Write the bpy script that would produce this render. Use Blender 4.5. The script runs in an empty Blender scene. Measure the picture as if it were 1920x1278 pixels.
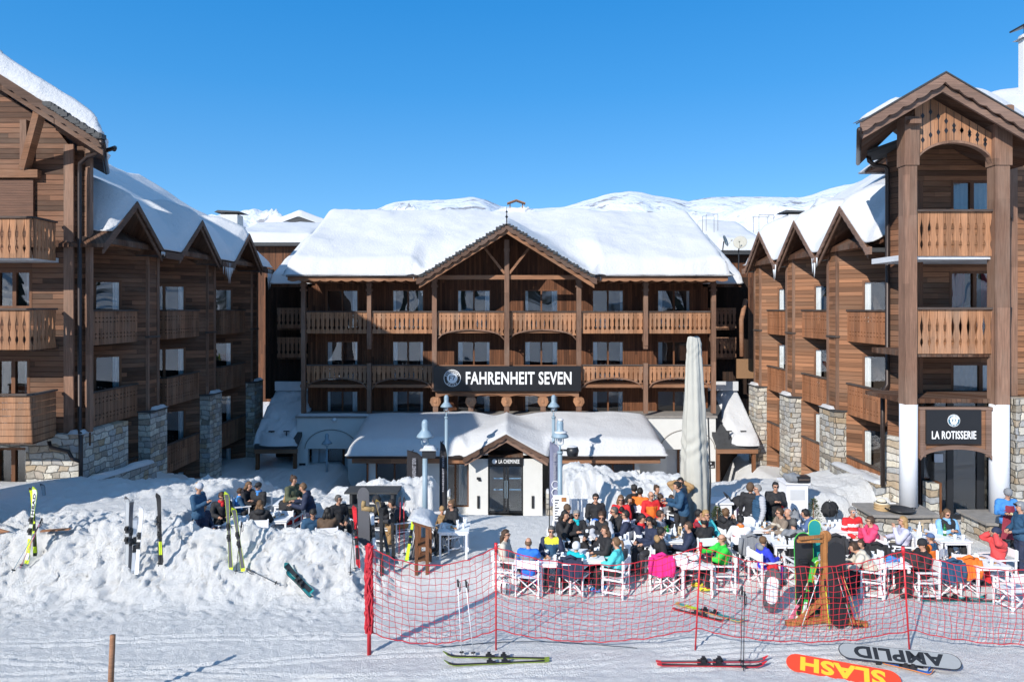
import bpy, bmesh, math, random
import numpy as np
from mathutils import Vector, Matrix, Quaternion
R = math.radians
random.seed(7); rng = np.random.default_rng(7)
scene = bpy.context.scene
# ------------------------------------------------------------------ camera, world, sun, exposure
CAMZ = 6.8; F = 1280.0; HOR = 580.0
cam = bpy.data.objects.new('camera', bpy.data.cameras.new('camera')); scene.collection.objects.link(cam)
cam.location = (0, 0, CAMZ); cam.rotation_euler = (R(90), 0, 0)
cam.data.sensor_width = 36; cam.data.lens = 36*F/1920; cam.data.shift_y = -(639-HOR)/1920
cam.data.clip_start = .1; cam.data.clip_end = 12000
scene.camera = cam
SUN_DIR = Vector((.60, .80, -.56)).normalized()     # direction the light travels
elev = math.asin(-SUN_DIR.z); az = math.atan2(-SUN_DIR.x, -SUN_DIR.y)  # sun position azimuth from +Y, clockwise
world = bpy.data.worlds.new('World'); scene.world = world; world.use_nodes = True
wn = world.node_tree.nodes; wl = world.node_tree.links
sky = wn.new('ShaderNodeTexSky'); sky.sky_type = 'NISHITA'; sky.sun_disc = False
sky.sun_elevation = elev; sky.sun_rotation = az; sky.altitude = 2300; sky.air_density = 1.0; sky.dust_density = 0.0; sky.ozone_density = 2.0
bg = wn['Background']; bg.inputs['Strength'].default_value = .15
hs_ = wn.new('ShaderNodeHueSaturation'); hs_.inputs['Saturation'].default_value = 1.25; hs_.inputs['Hue'].default_value = .495
wl.new(sky.outputs[0], hs_.inputs['Color'])
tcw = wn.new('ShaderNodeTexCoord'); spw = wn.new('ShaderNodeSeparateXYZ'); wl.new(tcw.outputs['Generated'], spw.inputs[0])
rp = wn.new('ShaderNodeValToRGB'); wl.new(spw.outputs[2], rp.inputs[0])      # deep mountain blue, made paler overhead to add soft fill light
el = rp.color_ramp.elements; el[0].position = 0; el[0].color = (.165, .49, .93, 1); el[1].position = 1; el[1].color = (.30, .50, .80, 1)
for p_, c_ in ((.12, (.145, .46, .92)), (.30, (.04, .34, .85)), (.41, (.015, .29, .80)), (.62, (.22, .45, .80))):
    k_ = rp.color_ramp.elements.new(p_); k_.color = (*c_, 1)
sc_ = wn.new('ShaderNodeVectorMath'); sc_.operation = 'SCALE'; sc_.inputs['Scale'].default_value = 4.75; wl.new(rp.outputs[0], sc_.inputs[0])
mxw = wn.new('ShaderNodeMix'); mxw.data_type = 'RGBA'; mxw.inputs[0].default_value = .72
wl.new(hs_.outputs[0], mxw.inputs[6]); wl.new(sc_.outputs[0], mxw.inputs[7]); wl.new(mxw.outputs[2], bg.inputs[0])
sd = bpy.data.lights.new('sun', 'SUN'); sd.energy = 4.1; sd.angle = R(.5); sd.color = (1, .95, .87)
sun = bpy.data.objects.new('sun', sd); scene.collection.objects.link(sun)
sun.rotation_euler = SUN_DIR.to_track_quat('-Z', 'Y').to_euler(); sun.location = (-30, -40, 40)
scene.view_settings.view_transform = 'Standard'; scene.view_settings.look = 'None'
scene.view_settings.exposure = 0.46; scene.view_settings.gamma = 1
scene.cycles.max_bounces = 6; scene.cycles.transparent_max_bounces = 12; scene.cycles.use_denoising = True
scene.cycles.caustics_reflective = False; scene.cycles.caustics_refractive = False

# ------------------------------------------------------------------ small helpers
def XP(px, Y): return (px-960.0)*Y/F
def ZP(py, Y): return CAMZ-(py-HOR)*Y/F
def lerp(a, b, t): return a+(b-a)*t
def tag(o, label=None, cat=None, group=None, kind=None):
    if label: o['label'] = label
    if cat: o['category'] = cat
    if group: o['group'] = group
    if kind: o['kind'] = kind
    return o
def link(o): scene.collection.objects.link(o); return o
def wloc(o):
    v = Vector((0, 0, 0))
    while o is not None:
        v += o.location; o = o.parent
    return v
def thing(name, label, cat, loc=(0, 0, 0), rz=0, group=None):
    o = link(bpy.data.objects.new(name, None)); o.location = loc; o.rotation_euler = (0, 0, rz); o.empty_display_size = .1
    return tag(o, label, cat, group)
_kids = {}
def children(o): return [c for c in _kids.get(o.name, [])]
def regchild(p, c): _kids.setdefault(p.name, []).append(c)
def dup(root, loc, rz=0, label=None, rot=None, group=None):
    def cp(o, par):
        c = link(o.copy())
        if par is not None: c.parent = par; regchild(par, c)
        for ch in children(o): cp(ch, c)
        return c
    r = cp(root, None); r.location = loc; r.rotation_euler = rot if rot else (0, 0, rz)
    if label: r['label'] = label
    if group: r['group'] = group
    return r
XF_ = [None]
class MB:
    def __init__(s): s.v = []; s.f = []; s.m = []; s.cm = 0; s.M = None
    def add(s, vs, fs):
        n = len(s.v)
        if s.M is not None: vs = [tuple(s.M @ Vector(v)) for v in vs]
        if XF_[0] is not None: vs = [tuple(XF_[0] @ Vector(v)) for v in vs]
        s.v += [tuple(v) for v in vs]; s.f += [tuple(i+n for i in f) for f in fs]; s.m += [s.cm]*len(fs); return s
    def box(s, x0, x1, y0, y1, z0, z1):
        return s.add([(x0,y0,z0),(x1,y0,z0),(x1,y1,z0),(x0,y1,z0),(x0,y0,z1),(x1,y0,z1),(x1,y1,z1),(x0,y1,z1)],
                     [(0,3,2,1),(4,5,6,7),(0,1,5,4),(1,2,6,5),(2,3,7,6),(3,0,4,7)])
    def hexa(s, p): return s.add(p, [(0,3,2,1),(4,5,6,7),(0,1,5,4),(1,2,6,5),(2,3,7,6),(3,0,4,7)])
    def prism(s, poly, axis, a, b):
        n = len(poly)
        def P(p, t):
            return (t, p[0], p[1]) if axis == 'x' else (p[0], t, p[1]) if axis == 'y' else (p[0], p[1], t)
        vs = [P(p, a) for p in poly]+[P(p, b) for p in poly]
        fs = [tuple(range(n)), tuple(range(2*n-1, n-1, -1))]+[(i, i+n, (i+1) % n+n, (i+1) % n) for i in range(n)]
        return s.add(vs, fs)
    def beam(s, p, q, w, h, up=(0, 0, 1)):
        p = Vector(p); q = Vector(q); d = (q-p).normalized(); up = Vector(up)
        a = d.cross(up)
        if a.length < 1e-4: a = d.cross(Vector((0, 1, 0)))
        a.normalize(); b = a.cross(d).normalized(); a *= w/2; b *= h/2
        return s.hexa([p-a-b, p+a-b, q+a-b, q-a-b, p-a+b, p+a+b, q+a+b, q-a+b])
    def tube(s, pts, r, n=8, cap=True):
        pts = [Vector(p) for p in pts]; k = len(pts)
        rs = r if isinstance(r, (list, tuple)) else [r]*k
        vs = []; prev = None
        for i, p in enumerate(pts):
            d = (pts[min(i+1, k-1)]-pts[max(i-1, 0)])
            d = d.normalized() if d.length > 1e-9 else Vector((0, 0, 1))
            if prev is None:
                a = d.orthogonal().normalized()
            else:
                a = (prev-d*prev.dot(d))
                a = a.normalized() if a.length > 1e-6 else d.orthogonal().normalized()
            prev = a; b = d.cross(a)
            for j in range(n):
                t = 2*math.pi*j/n; vs.append(p+(a*math.cos(t)+b*math.sin(t))*rs[i])
        fs = [(i*n+j, i*n+(j+1) % n, (i+1)*n+(j+1) % n, (i+1)*n+j) for i in range(k-1) for j in range(n)]
        if cap: fs += [tuple(range(n-1, -1, -1)), tuple((k-1)*n+j for j in range(n))]
        return s.add(vs, fs)
    def lathe(s, prof, c=(0, 0, 0), n=16, sx=1, sy=1):
        vs = []; k = len(prof)
        for r, z in prof:
            for j in range(n):
                t = 2*math.pi*j/n; vs.append((c[0]+r*sx*math.cos(t), c[1]+r*sy*math.sin(t), c[2]+z))
        fs = [(i*n+j, i*n+(j+1) % n, (i+1)*n+(j+1) % n, (i+1)*n+j) for i in range(k-1) for j in range(n)]
        fs += [tuple(range(n-1, -1, -1)), tuple((k-1)*n+j for j in range(n))]
        return s.add(vs, fs)
    def ell(s, c, r, n=12, m=8, rot=None):
        vs = []; c = Vector(c)
        for i in range(m+1):
            ph = math.pi*i/m
            for j in range(n):
                t = 2*math.pi*j/n
                v = Vector((r[0]*math.sin(ph)*math.cos(t), r[1]*math.sin(ph)*math.sin(t), -r[2]*math.cos(ph)))
                if rot is not None: v = rot @ v
                vs.append(c+v)
        fs = [(i*n+j, i*n+(j+1) % n, (i+1)*n+(j+1) % n, (i+1)*n+j) for i in range(m) for j in range(n)]
        return s.add(vs, fs)
    def build(s, name, mat, parent=None, smooth=False, local=False):
        me = bpy.data.meshes.new(name)
        off = wloc(parent) if (parent is not None and not local) else Vector((0, 0, 0))
        me.from_pydata([(v[0]-off.x, v[1]-off.y, v[2]-off.z) for v in s.v], [], s.f)
        mats = mat if isinstance(mat, (list, tuple)) else [mat]
        for m in mats: me.materials.append(m)
        if len(mats) > 1: me.polygons.foreach_set('material_index', s.m)
        if smooth: me.polygons.foreach_set('use_smooth', [True]*len(me.polygons))
        me.update()
        o = link(bpy.data.objects.new(name, me))
        if parent is not None: o.parent = parent; regchild(parent, o)
        return o
def np_mesh(name, V, Fq, mats, parent=None, smooth=True, mi=None):
    me = bpy.data.meshes.new(name)
    if parent is not None: V = V-np.array(wloc(parent))
    me.from_pydata(V.tolist(), [], Fq.tolist() if hasattr(Fq, 'tolist') else Fq)
    for m in (mats if isinstance(mats, list) else [mats]): me.materials.append(m)
    if mi is not None: me.polygons.foreach_set('material_index', mi)
    if smooth: me.polygons.foreach_set('use_smooth', [True]*len(me.polygons))
    me.update(); o = link(bpy.data.objects.new(name, me))
    if parent is not None: o.parent = parent; regchild(parent, o)
    return o

# ------------------------------------------------------------------ numpy noise
def _hash(ix, iy, seed=0):
    n = (ix.astype(np.int64)*374761393+iy.astype(np.int64)*668265263+seed*974634777) & 0x7fffffff
    n = ((n ^ (n >> 13))*1274126177) & 0x7fffffff
    n = (n ^ (n >> 16)) & 0xffffff
    return n/float(0xffffff)
def vnoise(x, y, seed=0):
    ix = np.floor(x); iy = np.floor(y); fx = x-ix; fy = y-iy
    fx = fx*fx*fx*(fx*(fx*6-15)+10); fy = fy*fy*fy*(fy*(fy*6-15)+10)
    a = _hash(ix, iy, seed); b = _hash(ix+1, iy, seed); c = _hash(ix, iy+1, seed); d = _hash(ix+1, iy+1, seed)
    return (a*(1-fx)+b*fx)*(1-fy)+(c*(1-fx)+d*fx)*fy-.5
def fbm(x, y, sc, oc=4, seed=0, g=.5):
    r = 0; a = 1
    for i in range(oc):
        r = r+a*vnoise(x*sc+i*17.3, y*sc-i*9.1, seed+i); a *= g; sc = sc*2.03
    return r
def lumps(x, y, cell, seed=0, dens=.8):
    u = x/cell; v = y/cell; ix = np.floor(u); iy = np.floor(v); out = np.zeros_like(u)
    for dx in (-1, 0, 1):
        for dy in (-1, 0, 1):
            cx = ix+dx; cy = iy+dy
            px = cx+_hash(cx, cy, seed); py = cy+_hash(cx, cy, seed+5)
            r = (.35+.55*_hash(cx, cy, seed+9))*(_hash(cx, cy, seed+3) < dens)
            d2 = (u-px)**2+(v-py)**2
            out = np.maximum(out, np.sqrt(np.maximum(r*r-d2, 0)))
    return out*cell
def sstep(a, b, x):
    t = np.clip((x-a)/(b-a), 0, 1); return t*t*(3-2*t)

# ------------------------------------------------------------------ materials
_m = {}
def newmat(name):
    m = bpy.data.materials.new(name); m.use_nodes = True
    nt = m.node_tree; b = nt.nodes['Principled BSDF']; return m, nt, b
def setp(b, color=None, rough=None, metal=None, spec=None):
    if color is not None: b.inputs['Base Color'].default_value = (*color[:3], 1)
    if rough is not None: b.inputs['Roughness'].default_value = rough
    if metal is not None: b.inputs['Metallic'].default_value = metal
    if spec is not None: b.inputs['Specular IOR Level'].default_value = spec
def nd(nt, t, **k):
    n = nt.nodes.new(t)
    for a, v in k.items(): setattr(n, a, v)
    return n
def math_(nt, op, a, b=None, c=None):
    n = nt.nodes.new('ShaderNodeMath'); n.operation = op
    for i, v in enumerate((a, b, c)):
        if v is None: continue
        if isinstance(v, (int, float)): n.inputs[i].default_value = v
        else: nt.links.new(v, n.inputs[i])
    return n.outputs[0]
def mixc(nt, fac, a, b, mode='MIX'):
    n = nt.nodes.new('ShaderNodeMix'); n.data_type = 'RGBA'; n.blend_type = mode
    for i, v in ((0, fac), (6, a), (7, b)):
        if isinstance(v, (int, float)): n.inputs[i].default_value = v
        elif isinstance(v, tuple): n.inputs[i].default_value = (*v[:3], 1)
        else: nt.links.new(v, n.inputs[i])
    return n.outputs[2]
def noise(nt, vec, scale, detail=3, rough=.5):
    n = nt.nodes.new('ShaderNodeTexNoise'); n.inputs['Scale'].default_value = scale
    n.inputs['Detail'].default_value = detail; n.inputs['Roughness'].default_value = rough
    if vec is not None: nt.links.new(vec, n.inputs['Vector'])
    return n.outputs[0]
def vec3(nt, x, y, z):
    n = nt.nodes.new('ShaderNodeCombineXYZ')
    for i, v in enumerate((x, y, z)):
        if isinstance(v, (int, float)): n.inputs[i].default_value = v
        else: nt.links.new(v, n.inputs[i])
    return n.outputs[0]
def bump(nt, b, h, strength, dist):
    n = nt.nodes.new('ShaderNodeBump'); n.inputs['Strength'].default_value = strength; n.inputs['Distance'].default_value = dist
    nt.links.new(h, n.inputs['Height']); nt.links.new(n.outputs[0], b.inputs['Normal'])
def pm(name, color, rough=.6, metal=0, spec=.5, var=.12, vs=12, bs=0.0, bsc=60):
    """plain coloured material with a little procedural variation"""
    if name in _m: return _m[name]
    m, nt, b = newmat(name); setp(b, color, rough, metal, spec)
    tc = nt.nodes.new('ShaderNodeTexCoord').outputs['Object']
    f = noise(nt, tc, vs, 3)
    dk = tuple(c*(1-var) for c in color); lt = tuple(min(1, c*(1+var)) for c in color)
    nt.links.new(mixc(nt, f, dk, lt), b.inputs['Base Color'])
    if bs: bump(nt, b, noise(nt, tc, bsc, 4), bs, .01)
    _m[name] = m; return m
def wood(name, col, pitch=.16, vert=False, var=.45, rough=.75, groove=.0, weather=(.30, .26, .22), wf=.35):
    """boards: plank grooves, a tint per board, long grain streaks, greyed patches"""
    m, nt, b = newmat(name); L = nt.links
    pos = nt.nodes.new('ShaderNodeNewGeometry').outputs['Position']
    sp = nt.nodes.new('ShaderNodeSeparateXYZ'); L.new(pos, sp.inputs[0])
    u = math_(nt, 'ADD', sp.outputs[0], math_(nt, 'MULTIPLY', sp.outputs[1], 1.013)); w = sp.outputs[2]
    along, across = (w, u) if vert else (u, w)
    v = math_(nt, 'DIVIDE', across, pitch)
    idx = math_(nt, 'FLOOR', v); fr = math_(nt, 'FRACT', v)
    seg = math_(nt, 'FLOOR', math_(nt, 'ADD', math_(nt, 'DIVIDE', along, 3.1), math_(nt, 'MULTIPLY', idx, .37)))
    wnz = nd(nt, 'ShaderNodeTexWhiteNoise', noise_dimensions='2D'); L.new(vec3(nt, idx, seg, 0), wnz.inputs['Vector'])
    g1 = noise(nt, vec3(nt, math_(nt, 'MULTIPLY', along, 1.4), math_(nt, 'MULTIPLY', across, 38), idx), 1.0, 4, .6)
    g2 = noise(nt, vec3(nt, math_(nt, 'MULTIPLY', along, .5), math_(nt, 'MULTIPLY', across, 1.2), 3.3), 1.0, 4, .6)
    dark = tuple(c*(1-var) for c in col); lite = tuple(min(1, c*(1+var)) for c in col)
    c1 = mixc(nt, wnz.outputs[0], dark, lite)
    gr = nt.nodes.new('ShaderNodeMapRange'); gr.inputs[1].default_value = .3; gr.inputs[2].default_value = .72; gr.inputs[3].default_value = .55; gr.inputs[4].default_value = 1.25
    L.new(g1, gr.inputs[0])
    c2 = mixc(nt, 1.0, c1, vec3(nt, gr.outputs[0], gr.outputs[0], gr.outputs[0]), 'MULTIPLY')
    wr = nt.nodes.new('ShaderNodeMapRange'); wr.inputs[1].default_value = .45; wr.inputs[2].default_value = .75; wr.inputs[4].default_value = wf
    L.new(g2, wr.inputs[0])
    c3 = mixc(nt, wr.outputs[0], c2, weather)
    e = math_(nt, 'ABSOLUTE', math_(nt, 'SUBTRACT', fr, .5))
    ge = nt.nodes.new('ShaderNodeMapRange'); ge.inputs[1].default_value = .42; ge.inputs[2].default_value = .49; ge.inputs[3].default_value = 0; ge.inputs[4].default_value = 1
    L.new(e, ge.inputs[0])
    if groove:
        c3 = mixc(nt, math_(nt, 'MULTIPLY', ge.outputs[0], groove), c3, tuple(c*.25 for c in col))
    L.new(c3, b.inputs['Base Color']); setp(b, None, rough, 0, .3)
    h = math_(nt, 'SUBTRACT', math_(nt, 'MULTIPLY', g1, .25), ge.outputs[0] if groove else 0.0)
    bump(nt, b, h, .8, .012)
    return m
M = {}
M['wall_h'] = wood('shade_toned_horizontal_boards', (.16, .074, .040), .17, False, .6, .7, .9, (.19, .14, .105), .4)  # darker copy of the boards, with shade put into the colour
M['wall_hr'] = wood('sun_toned_horizontal_boards', (.25, .115, .058), .17, False, .5, .7, .9, (.24, .175, .125), .45)  # lighter copy of the same boards, with sunlight put into the colour
M['wall_v'] = wood('stained_vertical_boards', (.135, .053, .024), .13, True, .4, .7, .85, (.16, .08, .05), .25)
M['post'] = wood('weathered_post_wood', (.215, .12, .08), .5, True, .28, .75, 0, (.30, .23, .18), .4)
M['beam'] = wood('weathered_beam_wood', (.28, .135, .072), .5, False, .2, .75, 0, (.28, .20, .15), .35)
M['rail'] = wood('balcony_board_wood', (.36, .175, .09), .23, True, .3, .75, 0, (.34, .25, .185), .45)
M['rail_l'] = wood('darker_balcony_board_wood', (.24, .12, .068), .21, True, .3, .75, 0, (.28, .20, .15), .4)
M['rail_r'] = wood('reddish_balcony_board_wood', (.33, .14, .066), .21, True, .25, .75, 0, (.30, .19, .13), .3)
M['cap'] = wood('grey_rail_cap_wood', (.085, .062, .052), .5, False, .2, .8, 0, (.16, .14, .13), .5)
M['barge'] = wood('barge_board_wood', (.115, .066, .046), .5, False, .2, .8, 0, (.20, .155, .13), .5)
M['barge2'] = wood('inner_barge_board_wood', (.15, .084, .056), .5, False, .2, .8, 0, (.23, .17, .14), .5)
M['barge_r'] = wood('sunlit_barge_board_wood', (.22, .135, .10), .5, False, .2, .8, 0, (.26, .18, .145), .4)  # lighter copy of the barge boards, sunlight put into the colour
M['soffit'] = wood('soffit_boards', (.10, .045, .024), .15, True, .3, .8, .7)
M['frame'] = wood('window_frame_wood', (.17, .072, .033), .5, True, .15, .55, 0, (.2, .1, .05), .2)
M['door_o'] = wood('orange_door_wood', (.36, .125, .035), .5, True, .15, .5, 0, (.3, .12, .05), .2)
M['rackwood'] = wood('orange_rack_wood', (.42, .18, .06), .5, True, .15, .55, 0, (.36, .17, .08), .3)
M['slate'] = pm('dark_slate', (.045, .047, .05), .7, var=.4, vs=6, bs=.5, bsc=14)
M['render'] = pm('grey_white_render', (.62, .62, .60), .85, var=.05, vs=3, bs=.15, bsc=90)
M['column'] = pm('white_painted_column', (.72, .74, .78), .7, var=.04, vs=3)
M['band'] = pm('white_concrete_band', (.55, .56, .58), .85, var=.1, vs=4)
M['black'] = pm('black_metal', (.016, .017, .02), .4, var=.3)
M['signblack'] = pm('black_sign_board', (.012, .012, .014), .35, var=.1)
M['signwhite'] = pm('white_sign_lettering', (.85, .85, .85), .5, var=.02)
M['pipe'] = pm('dark_brown_pipe', (.045, .032, .028), .4, metal=.4, var=.3)
M['copper'] = pm('copper_pipe', (.22, .09, .05), .45, metal=.6, var=.3)
M['lamp'] = pm('blue_grey_lamp_paint', (.24, .33, .40), .45, var=.08, spec=.5)
M['lampglass'] = pm('frosted_lamp_glass', (.75, .78, .8), .3, var=.03)
M['white'] = pm('white_painted_wood', (.80, .80, .82), .5, var=.04, vs=20)
M['canvas'] = pm('white_canvas', (.76, .76, .79), .85, var=.05, vs=9, bs=.3, bsc=25)
M['icemat'] = None
M['cloth_umb'] = pm('beige_grey_cover_cloth', (.44, .43, .385), .85, var=.08, vs=2.5, bs=.6, bsc=6)
M['netred'] = pm('red_net_cord', (.50, .02, .035), .6, var=.1)
M['polered'] = pm('red_plastic_pole', (.60, .025, .035), .35, var=.1)
M['curtain'] = pm('white_curtain', (.88, .89, .90), .9, var=.1, vs=8)
M['redcurtain'] = pm('dark_red_curtain', (.30, .02, .04), .9, var=.2, vs=8)
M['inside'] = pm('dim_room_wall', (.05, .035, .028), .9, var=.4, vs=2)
M['terr'] = pm('dark_slate_floor', (.12, .12, .13), .9, var=.2)
M['stonecap'] = pm('flat_cap_stone', (.26, .24, .22), .85, var=.3, vs=5, bs=.5, bsc=20)

def stone_mat():
    m, nt, b = newmat('dry_laid_mixed_stone'); L = nt.links
    pos = nt.nodes.new('ShaderNodeNewGeometry').outputs['Position']
    sp = nt.nodes.new('ShaderNodeSeparateXYZ'); L.new(pos, sp.inputs[0])
    u = math_(nt, 'ADD', sp.outputs[0], math_(nt, 'MULTIPLY', sp.outputs[1], 1.013))
    nz = noise(nt, pos, 2.2, 3); nz2 = noise(nt, vec3(nt, sp.outputs[2], u, 4.0), 3.0, 3)
    w = math_(nt, 'ADD', math_(nt, 'MULTIPLY', sp.outputs[2], 4.6), math_(nt, 'MULTIPLY', math_(nt, 'SUBTRACT', nz, .5), 1.1))
    row = math_(nt, 'FLOOR', w); fw = math_(nt, 'FRACT', w)
    wr_ = nd(nt, 'ShaderNodeTexWhiteNoise', noise_dimensions='1D'); L.new(row, wr_.inputs['W'])
    uu = math_(nt, 'ADD', math_(nt, 'MULTIPLY', math_(nt, 'ADD', u, math_(nt, 'MULTIPLY', nz2, .3)), math_(nt, 'ADD', 1.5, math_(nt, 'MULTIPLY', wr_.outputs[0], 2.2))), math_(nt, 'MULTIPLY', row, 7.31))
    col_ = math_(nt, 'FLOOR', uu); fu = math_(nt, 'FRACT', uu)
    cw = nd(nt, 'ShaderNodeTexWhiteNoise', noise_dimensions='2D'); L.new(vec3(nt, row, col_, 0), cw.inputs['Vector'])
    sc = nt.nodes.new('ShaderNodeSeparateColor'); L.new(cw.outputs['Color'], sc.inputs[0])
    e1 = math_(nt, 'SUBTRACT', .5, math_(nt, 'ABSOLUTE', math_(nt, 'SUBTRACT', fw, .5)))
    e2 = math_(nt, 'MULTIPLY', math_(nt, 'SUBTRACT', .5, math_(nt, 'ABSOLUTE', math_(nt, 'SUBTRACT', fu, .5))), 1.7)
    edd = math_(nt, 'MINIMUM', e1, e2)
    cr = nt.nodes.new('ShaderNodeValToRGB'); L.new(sc.outputs[0], cr.inputs[0])
    e = cr.color_ramp.elements; e[0].color = (.25, .22, .18, 1); e[1].color = (.52, .50, .46, 1)
    for p, c in ((.3, (.46, .45, .42, 1)), (.5, (.38, .29, .19, 1)), (.7, (.34, .35, .36, 1)), (.85, (.58, .54, .45, 1))):
        k = cr.color_ramp.elements.new(p); k.color = c
    n1 = noise(nt, pos, 9, 5, .65)
    c = mixc(nt, .55, cr.outputs[0], vec3(nt, n1, n1, n1), 'OVERLAY')
    mr = nt.nodes.new('ShaderNodeMapRange'); mr.inputs[1].default_value = .01; mr.inputs[2].default_value = .06; mr.inputs[3].default_value = .3; L.new(edd, mr.inputs[0])
    c = mixc(nt, mr.outputs[0], (.13, .12, .105), c)
    L.new(c, b.inputs['Base Color']); setp(b, None, .85, 0, .3)
    mr2 = nt.nodes.new('ShaderNodeMapRange'); mr2.inputs[1].default_value = 0; mr2.inputs[2].default_value = .12; L.new(edd, mr2.inputs[0])
    h = math_(nt, 'ADD', mr2.outputs[0], math_(nt, 'ADD', math_(nt, 'MULTIPLY', sc.outputs[1], .8), math_(nt, 'MULTIPLY', n1, .6)))
    bump(nt, b, h, 1.0, .035)
    return m
M['stone'] = stone_mat()

def snow_mat(name, grain, big=.0, col=(.94, .94, .94)):
    m, nt, b = newmat(name); L = nt.links
    pos = nt.nodes.new('ShaderNodeNewGeometry').outputs['Position']
    n1 = noise(nt, pos, 1.3, 4); c = mixc(nt, n1, tuple(x*.94 for x in col), tuple(min(1, x*1.03) for x in col))
    L.new(c, b.inputs['Base Color']); setp(b, None, .55, 0, .25)
    h = math_(nt, 'ADD', math_(nt, 'MULTIPLY', noise(nt, pos, 9, 3, .6), big), math_(nt, 'MULTIPLY', noise(nt, pos, 30, 4, .8), grain))
    bump(nt, b, h, 1.0, .1)
    return m
M['snow_roof'] = snow_mat('smooth_roof_snow', .14, .30, (.60, .605, .62))
M['snow_gnd'] = snow_mat('granular_piste_snow', .9, .2)
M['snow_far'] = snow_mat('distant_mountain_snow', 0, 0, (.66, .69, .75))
def far_rocks(m):
    nt = m.node_tree; b = nt.nodes['Principled BSDF']; L = nt.links; pos = nt.nodes.new('ShaderNodeNewGeometry')
    sp = nt.nodes.new('ShaderNodeSeparateXYZ'); L.new(pos.outputs['Normal'], sp.inputs[0])
    n = noise(nt, pos.outputs['Position'], .013, 8, .7); mr = nt.nodes.new('ShaderNodeMapRange'); mr.inputs[1].default_value = .56; mr.inputs[2].default_value = .62
    L.new(n, mr.inputs[0]); old = b.inputs['Base Color'].links[0].from_socket
    L.new(mixc(nt, math_(nt, 'MULTIPLY', mr.outputs[0], .8), old, (.16, .15, .16)), b.inputs['Base Color'])
    n2 = noise(nt, pos.outputs['Position'], .02, 6, .6); bump(nt, b, n2, 1.0, 14)
far_rocks(M['snow_far'])

def glass_mat(name, tint=(.94, .97, .98), ior=1.95, wob=.07):
    m, nt, b = newmat(name); L = nt.links
    nt.nodes.remove(b); out = nt.nodes['Material Output']
    fr = nt.nodes.new('ShaderNodeFresnel'); fr.inputs[0].default_value = ior
    gl = nt.nodes.new('ShaderNodeBsdfGlossy'); gl.inputs['Roughness'].default_value = .015; gl.inputs['Color'].default_value = (.95, .97, 1, 1)
    tr = nt.nodes.new('ShaderNodeBsdfTransparent'); tr.inputs[0].default_value = (*tint, 1)
    mx = nt.nodes.new('ShaderNodeMixShader')
    pos = nt.nodes.new('ShaderNodeNewGeometry').outputs['Position']
    bp = nt.nodes.new('ShaderNodeBump'); bp.inputs['Strength'].default_value = 1; bp.inputs['Distance'].default_value = wob
    L.new(noise(nt, pos, .45, .5), bp.inputs['Height']); L.new(bp.outputs[0], gl.inputs['Normal'])
    fac = math_(nt, 'MINIMUM', math_(nt, 'MULTIPLY', fr.outputs[0], 1.25), 1.0)
    L.new(fac, mx.inputs[0]); L.new(tr.outputs[0], mx.inputs[1]); L.new(gl.outputs[0], mx.inputs[2]); L.new(mx.outputs[0], out.inputs[0])
    return m
M['wall_d'] = wood('shade_dark_boards', (.035, .018, .011), .14, True, .4, .8, .7, (.05, .035, .03), .3)  # shade of the building gaps is put into the board colour
M['glass'] = glass_mat('window_glass')
def ice_mat():
    m, nt, b = newmat('clear_icicle_ice'); setp(b, (.85, .9, .95), .08, 0, .6); b.inputs['Alpha'].default_value = .8
    return m
M['ice'] = ice_mat()
M['drink'] = pm('clear_drinking_glass', (.6, .66, .66), .1, var=.1)
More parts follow.
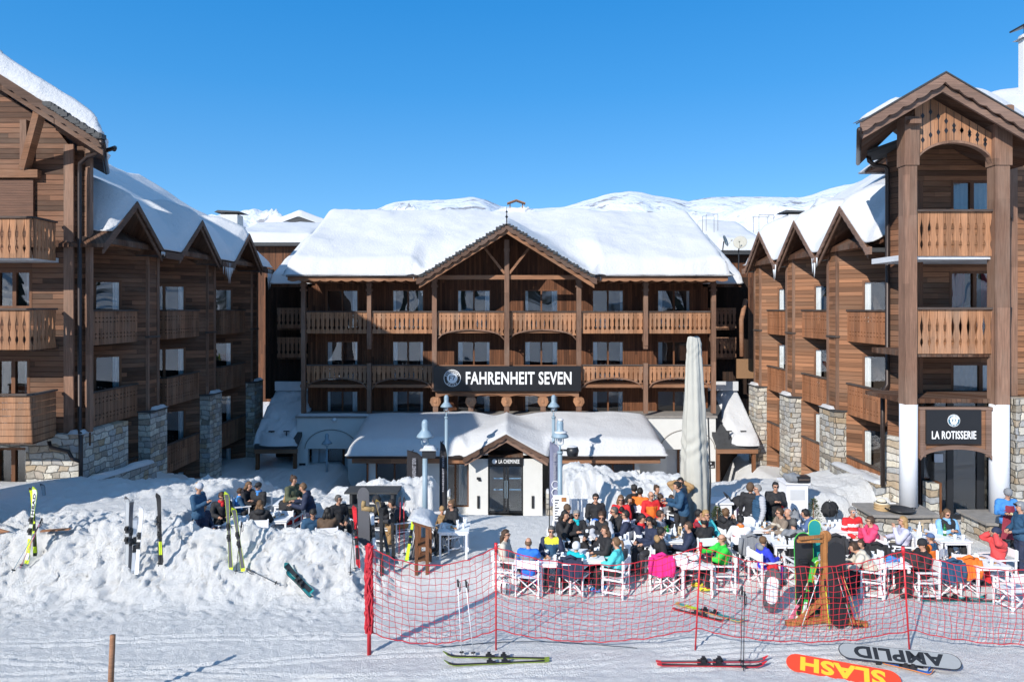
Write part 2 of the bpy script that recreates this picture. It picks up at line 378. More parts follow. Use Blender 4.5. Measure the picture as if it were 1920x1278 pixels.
# ------------------------------------------------------------------ terrain
def gz(x, y):
    """ground height without the loose chunks"""
    x = np.asarray(x, float); y = np.asarray(y, float)
    z = np.where(y < 16.2, .06*(16.2-np.maximum(y, -6)), 0.0)
    z = z+np.where(y < -6, (-6-y)*.17, 0)
    z = z+.3*sstep(16.0, 17.6, y)-2.95*sstep(20.6, 30.5, y)
    # long mound between the piste and the terrace on the left
    w = sstep(-2.7, -4.2, x)
    crest = 1.16+.16*vnoise(x*.5, x*0, 3)
    z = z+w*crest*sstep(15.1, 17.1, y)**1.35*(1-sstep(-8.6, -7.9, x)*sstep(17.05, 17.6, y))*(1-.30*sstep(-5, -3, x)*sstep(16, 17, y))
    def smax(z, t, k=.18):
        h = np.clip(.5+.5*(t-z)/k, 0, 1); return z*(1-h)+t*h+k*h*(1-h)
    low = -3.2
    # drift that fills the far left, up to the stone walls
    w = sstep(-7.7, -9.0, x)*sstep(15.8, 17.5, y)
    t = .95+.35*np.exp(-((x+10.0)/1.6)**2-((y-20.2)/1.2)**2)-.25*sstep(-11.5, -14, x)
    z = smax(z, np.where(y < 27, 1, 1)*(low+(t-low)*w*(1-.5*sstep(22, 30, y))))
    # bank behind the left terrace
    b = sstep(-11.4, -9.6, x)*sstep(-1.6, -2.5, x)
    top = .95+.3*fbm(x, y, .7, 3, 77)+.42*np.exp(-((x+3.1)/1.1)**2)+.10*np.exp(-((x+8.8)/1.0)**2)-.12*np.exp(-((x+5.6)/.9)**2)
    z = smax(z, low+(top-low)*b*np.exp(-(np.maximum(np.abs(y-21.7)-.55, 0)/1.9)**2))
    # bank behind the right terrace
    b = sstep(1.05, 1.75, x)*(1-sstep(12.0, 13.2, x))
    top = 1.0+.35*fbm(x, y, .7, 3, 78)+.40*np.exp(-((x-2.2)/1.3)**2)
    z = smax(z, low+(top-low)*b*np.exp(-(np.maximum(np.abs(y-23.0)-.6, 0)/np.where(y < 23, 2.2, 2.2))**2))
    b = sstep(4.8, 6.3, x)*(1-sstep(10.3, 11.2, x)); top = 1.18-.25*sstep(8, 10.5, x)+.15*np.exp(-((x-9.6)/.7)**2)
    z = smax(z, low+(top-low)*b*np.exp(-(np.maximum(np.abs(y-21.6)-.4, 0)/1.5)**2))
    z = smax(z, low+(1.0-low)*sstep(10.8, 12.3, x)*sstep(21, 23, y)*(1-.5*sstep(24, 33, y)))
    z = smax(z, low+(.9-low)*sstep(-12.0, -13.6, x)*sstep(21, 23, y)*(1-.5*sstep(24, 33, y)))
    return z
def rough(x, y):
    """0 smooth .. 1 loose chunks"""
    r = (.25*sstep(14.4, 15.3, y)+.75*sstep(15.2, 16.2, y))*sstep(-2.2, -3.6, x)*(1-.5*sstep(18.0, 18.8, y)*sstep(-8.6, -10, x))*(1-.8*sstep(18.2, 18.8, y)*sstep(-9.6, -8.6, x))
    r = r*(1-.9*sstep(.5, .9, np.sqrt(((x+9.7)/2.3)**2*0+((y-18.6)/1.3)**2)*0+.0))
    sm = np.exp(-(((x+9.9)/2.6)**2+((y-18.7)/.9)**2)*1.3); r = r*(1-.9*np.clip(sm*1.5, 0, 1))
    r = np.maximum(r, sstep(20.1, 20.8, y)*(1-sstep(24.5, 26, y))*sstep(-11, -10, x)*sstep(-1.3, -2.2, x)*.8)
    r = np.maximum(r, sstep(20.4, 21, y)*(1-sstep(25, 26, y))*sstep(1.2, 1.8, x)*(1-.7*sstep(4.5, 6.5, x))*.75)
    return r
def GZ(x, y): return float(gz(np.array([x]), np.array([y]))[0])
def G(px, py, h=0.0, far=False):
    """world point on the ground whose point at height h above it is seen at (px, py)"""
    ys = np.arange(20.7 if far else 9.0, 9.0 if far else 34.0, -.02 if far else .02)
    f = HOR+F*(CAMZ-gz(XP(px, ys), ys)-h)/ys-py
    k = np.where(np.sign(f[:-1]) != np.sign(f[1:]))[0]
    y = float(ys[k[0]]) if len(k) else float(ys[np.argmin(np.abs(f))])
    return XP(px, y), y, GZ(XP(px, y), y)
def axis_pts(segs):
    out = []
    for a, b, st in segs: out += list(np.arange(a, b, st))
    out.append(segs[-1][1]); return np.array(out)
gx = axis_pts([(-900, -100, 80), (-100, -30, 7), (-30, -13.2, .6), (-13.2, 12.8, .04), (12.8, 30, .6), (30, 100, 7), (100, 900, 80)])
gy = axis_pts([(-320, -40, 14), (-40, 8, 2.2), (8, 11, .2), (11, 13.8, .036), (13.8, 19.2, .042), (19.2, 25, .07), (25, 32, .2), (32, 60, 1.2), (60, 400, 20)])
Xg, Yg = np.meshgrid(gx, gy)
Zg = gz(Xg, Yg)
near = (np.abs(Xg) < 14) & (Yg > 9) & (Yg < 33)
rr = rough(Xg, Yg)
wx = Xg+.25*fbm(Xg, Yg, 2.0, 2, 11); wy = Yg+.25*fbm(Xg, Yg, 2.0, 2, 12)
ch = .20*lumps(wx, wy*1.3, .60, 1, .6)+.34*lumps(wx+3, wy*1.4-2, .22, 2, .7)+.62*lumps(wx, wy*1.4, .11, 3, .75)+.20*fbm(Xg, Yg, 2.6, 5, 4, .6)
ch = ch*1.15-.12
fine = .035*fbm(Xg, Yg, 1.0, 3, 21)+.022*fbm(Xg*1.0, Yg*1.6, 6, 4, 22)
scat = (lumps(Xg, Yg, .13, 31, .12)*.35*sstep(12.6, 14.2, Yg)*sstep(1, -3, Xg)+lumps(Xg, Yg, .075, 33, .22)*.26*sstep(4, -6, Xg)+lumps(Xg, Yg*1.5, .08, 34, .2)*.10)*sstep(15.8, 15.0, Yg)
foot = -.05*lumps(Xg, Yg*1.0, .36, 41, .5)*(.35+.65*sstep(15.2, 16.2, Yg))*sstep(-3.5, -2.4, Xg)*sstep(11.5, 12.5, Yg)
trk = 0
for (xa, ya, dxy, off, wv) in ((-9, 11.2, .13, 0, .5), (-4, 12.0, .05, 1, .4), (3, 11.4, -.03, 2, .3), (-1, 13.0, .10, 3, .6), (-7, 13.6, .02, 4, .5), (5, 12.6, .06, 5, .3), (0, 11.8, -.09, 6, .4)):
    for g_ in (0, .22):
        dd = Yg-(ya+g_+dxy*(Xg-xa)+.12*np.sin(Xg*wv+off)); trk = trk-.028*np.exp(-(dd/.035)**2)+.012*np.exp(-((dd-.07)/.03)**2)
Zg = Zg+np.where((Yg > 10.8) & (Yg < 15), trk*sstep(-.35, .1, fbm(Xg, Yg, .5, 2, 66)), 0)
fr_ = rr*sstep(15.4, 16.0, Yg)*sstep(17.3, 16.7, Yg)*near       # loose chunks stand out at right angles to the steep face
Zg = Zg+np.where(near, rr*ch*(1-.35*fr_)+fine*(1-rr*.5)+scat+foot, fine*.5)
Ysv = Yg.copy(); Yg = Yg-fr_*(ch-.10+.12*fbm(Xg, Zg, 7, 4, 88, .65))*.55; Xg = Xg+fr_*.16*fbm(Xg, Ysv*2, 3.1, 3, 89)
ny, nx = Xg.shape
idx = np.arange(nx*ny).reshape(ny, nx)
Fg = np.stack([idx[:-1, :-1], idx[:-1, 1:], idx[1:, 1:], idx[1:, :-1]], -1).reshape(-1, 4)
ground = np_mesh('snow_ground', np.stack([Xg, Yg, Zg], -1).reshape(-1, 3), Fg, M['snow_gnd'])
tag(ground, 'white snow covered ground with a chunky ploughed mound and trodden terrace', None, None, 'structure')

# ------------------------------------------------------------------ mountains
def mountain(name, label, prof, Y0, Y1, seed, amp, base=430):
    us = np.linspace(0, 1, 420); vs = np.linspace(0, 1, 110)
    px = prof[0][0]+(prof[-1][0]-prof[0][0])*us
    py = np.interp(px, [p[0] for p in prof], [p[1] for p in prof])+2.4*fbm(px, px*0, .022, 5, seed, .55)
    U, V = np.meshgrid(us, vs); PX = np.tile(px, (len(vs), 1))
    Yc = Y0+(Y1-Y0)*V; Xc = (PX-960)*Yc/F
    ztop = CAMZ-(py-HOR)*Y1/F; zb = CAMZ-(base-HOR)*Y0/F-40
    Z = zb+(ztop-zb)*(V**1.25)
    k = np.sin(math.pi*np.clip(V, 0, 1))**1.7
    sc = 6.0/(Y1-Y0)
    rid = 1-2*np.abs(fbm(Xc+Yc*.25, Yc*.35, sc, 5, seed+3, .55))
    Z = Z+k*amp*((rid-.6)*1.2+fbm(Xc, Yc, sc*.6, 4, seed+7))
    # behind the crest
    Yc = np.vstack([Yc, Yc[-1:]+300]); Xc = np.vstack([Xc, Xc[-1:]]); Z = np.vstack([Z, Z[-1:]-260])
    n1, n0 = Z.shape; ii = np.arange(n1*n0).reshape(n1, n0)
    f = np.stack([ii[:-1, :-1], ii[:-1, 1:], ii[1:, 1:], ii[1:, :-1]], -1).reshape(-1, 4)
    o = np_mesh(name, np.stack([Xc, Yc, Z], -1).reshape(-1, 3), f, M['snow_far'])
    tag(o, label, None, None, 'structure')
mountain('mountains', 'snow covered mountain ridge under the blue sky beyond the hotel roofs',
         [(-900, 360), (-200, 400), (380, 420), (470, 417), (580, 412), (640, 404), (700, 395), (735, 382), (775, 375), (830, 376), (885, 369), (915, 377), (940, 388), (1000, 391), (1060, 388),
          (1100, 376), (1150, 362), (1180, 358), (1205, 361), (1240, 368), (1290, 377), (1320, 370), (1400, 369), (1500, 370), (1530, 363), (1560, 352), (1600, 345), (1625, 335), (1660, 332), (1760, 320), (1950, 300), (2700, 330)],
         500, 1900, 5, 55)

us, vs = np.meshgrid(np.linspace(-260, 260, 150), np.linspace(-30, -420, 110))
zb_ = (-6-vs)*.17+.5+10*fbm(us, vs, .012, 3, 91, .5)*sstep(-30, -90, vs)+3*(1-2*np.abs(fbm(us, vs, .05, 4, 93)))*sstep(-30, -60, vs)
ib = np.arange(us.size).reshape(us.shape)
def rocky():
    m, nt, bb = newmat('snow_with_rocks'); L = nt.links; pos = nt.nodes.new('ShaderNodeNewGeometry').outputs['Position']
    mr = nt.nodes.new('ShaderNodeMapRange'); mr.inputs[1].default_value = .52; mr.inputs[2].default_value = .58; L.new(noise(nt, pos, .035, 4, .55), mr.inputs[0])
    L.new(mixc(nt, mr.outputs[0], (.85, .86, .88), (.05, .06, .05)), bb.inputs['Base Color']); setp(bb, None, .7, 0, .2); return m
o = np_mesh('hills', np.stack([us, vs, zb_], -1).reshape(-1, 3), np.stack([ib[:-1, :-1], ib[1:, :-1], ib[1:, 1:], ib[:-1, 1:]], -1).reshape(-1, 4), rocky())
tag(o, 'snow slope with dark rocks and trees facing the hotel', None, None, 'structure')

mb = MB(); rn = random.Random(12)  # unseen firs added behind the camera to darken the window reflections
for k in range(170):
    x, y = rn.uniform(-130, 130), rn.uniform(-120, -32)
    if math.sin(x*.06+1)+math.sin(y*.11+x*.03) < -.2: continue
    z = (-6-y)*.17; h = rn.uniform(5, 11); w = h*.19
    for q in range(4): mb.lathe([(w*(1-q*.2), h*(.10+q*.2)), (w*.12, h*(.42+q*.195))], (x, y, z), 7)
tag(mb.build('reflected_forest', pm('dark_fir_foliage', (.03, .045, .025), .8, var=.5)), 'unseen dark fir wood added on the slope for the hotel windows to reflect', None, None, 'stuff')

# ------------------------------------------------------------------ building helpers
def board_rail(mb, p0, p1, z0, z1, profile, pitch=.23, t=.035, off=0.0):
    """a row of cut-out boards from p0 to p1 (xy); z0 may be a function of the fraction along"""
    p0 = Vector((p0[0], p0[1], 0)); p1 = Vector((p1[0], p1[1], 0)); L = (p1-p0).length
    n = max(1, round(L/pitch)); w = L/n; d = (p1-p0)/L; nrm = Vector((-d.y, d.x, 0))*t/2
    for i in range(n):
        c = p0+d*(w*(i+.5)); fr = (i+.5)/n
        zb = z0(fr) if callable(z0) else z0
        zr = z0(.0) if callable(z0) else z0
        vs = []; H = z1-zr
        lv = [(0.0, 1.0)]+profile+[(1.0, 1.0)]
        for q, (zf, hw) in enumerate(lv):
            z = zb if q == 0 else zr+zf*H
            if q and z <= zb+.02: z = zb+.02+.002*q
            h = (w/2-.006)*hw
            for sg in (-1, 1):
                pp = c+d*(h*sg)
                vs += [(pp.x-nrm.x, pp.y-nrm.y, z), (pp.x+nrm.x, pp.y+nrm.y, z)]
        k = len(lv); fs = [(0, 1, 3, 2), (4*(k-1), 4*(k-1)+2, 4*(k-1)+3, 4*(k-1)+1)]
        for q in range(k-1):
            a = 4*q; b = a+4
            fs += [(a, a+2, b+2, b), (a+1, b+1, b+3, a+3), (a, b, b+1, a+1), (a+2, a+3, b+3, b+2)]
        mb.add(vs, fs)
PROF_A = [(.17, 1), (.20, .62), (.28, .40), (.33, .62), (.36, .80), (.62, .66), (.70, .86), (.76, 1), (.82, 1), (.85, .72), (.88, 1)]
PROF_B = [(.18, 1), (.205, .45), (.23, 1), (.30, 1), (.325, .45), (.35, 1), (.66, 1), (.685, .45), (.71, 1), (.78, 1), (.805, .45), (.83, 1)]
PROF_C = [(.09, 1), (.16, .90), (.24, .60), (.30, .66), (.36, .92), (.44, .84), (.56, .60), (.64, .56), (.74, .80), (.84, .95), (.90, 1)]
def window(parent, x0, x1, z0, z1, y, panes=2, frame=.07, curtain=(1, 1), cm='curtain', mat='frame', face='-y', deep=.5, sill=False):
    """glazed opening facing -Y set in a wall at plane y: frame, panes, curtains and a dim room behind the glass"""
    f = MB(); yo = y-.03; yi = y+.08
    f.box(x0, x0+frame, yo, yi, z0, z1); f.box(x1-frame, x1, yo, yi, z0, z1)
    f.box(x0+frame, x1-frame, yo, yi, z1-frame, z1); f.box(x0+frame, x1-frame, yo, yi, z0, z0+frame)
    for k in range(1, panes):
        xm = x0+(x1-x0)*k/panes; f.box(xm-frame*.7, xm+frame*.7, yo, yi, z0+frame, z1-frame)
    w = f.build('window', M[mat], parent)
    for k in range(panes):
        g = MB(); xa_, xb_ = lerp(x0+frame*.9, x1-frame*.9, k/panes), lerp(x0+frame*.9, x1-frame*.9, (k+1)/panes); t_ = .012*math.sin(x0*7+z0*5+k*2.3)
        g.add([(xa_, y+.02-t_, z0+frame*.9), (xb_, y+.02+t_, z0+frame*.9), (xb_, y+.02+t_+.006, z1-frame*.9), (xa_, y+.02-t_+.006, z1-frame*.9)], [(0, 1, 2, 3)]); g.build('pane', M['glass'], w)
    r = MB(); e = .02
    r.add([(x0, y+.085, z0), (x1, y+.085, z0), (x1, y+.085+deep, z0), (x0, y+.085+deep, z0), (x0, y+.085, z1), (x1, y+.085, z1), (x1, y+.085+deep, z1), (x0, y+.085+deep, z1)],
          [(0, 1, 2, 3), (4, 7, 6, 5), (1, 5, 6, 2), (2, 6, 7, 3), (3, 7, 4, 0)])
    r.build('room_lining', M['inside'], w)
    c = MB()
    def drape(a, b):
        n = max(6, int((b-a)/.05)); pts = [(a+(b-a)*i/n, y+.062+.018*math.sin(i*2.1)) for i in range(n+1)]
        for i in range(n):
            (xa, ya), (xb, yb) = pts[i], pts[i+1]
            c.add([(xa, ya, z0+.05), (xb, yb, z0+.05), (xb, yb, z1-.03), (xa, ya, z1-.03)], [(0, 1, 2, 3)])
    W = x1-x0
    if curtain[0]: drape(x0+frame, x0+frame+W*.13*curtain[0])
    if curtain[1]: drape(x1-frame-W*.13*curtain[1], x1-frame)
    if c.v: c.build('curtain', M[cm], w)
    return w
def wall_with_holes(mb, x0, x1, z0, z1, y, t, holes):
    """wall facing -Y from x0..x1, z0..z1, with rectangular holes [(a,b,c,d)]"""
    xs = sorted({x0, x1, *[h[0] for h in holes], *[h[1] for h in holes]}); xs = [x for x in xs if x0 <= x <= x1]
    for a, b in zip(xs, xs[1:]):
        hs = sorted([(h[2], h[3]) for h in holes if h[0] <= a+1e-6 and h[1] >= b-1e-6]); z = z0
        for c, d in hs:
            if c > z: mb.box(a, b, y, y+t, z, c)
            z = max(z, d)
        if z < z1: mb.box(a, b, y, y+t, z, z1)
def barge(mb, A, B, nrm, drop, thick, sc=.0, pitch=.42, off=0.0):
    """board under the roof edge from A to B, lower edge scalloped, pushed out by off along nrm"""
    A = Vector(A); B = Vector(B); nrm = Vector(nrm).normalized(); L = (B-A).length; n = max(2, int(L/pitch)*6 if sc else 2)
    top = []; bot = []
    for i in range(n+1):
        p = A+(B-A)*(i/n); s = sc*abs(math.sin(math.pi*i/6)) if sc else 0
        top.append(p+nrm*off); bot.append(p+nrm*off-Vector((0, 0, drop+s)))
    th = nrm*thick
    for i in range(n):
        mb.hexa([bot[i], bot[i+1], bot[i+1]+th, bot[i]+th, top[i], top[i+1], top[i+1]+th, top[i]+th])
def snow_sheet(name, parent, x0, x1, y0, y1, base, thick, r=.6, st=.14, amp=.08, seed=0, edges=(1, 1, 1, 1), tmin=.10, mask=None, seg=None, mat='snow_roof', wig=.0, er=1.0, warp=None, pre=None):
    """a thick, rounded layer of snow lying on base(x, y)"""
    nx = max(4, int((x1-x0)/st)); ny = max(4, int((y1-y0)/st))
    X, Y = np.meshgrid(np.linspace(x0, x1, nx+1), np.linspace(y0, y1, ny+1))
    if wig:
        k0 = np.clip((X-x0)/1.2, 0, 1); k1 = np.clip((x1-X)/1.2, 0, 1); q0 = np.clip((Y-y0)/1.2, 0, 1)
    d = np.full_like(X, 1e3)
    if edges[0]: d = np.minimum(d, X-x0)
    if edges[1]: d = np.minimum(d, x1-X)
    if edges[2]: d = np.minimum(d, Y-y0)
    if edges[3]: d = np.minimum(d, y1-Y)
    X0_, Y0_ = X.copy(), Y.copy()
    if pre: X, Y = pre(X, Y)
    t = np.clip(d/r, 0, 1); prof = np.sqrt(np.clip(1-(1-t)**2.4, 0, 1))
    T = thick(X, Y) if callable(thick) else thick
    top = base(X, Y)+tmin+(T-tmin)*prof+amp*fbm(X, Y, .55, 4, seed)*np.clip(d/r, .15, 1)
    if wig:
        dx = wig*fbm(Y, X*0+3, 1.1, 3, seed+1); dy = wig*fbm(X, Y*0+7, 1.1, 3, seed+2)
        Xo = X+(1-k0)*dx*edges[0]+(1-k1)*dx*edges[1]; Yo = Y+(1-q0)*dy*edges[2]
    else: Xo, Yo = X, Y
    bot = base(X, Y)-.0+.004
    if warp: Xo, Yo = warp(Xo, Yo)
    # overhang: bulge the middle of the side outwards
    n = (ny+1)*(nx+1); ii = np.arange(n).reshape(ny+1, nx+1)
    V = np.concatenate([np.stack([Xo, Yo, top], -1).reshape(-1, 3)])
    Fq = [tuple(q) for q in np.stack([ii[:-1, :-1], ii[:-1, 1:], ii[1:, 1:], ii[1:, :-1]], -1).reshape(-1, 4).tolist()]
    rim = list(ii[0, :])+list(ii[1:, -1])+list(ii[-1, -2::-1])+list(ii[-2:0:-1, 0])
    cen = np.array([(x0+x1)/2, (y0+y1)/2])
    Vr = []; k = len(rim); Xf = Xo.ravel(); Yf = Yo.ravel(); tf = top.ravel(); bf = bot.ravel()
    bul = .07*er
    for j, q in enumerate(rim):
        x, y = Xf[q], Yf[q]
        ox = -bul if abs(X0_.ravel()[q]-x0) < 1e-6 else bul if abs(X0_.ravel()[q]-x1) < 1e-6 else 0
        oy = -bul if abs(Y0_.ravel()[q]-y0) < 1e-6 else bul if abs(Y0_.ravel()[q]-y1) < 1e-6 else 0
        zt, zb = tf[q], bf[q]
        Vr += [(x+ox, y+oy, zt*.6+zb*.4), (x+ox*.5, y+oy*.5, zb)]
    V = np.concatenate([V, np.array(Vr)])
    for j in range(k):
        a, b = rim[j], rim[(j+1) % k]; a1 = n+2*j; b1 = n+2*((j+1) % k)
        Fq += [(a1, b1, b, a), (a1+1, b1+1, b1, a1)]
    return np_mesh(name, V, Fq, M[mat], parent)
def icicles(parent, pts, seed, lmax=.8, n=5, spread=.4, axis='y'):
    rn = random.Random(seed)
    for (x, y, z) in pts:
        for i in range(n):
            o = rn.uniform(-spread, spread); l = lmax*rn.uniform(.25, 1)*(1-abs(o)/spread*.5); r = .024+.016*l
            px, py = (x, y+o) if axis == 'y' else (x+o, y)
            mb = MB(); mb.tube([(px, py, z), (px+.004, py, z-l*.5), (px, py, z-l)], [r, r*.6, .002], 6); mb.build('icicle', M['ice'], parent, True)

# ------------------------------------------------------------------ central hotel
YF, YW = 35.0, 36.4
H = thing('alpine_hotel', 'central brown timber hotel with carved balconies under thick roof snow', 'hotel', (-.3, 36, -2.6))
cols = [570, 693, 815, 950, 1085, 1210, 1337]; CX = [XP(c, YF) for c in cols]
xl, xr = XP(562, YF), XP(1342, YF)
wins = []
Z3, Z2, Z1 = 5.75, 2.95, 1.25
for pxs in ((612, 672), (735, 795), (857, 920), (983, 1047), (1110, 1170), (1232, 1295)):
    for zb, top in ((Z3, 7.85), (Z2, 5.12), (Z1, 2.48)):
        wins.append((XP(pxs[0], YW), XP(pxs[1], YW), zb+.02, top))
mb = MB(); wall_with_holes(mb, xl, xr, 1.0, 8.95, YW, .25, wins); mb.prism([(XP(805,35), 8.95), (XP(1095,35), 8.95), (XP(950,35)+.0, 10.75)], 'y', YW, YW+.25)
# back body
mb.box(xl, xr, YW+1.2, 48, -3, 8.4)
wl_ = mb.build('wall', M['wall_v'], H)
# trim the wall above the roof line is hidden by the roof: gable infill only
rn = random.Random(3)
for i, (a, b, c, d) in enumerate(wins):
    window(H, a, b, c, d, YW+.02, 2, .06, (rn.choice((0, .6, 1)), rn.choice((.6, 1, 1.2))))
mb = MB()
for z in (Z3, Z2): mb.box(xl, xr, YF+.06, YW, z-.16, z)
mb.build('balcony_floor', M['beam'], H)
for zz in (5.60, 2.80):
    for x in CX[:]:
        pass
# posts
for i, x in enumerate(CX):
    w = .20 if i in (2, 3, 4) else .17
    if i in (2, 3, 4): segs = [(ZP(733, YF) if i != 3 else ZP(686, YF), ZP(515, YF)-.02 if i != 3 else 10.3)]
    elif i in (1, 5): segs = [(ZP(655, YF)+.2, 8.35), (1.5, 4.05)]
    else: segs = [(1.5, 8.35)]
    for a, b in segs:
        mb = MB(); mb.box(x-w/2-.02, x+w/2+.02, YF-.16, YF+.06, a, b)
        if b > 8 and i != 3: mb.box(x-w/2-.07, x+w/2+.07, YF-.19, YF+.1, b-.62, b-.5); mb.box(x-w/2-.05, x+w/2+.05, YF-.18, YF+.08, b-.34, b-.2)
        mb.build('post', M['post'], H)
    if i in (1, 5, 0, 6):
        mb = MB(); pr = [(YF-.16, 5.55), (YF+.05, 5.55), (YF+.35, 5.55), (YF+.32, 5.2), (YF+.1, 5.12), (YF+.06, 4.86), (YF-.1, 4.78), (YF-.14, 5.1)]
        mb.prism(pr, 'x', x-.11, x+.11); mb.build('bracket', M['post'], H)
# balcony panels
def arch_z(zlo, zhi): return lambda f: zlo+(zhi-zlo)*math.sqrt(max(0, 1-(2*f-1)**2))
lv3 = []
for i in range(6):
    a, b = CX[i]+.13, CX[i+1]-.13
    if i in (2, 3): zf = arch_z(5.30, 5.80-.02)
    else: zf = 5.57
    mb = MB(); board_rail(mb, (a, YF), (b, YF), zf, 6.66, PROF_A, .235); p = mb.build('balcony_railing', M['rail'], H)
    c = MB(); c.box(a, b, YF-.08, YF+.08, 6.66, 6.72); c.build('handrail', M['cap'], p)
    if i in (2, 3):
        c = MB()
        for k in range(14):
            f0, f1 = k/14, (k+1)/14; g = arch_z(5.30, 5.80); x0, x1 = lerp(a, b, f0), lerp(a, b, f1)
            c.hexa([(x0, YF-.05, g(f0)-.07), (x1, YF-.05, g(f1)-.07), (x1, YF+.05, g(f1)-.07), (x0, YF+.05, g(f0)-.07), (x0, YF-.05, g(f0)), (x1, YF-.05, g(f1)), (x1, YF+.05, g(f1)), (x0, YF+.05, g(f0))])
        c.build('arch_trim', M['post'], p)
    if i in (0, 1, 4, 5):
        zf = arch_z(2.80, 3.32)
        mb = MB(); board_rail(mb, (a, YF), (b, YF), zf, 3.92, PROF_A, .235); p = mb.build('balcony_railing', M['rail'], H)
        c = MB(); c.box(a, b, YF-.08, YF+.08, 3.92, 3.98); c.build('handrail', M['cap'], p)
        c = MB()
        for k in range(14):
            f0, f1 = k/14, (k+1)/14; g = arch_z(2.78, 3.32); x0, x1 = lerp(a, b, f0), lerp(a, b, f1)
            c.hexa([(x0, YF-.05, g(f0)-.07), (x1, YF-.05, g(f1)-.07), (x1, YF+.05, g(f1)-.07), (x0, YF+.05, g(f0)-.07), (x0, YF-.05, g(f0)), (x1, YF-.05, g(f1)), (x1, YF+.05, g(f1)), (x0, YF+.05, g(f0))])
        c.build('arch_trim', M['post'], p)
# side railings of the centre's second storey, behind the sign
sx0, sx1 = XP(813, YF), XP(1089, YF)
mb = MB(); mb.box(sx0+.1, sx1-.1, YF-.02, YF+.06, ZP(742, YF), ZP(684, YF)); mb.build('sign_backing', M['beam'], H)
# little arcade under the sign
AX = [XP(c, YF) for c in (817, 883, 950, 1018, 1085)]
for x in AX:
    mb = MB(); zc = ZP(745, YF)
    mb.box(x-.13, x+.13, YF-.13, YF+.13, 1.42, zc-.42)
    mb.build('column', M['post'], H)
    c = MB(); c.prism([(x-.17, zc-.42), (x-.28, zc-.22), (x-.24, zc-.02), (x-.15, zc+.03), (x+.15, zc+.03), (x+.24, zc-.02), (x+.28, zc-.22), (x+.17, zc-.42)], 'y', YF-.17, YF+.15)
    c.ell((x, YF-.17, zc-.2), (.09, .03, .09), 8, 6); c.build('capital', M['rail'], H)
for a, b in zip(AX, AX[1:]):
    mb = MB(); n = 12; zt = ZP(734, YF); g = lambda f: zt-.42+.28*math.sqrt(max(0, 1-(2*f-1)**2))
    for k in range(n):
        f0, f1 = k/n, (k+1)/n; x0, x1 = lerp(a, b, f0), lerp(a, b, f1)
        mb.hexa([(x0, YF-.09, g(f0)), (x1, YF-.09, g(f1)), (x1, YF+.09, g(f1)), (x0, YF+.09, g(f0)), (x0, YF-.09, zt), (x1, YF-.09, zt), (x1, YF+.09, zt), (x0, YF+.09, zt)])
    mb.build('arch', M['beam'], H)
# eaves: roof slabs
EY, EZ, SL = 33.9, 8.50, .475; RY = 41.2; RZ = EZ+SL*(RY-EY)
rx0, rx1 = XP(536, EY), XP(1368, EY)
mb = MB(); mb.prism([(EY, EZ-.2), (RY, RZ-.2), (49, EZ-.4), (49, EZ-.2), (RY, RZ), (EY, EZ)], 'x', rx0+.1, -.26-4.0)
mb.prism([(EY, EZ-.2), (RY, RZ-.2), (49, EZ-.4), (49, EZ-.2), (RY, RZ), (EY, EZ)], 'x', -.26+4.0, rx1-.1)
mb.prism([(37.0, EZ+SL*(37-EY)-.2), (RY, RZ-.2), (49, EZ-.4), (49, EZ-.2), (RY, RZ), (37.0, EZ+SL*(37-EY))], 'x', -.26-3.999, -.26+3.999)
roof = mb.build('roof', M['soffit'], H)
mb = MB()
gx0, gx1 = XP(788, 33.4), XP(1114, 33.4)
for (a, b) in ((rx0+.1, gx0+.3), (gx1-.3, rx1-.1)):
    mb = MB(); barge(mb, (a, EY-.06, EZ-.06), (b, EY-.06, EZ-.06), (0, 1, 0), .2, .05, .06, .5); mb.build('eave_board', M['beam'], roof)
mb = MB()
for (a, b) in ((rx0+.05, gx0+.2), (gx1-.2, rx1)): mb.box(a, b, EY-.16, EY-.07, EZ-.09, EZ+.03)
mb.build('gutter', M['pipe'], roof)
mb = MB()
for k in range(9):
    for (a, b) in ((rx0+.5, gx0), (gx1, rx1-.5)):
        x = lerp(a, b, (k+.5)/9)
        mb.box(x-.05, x+.05, EY+.05, YW, EZ-.34, EZ-.2)
mb.build('rafters', M['beam'], roof)
# central gable
gxc = XP(950, 33.4); GY = 33.4; gap = ZP(420, GY); gfz = ZP(521, GY); ghw = XP(1114, GY)-gxc; gs = (gap-gfz)/ghw
mb = MB(); back = 40.6
for sg in (-1, 1):
    A0 = (gxc, GY, gap-.02); B0 = (gxc+sg*(ghw+.12), GY, gfz-.09)
    mb.hexa([(A0[0], GY, A0[2]-.16), (B0[0], GY, B0[2]-.16), (B0[0], back, B0[2]-.16), (A0[0], back, A0[2]-.16), A0, B0, (B0[0], back, B0[2]), (A0[0], back, A0[2])])
gr_ = mb.build('gable_roof', M['soffit'], H)
for sg in (-1, 1):
    mb = MB(); barge(mb, (gxc, GY-.05, gap), (gxc+sg*(ghw+.14), GY-.05, gfz-.06), (0, 1, 0), .24, .05, .08, .5); mb.build('barge_board', M['barge'], gr_)
    mb = MB(); barge(mb, (gxc, GY+.08, gap-.26), (gxc+sg*(ghw+.02), GY+.08, gfz-.30), (0, 1, 0), .2, .06); mb.build('barge_board', M['beam'], gr_)
    mb = MB(); nn = 26
    for k in range(nn):
        f = (k+.5)/nn; x = gxc+sg*ghw*f; z = lerp(gap, gfz, f)
        mb.box(x-.12, x+.12, GY-.10, GY+.16, z-.01+.02*(k % 2), z+.05+.03*(k % 3))
    mb.build('slate_edge', M['slate'], gr_)
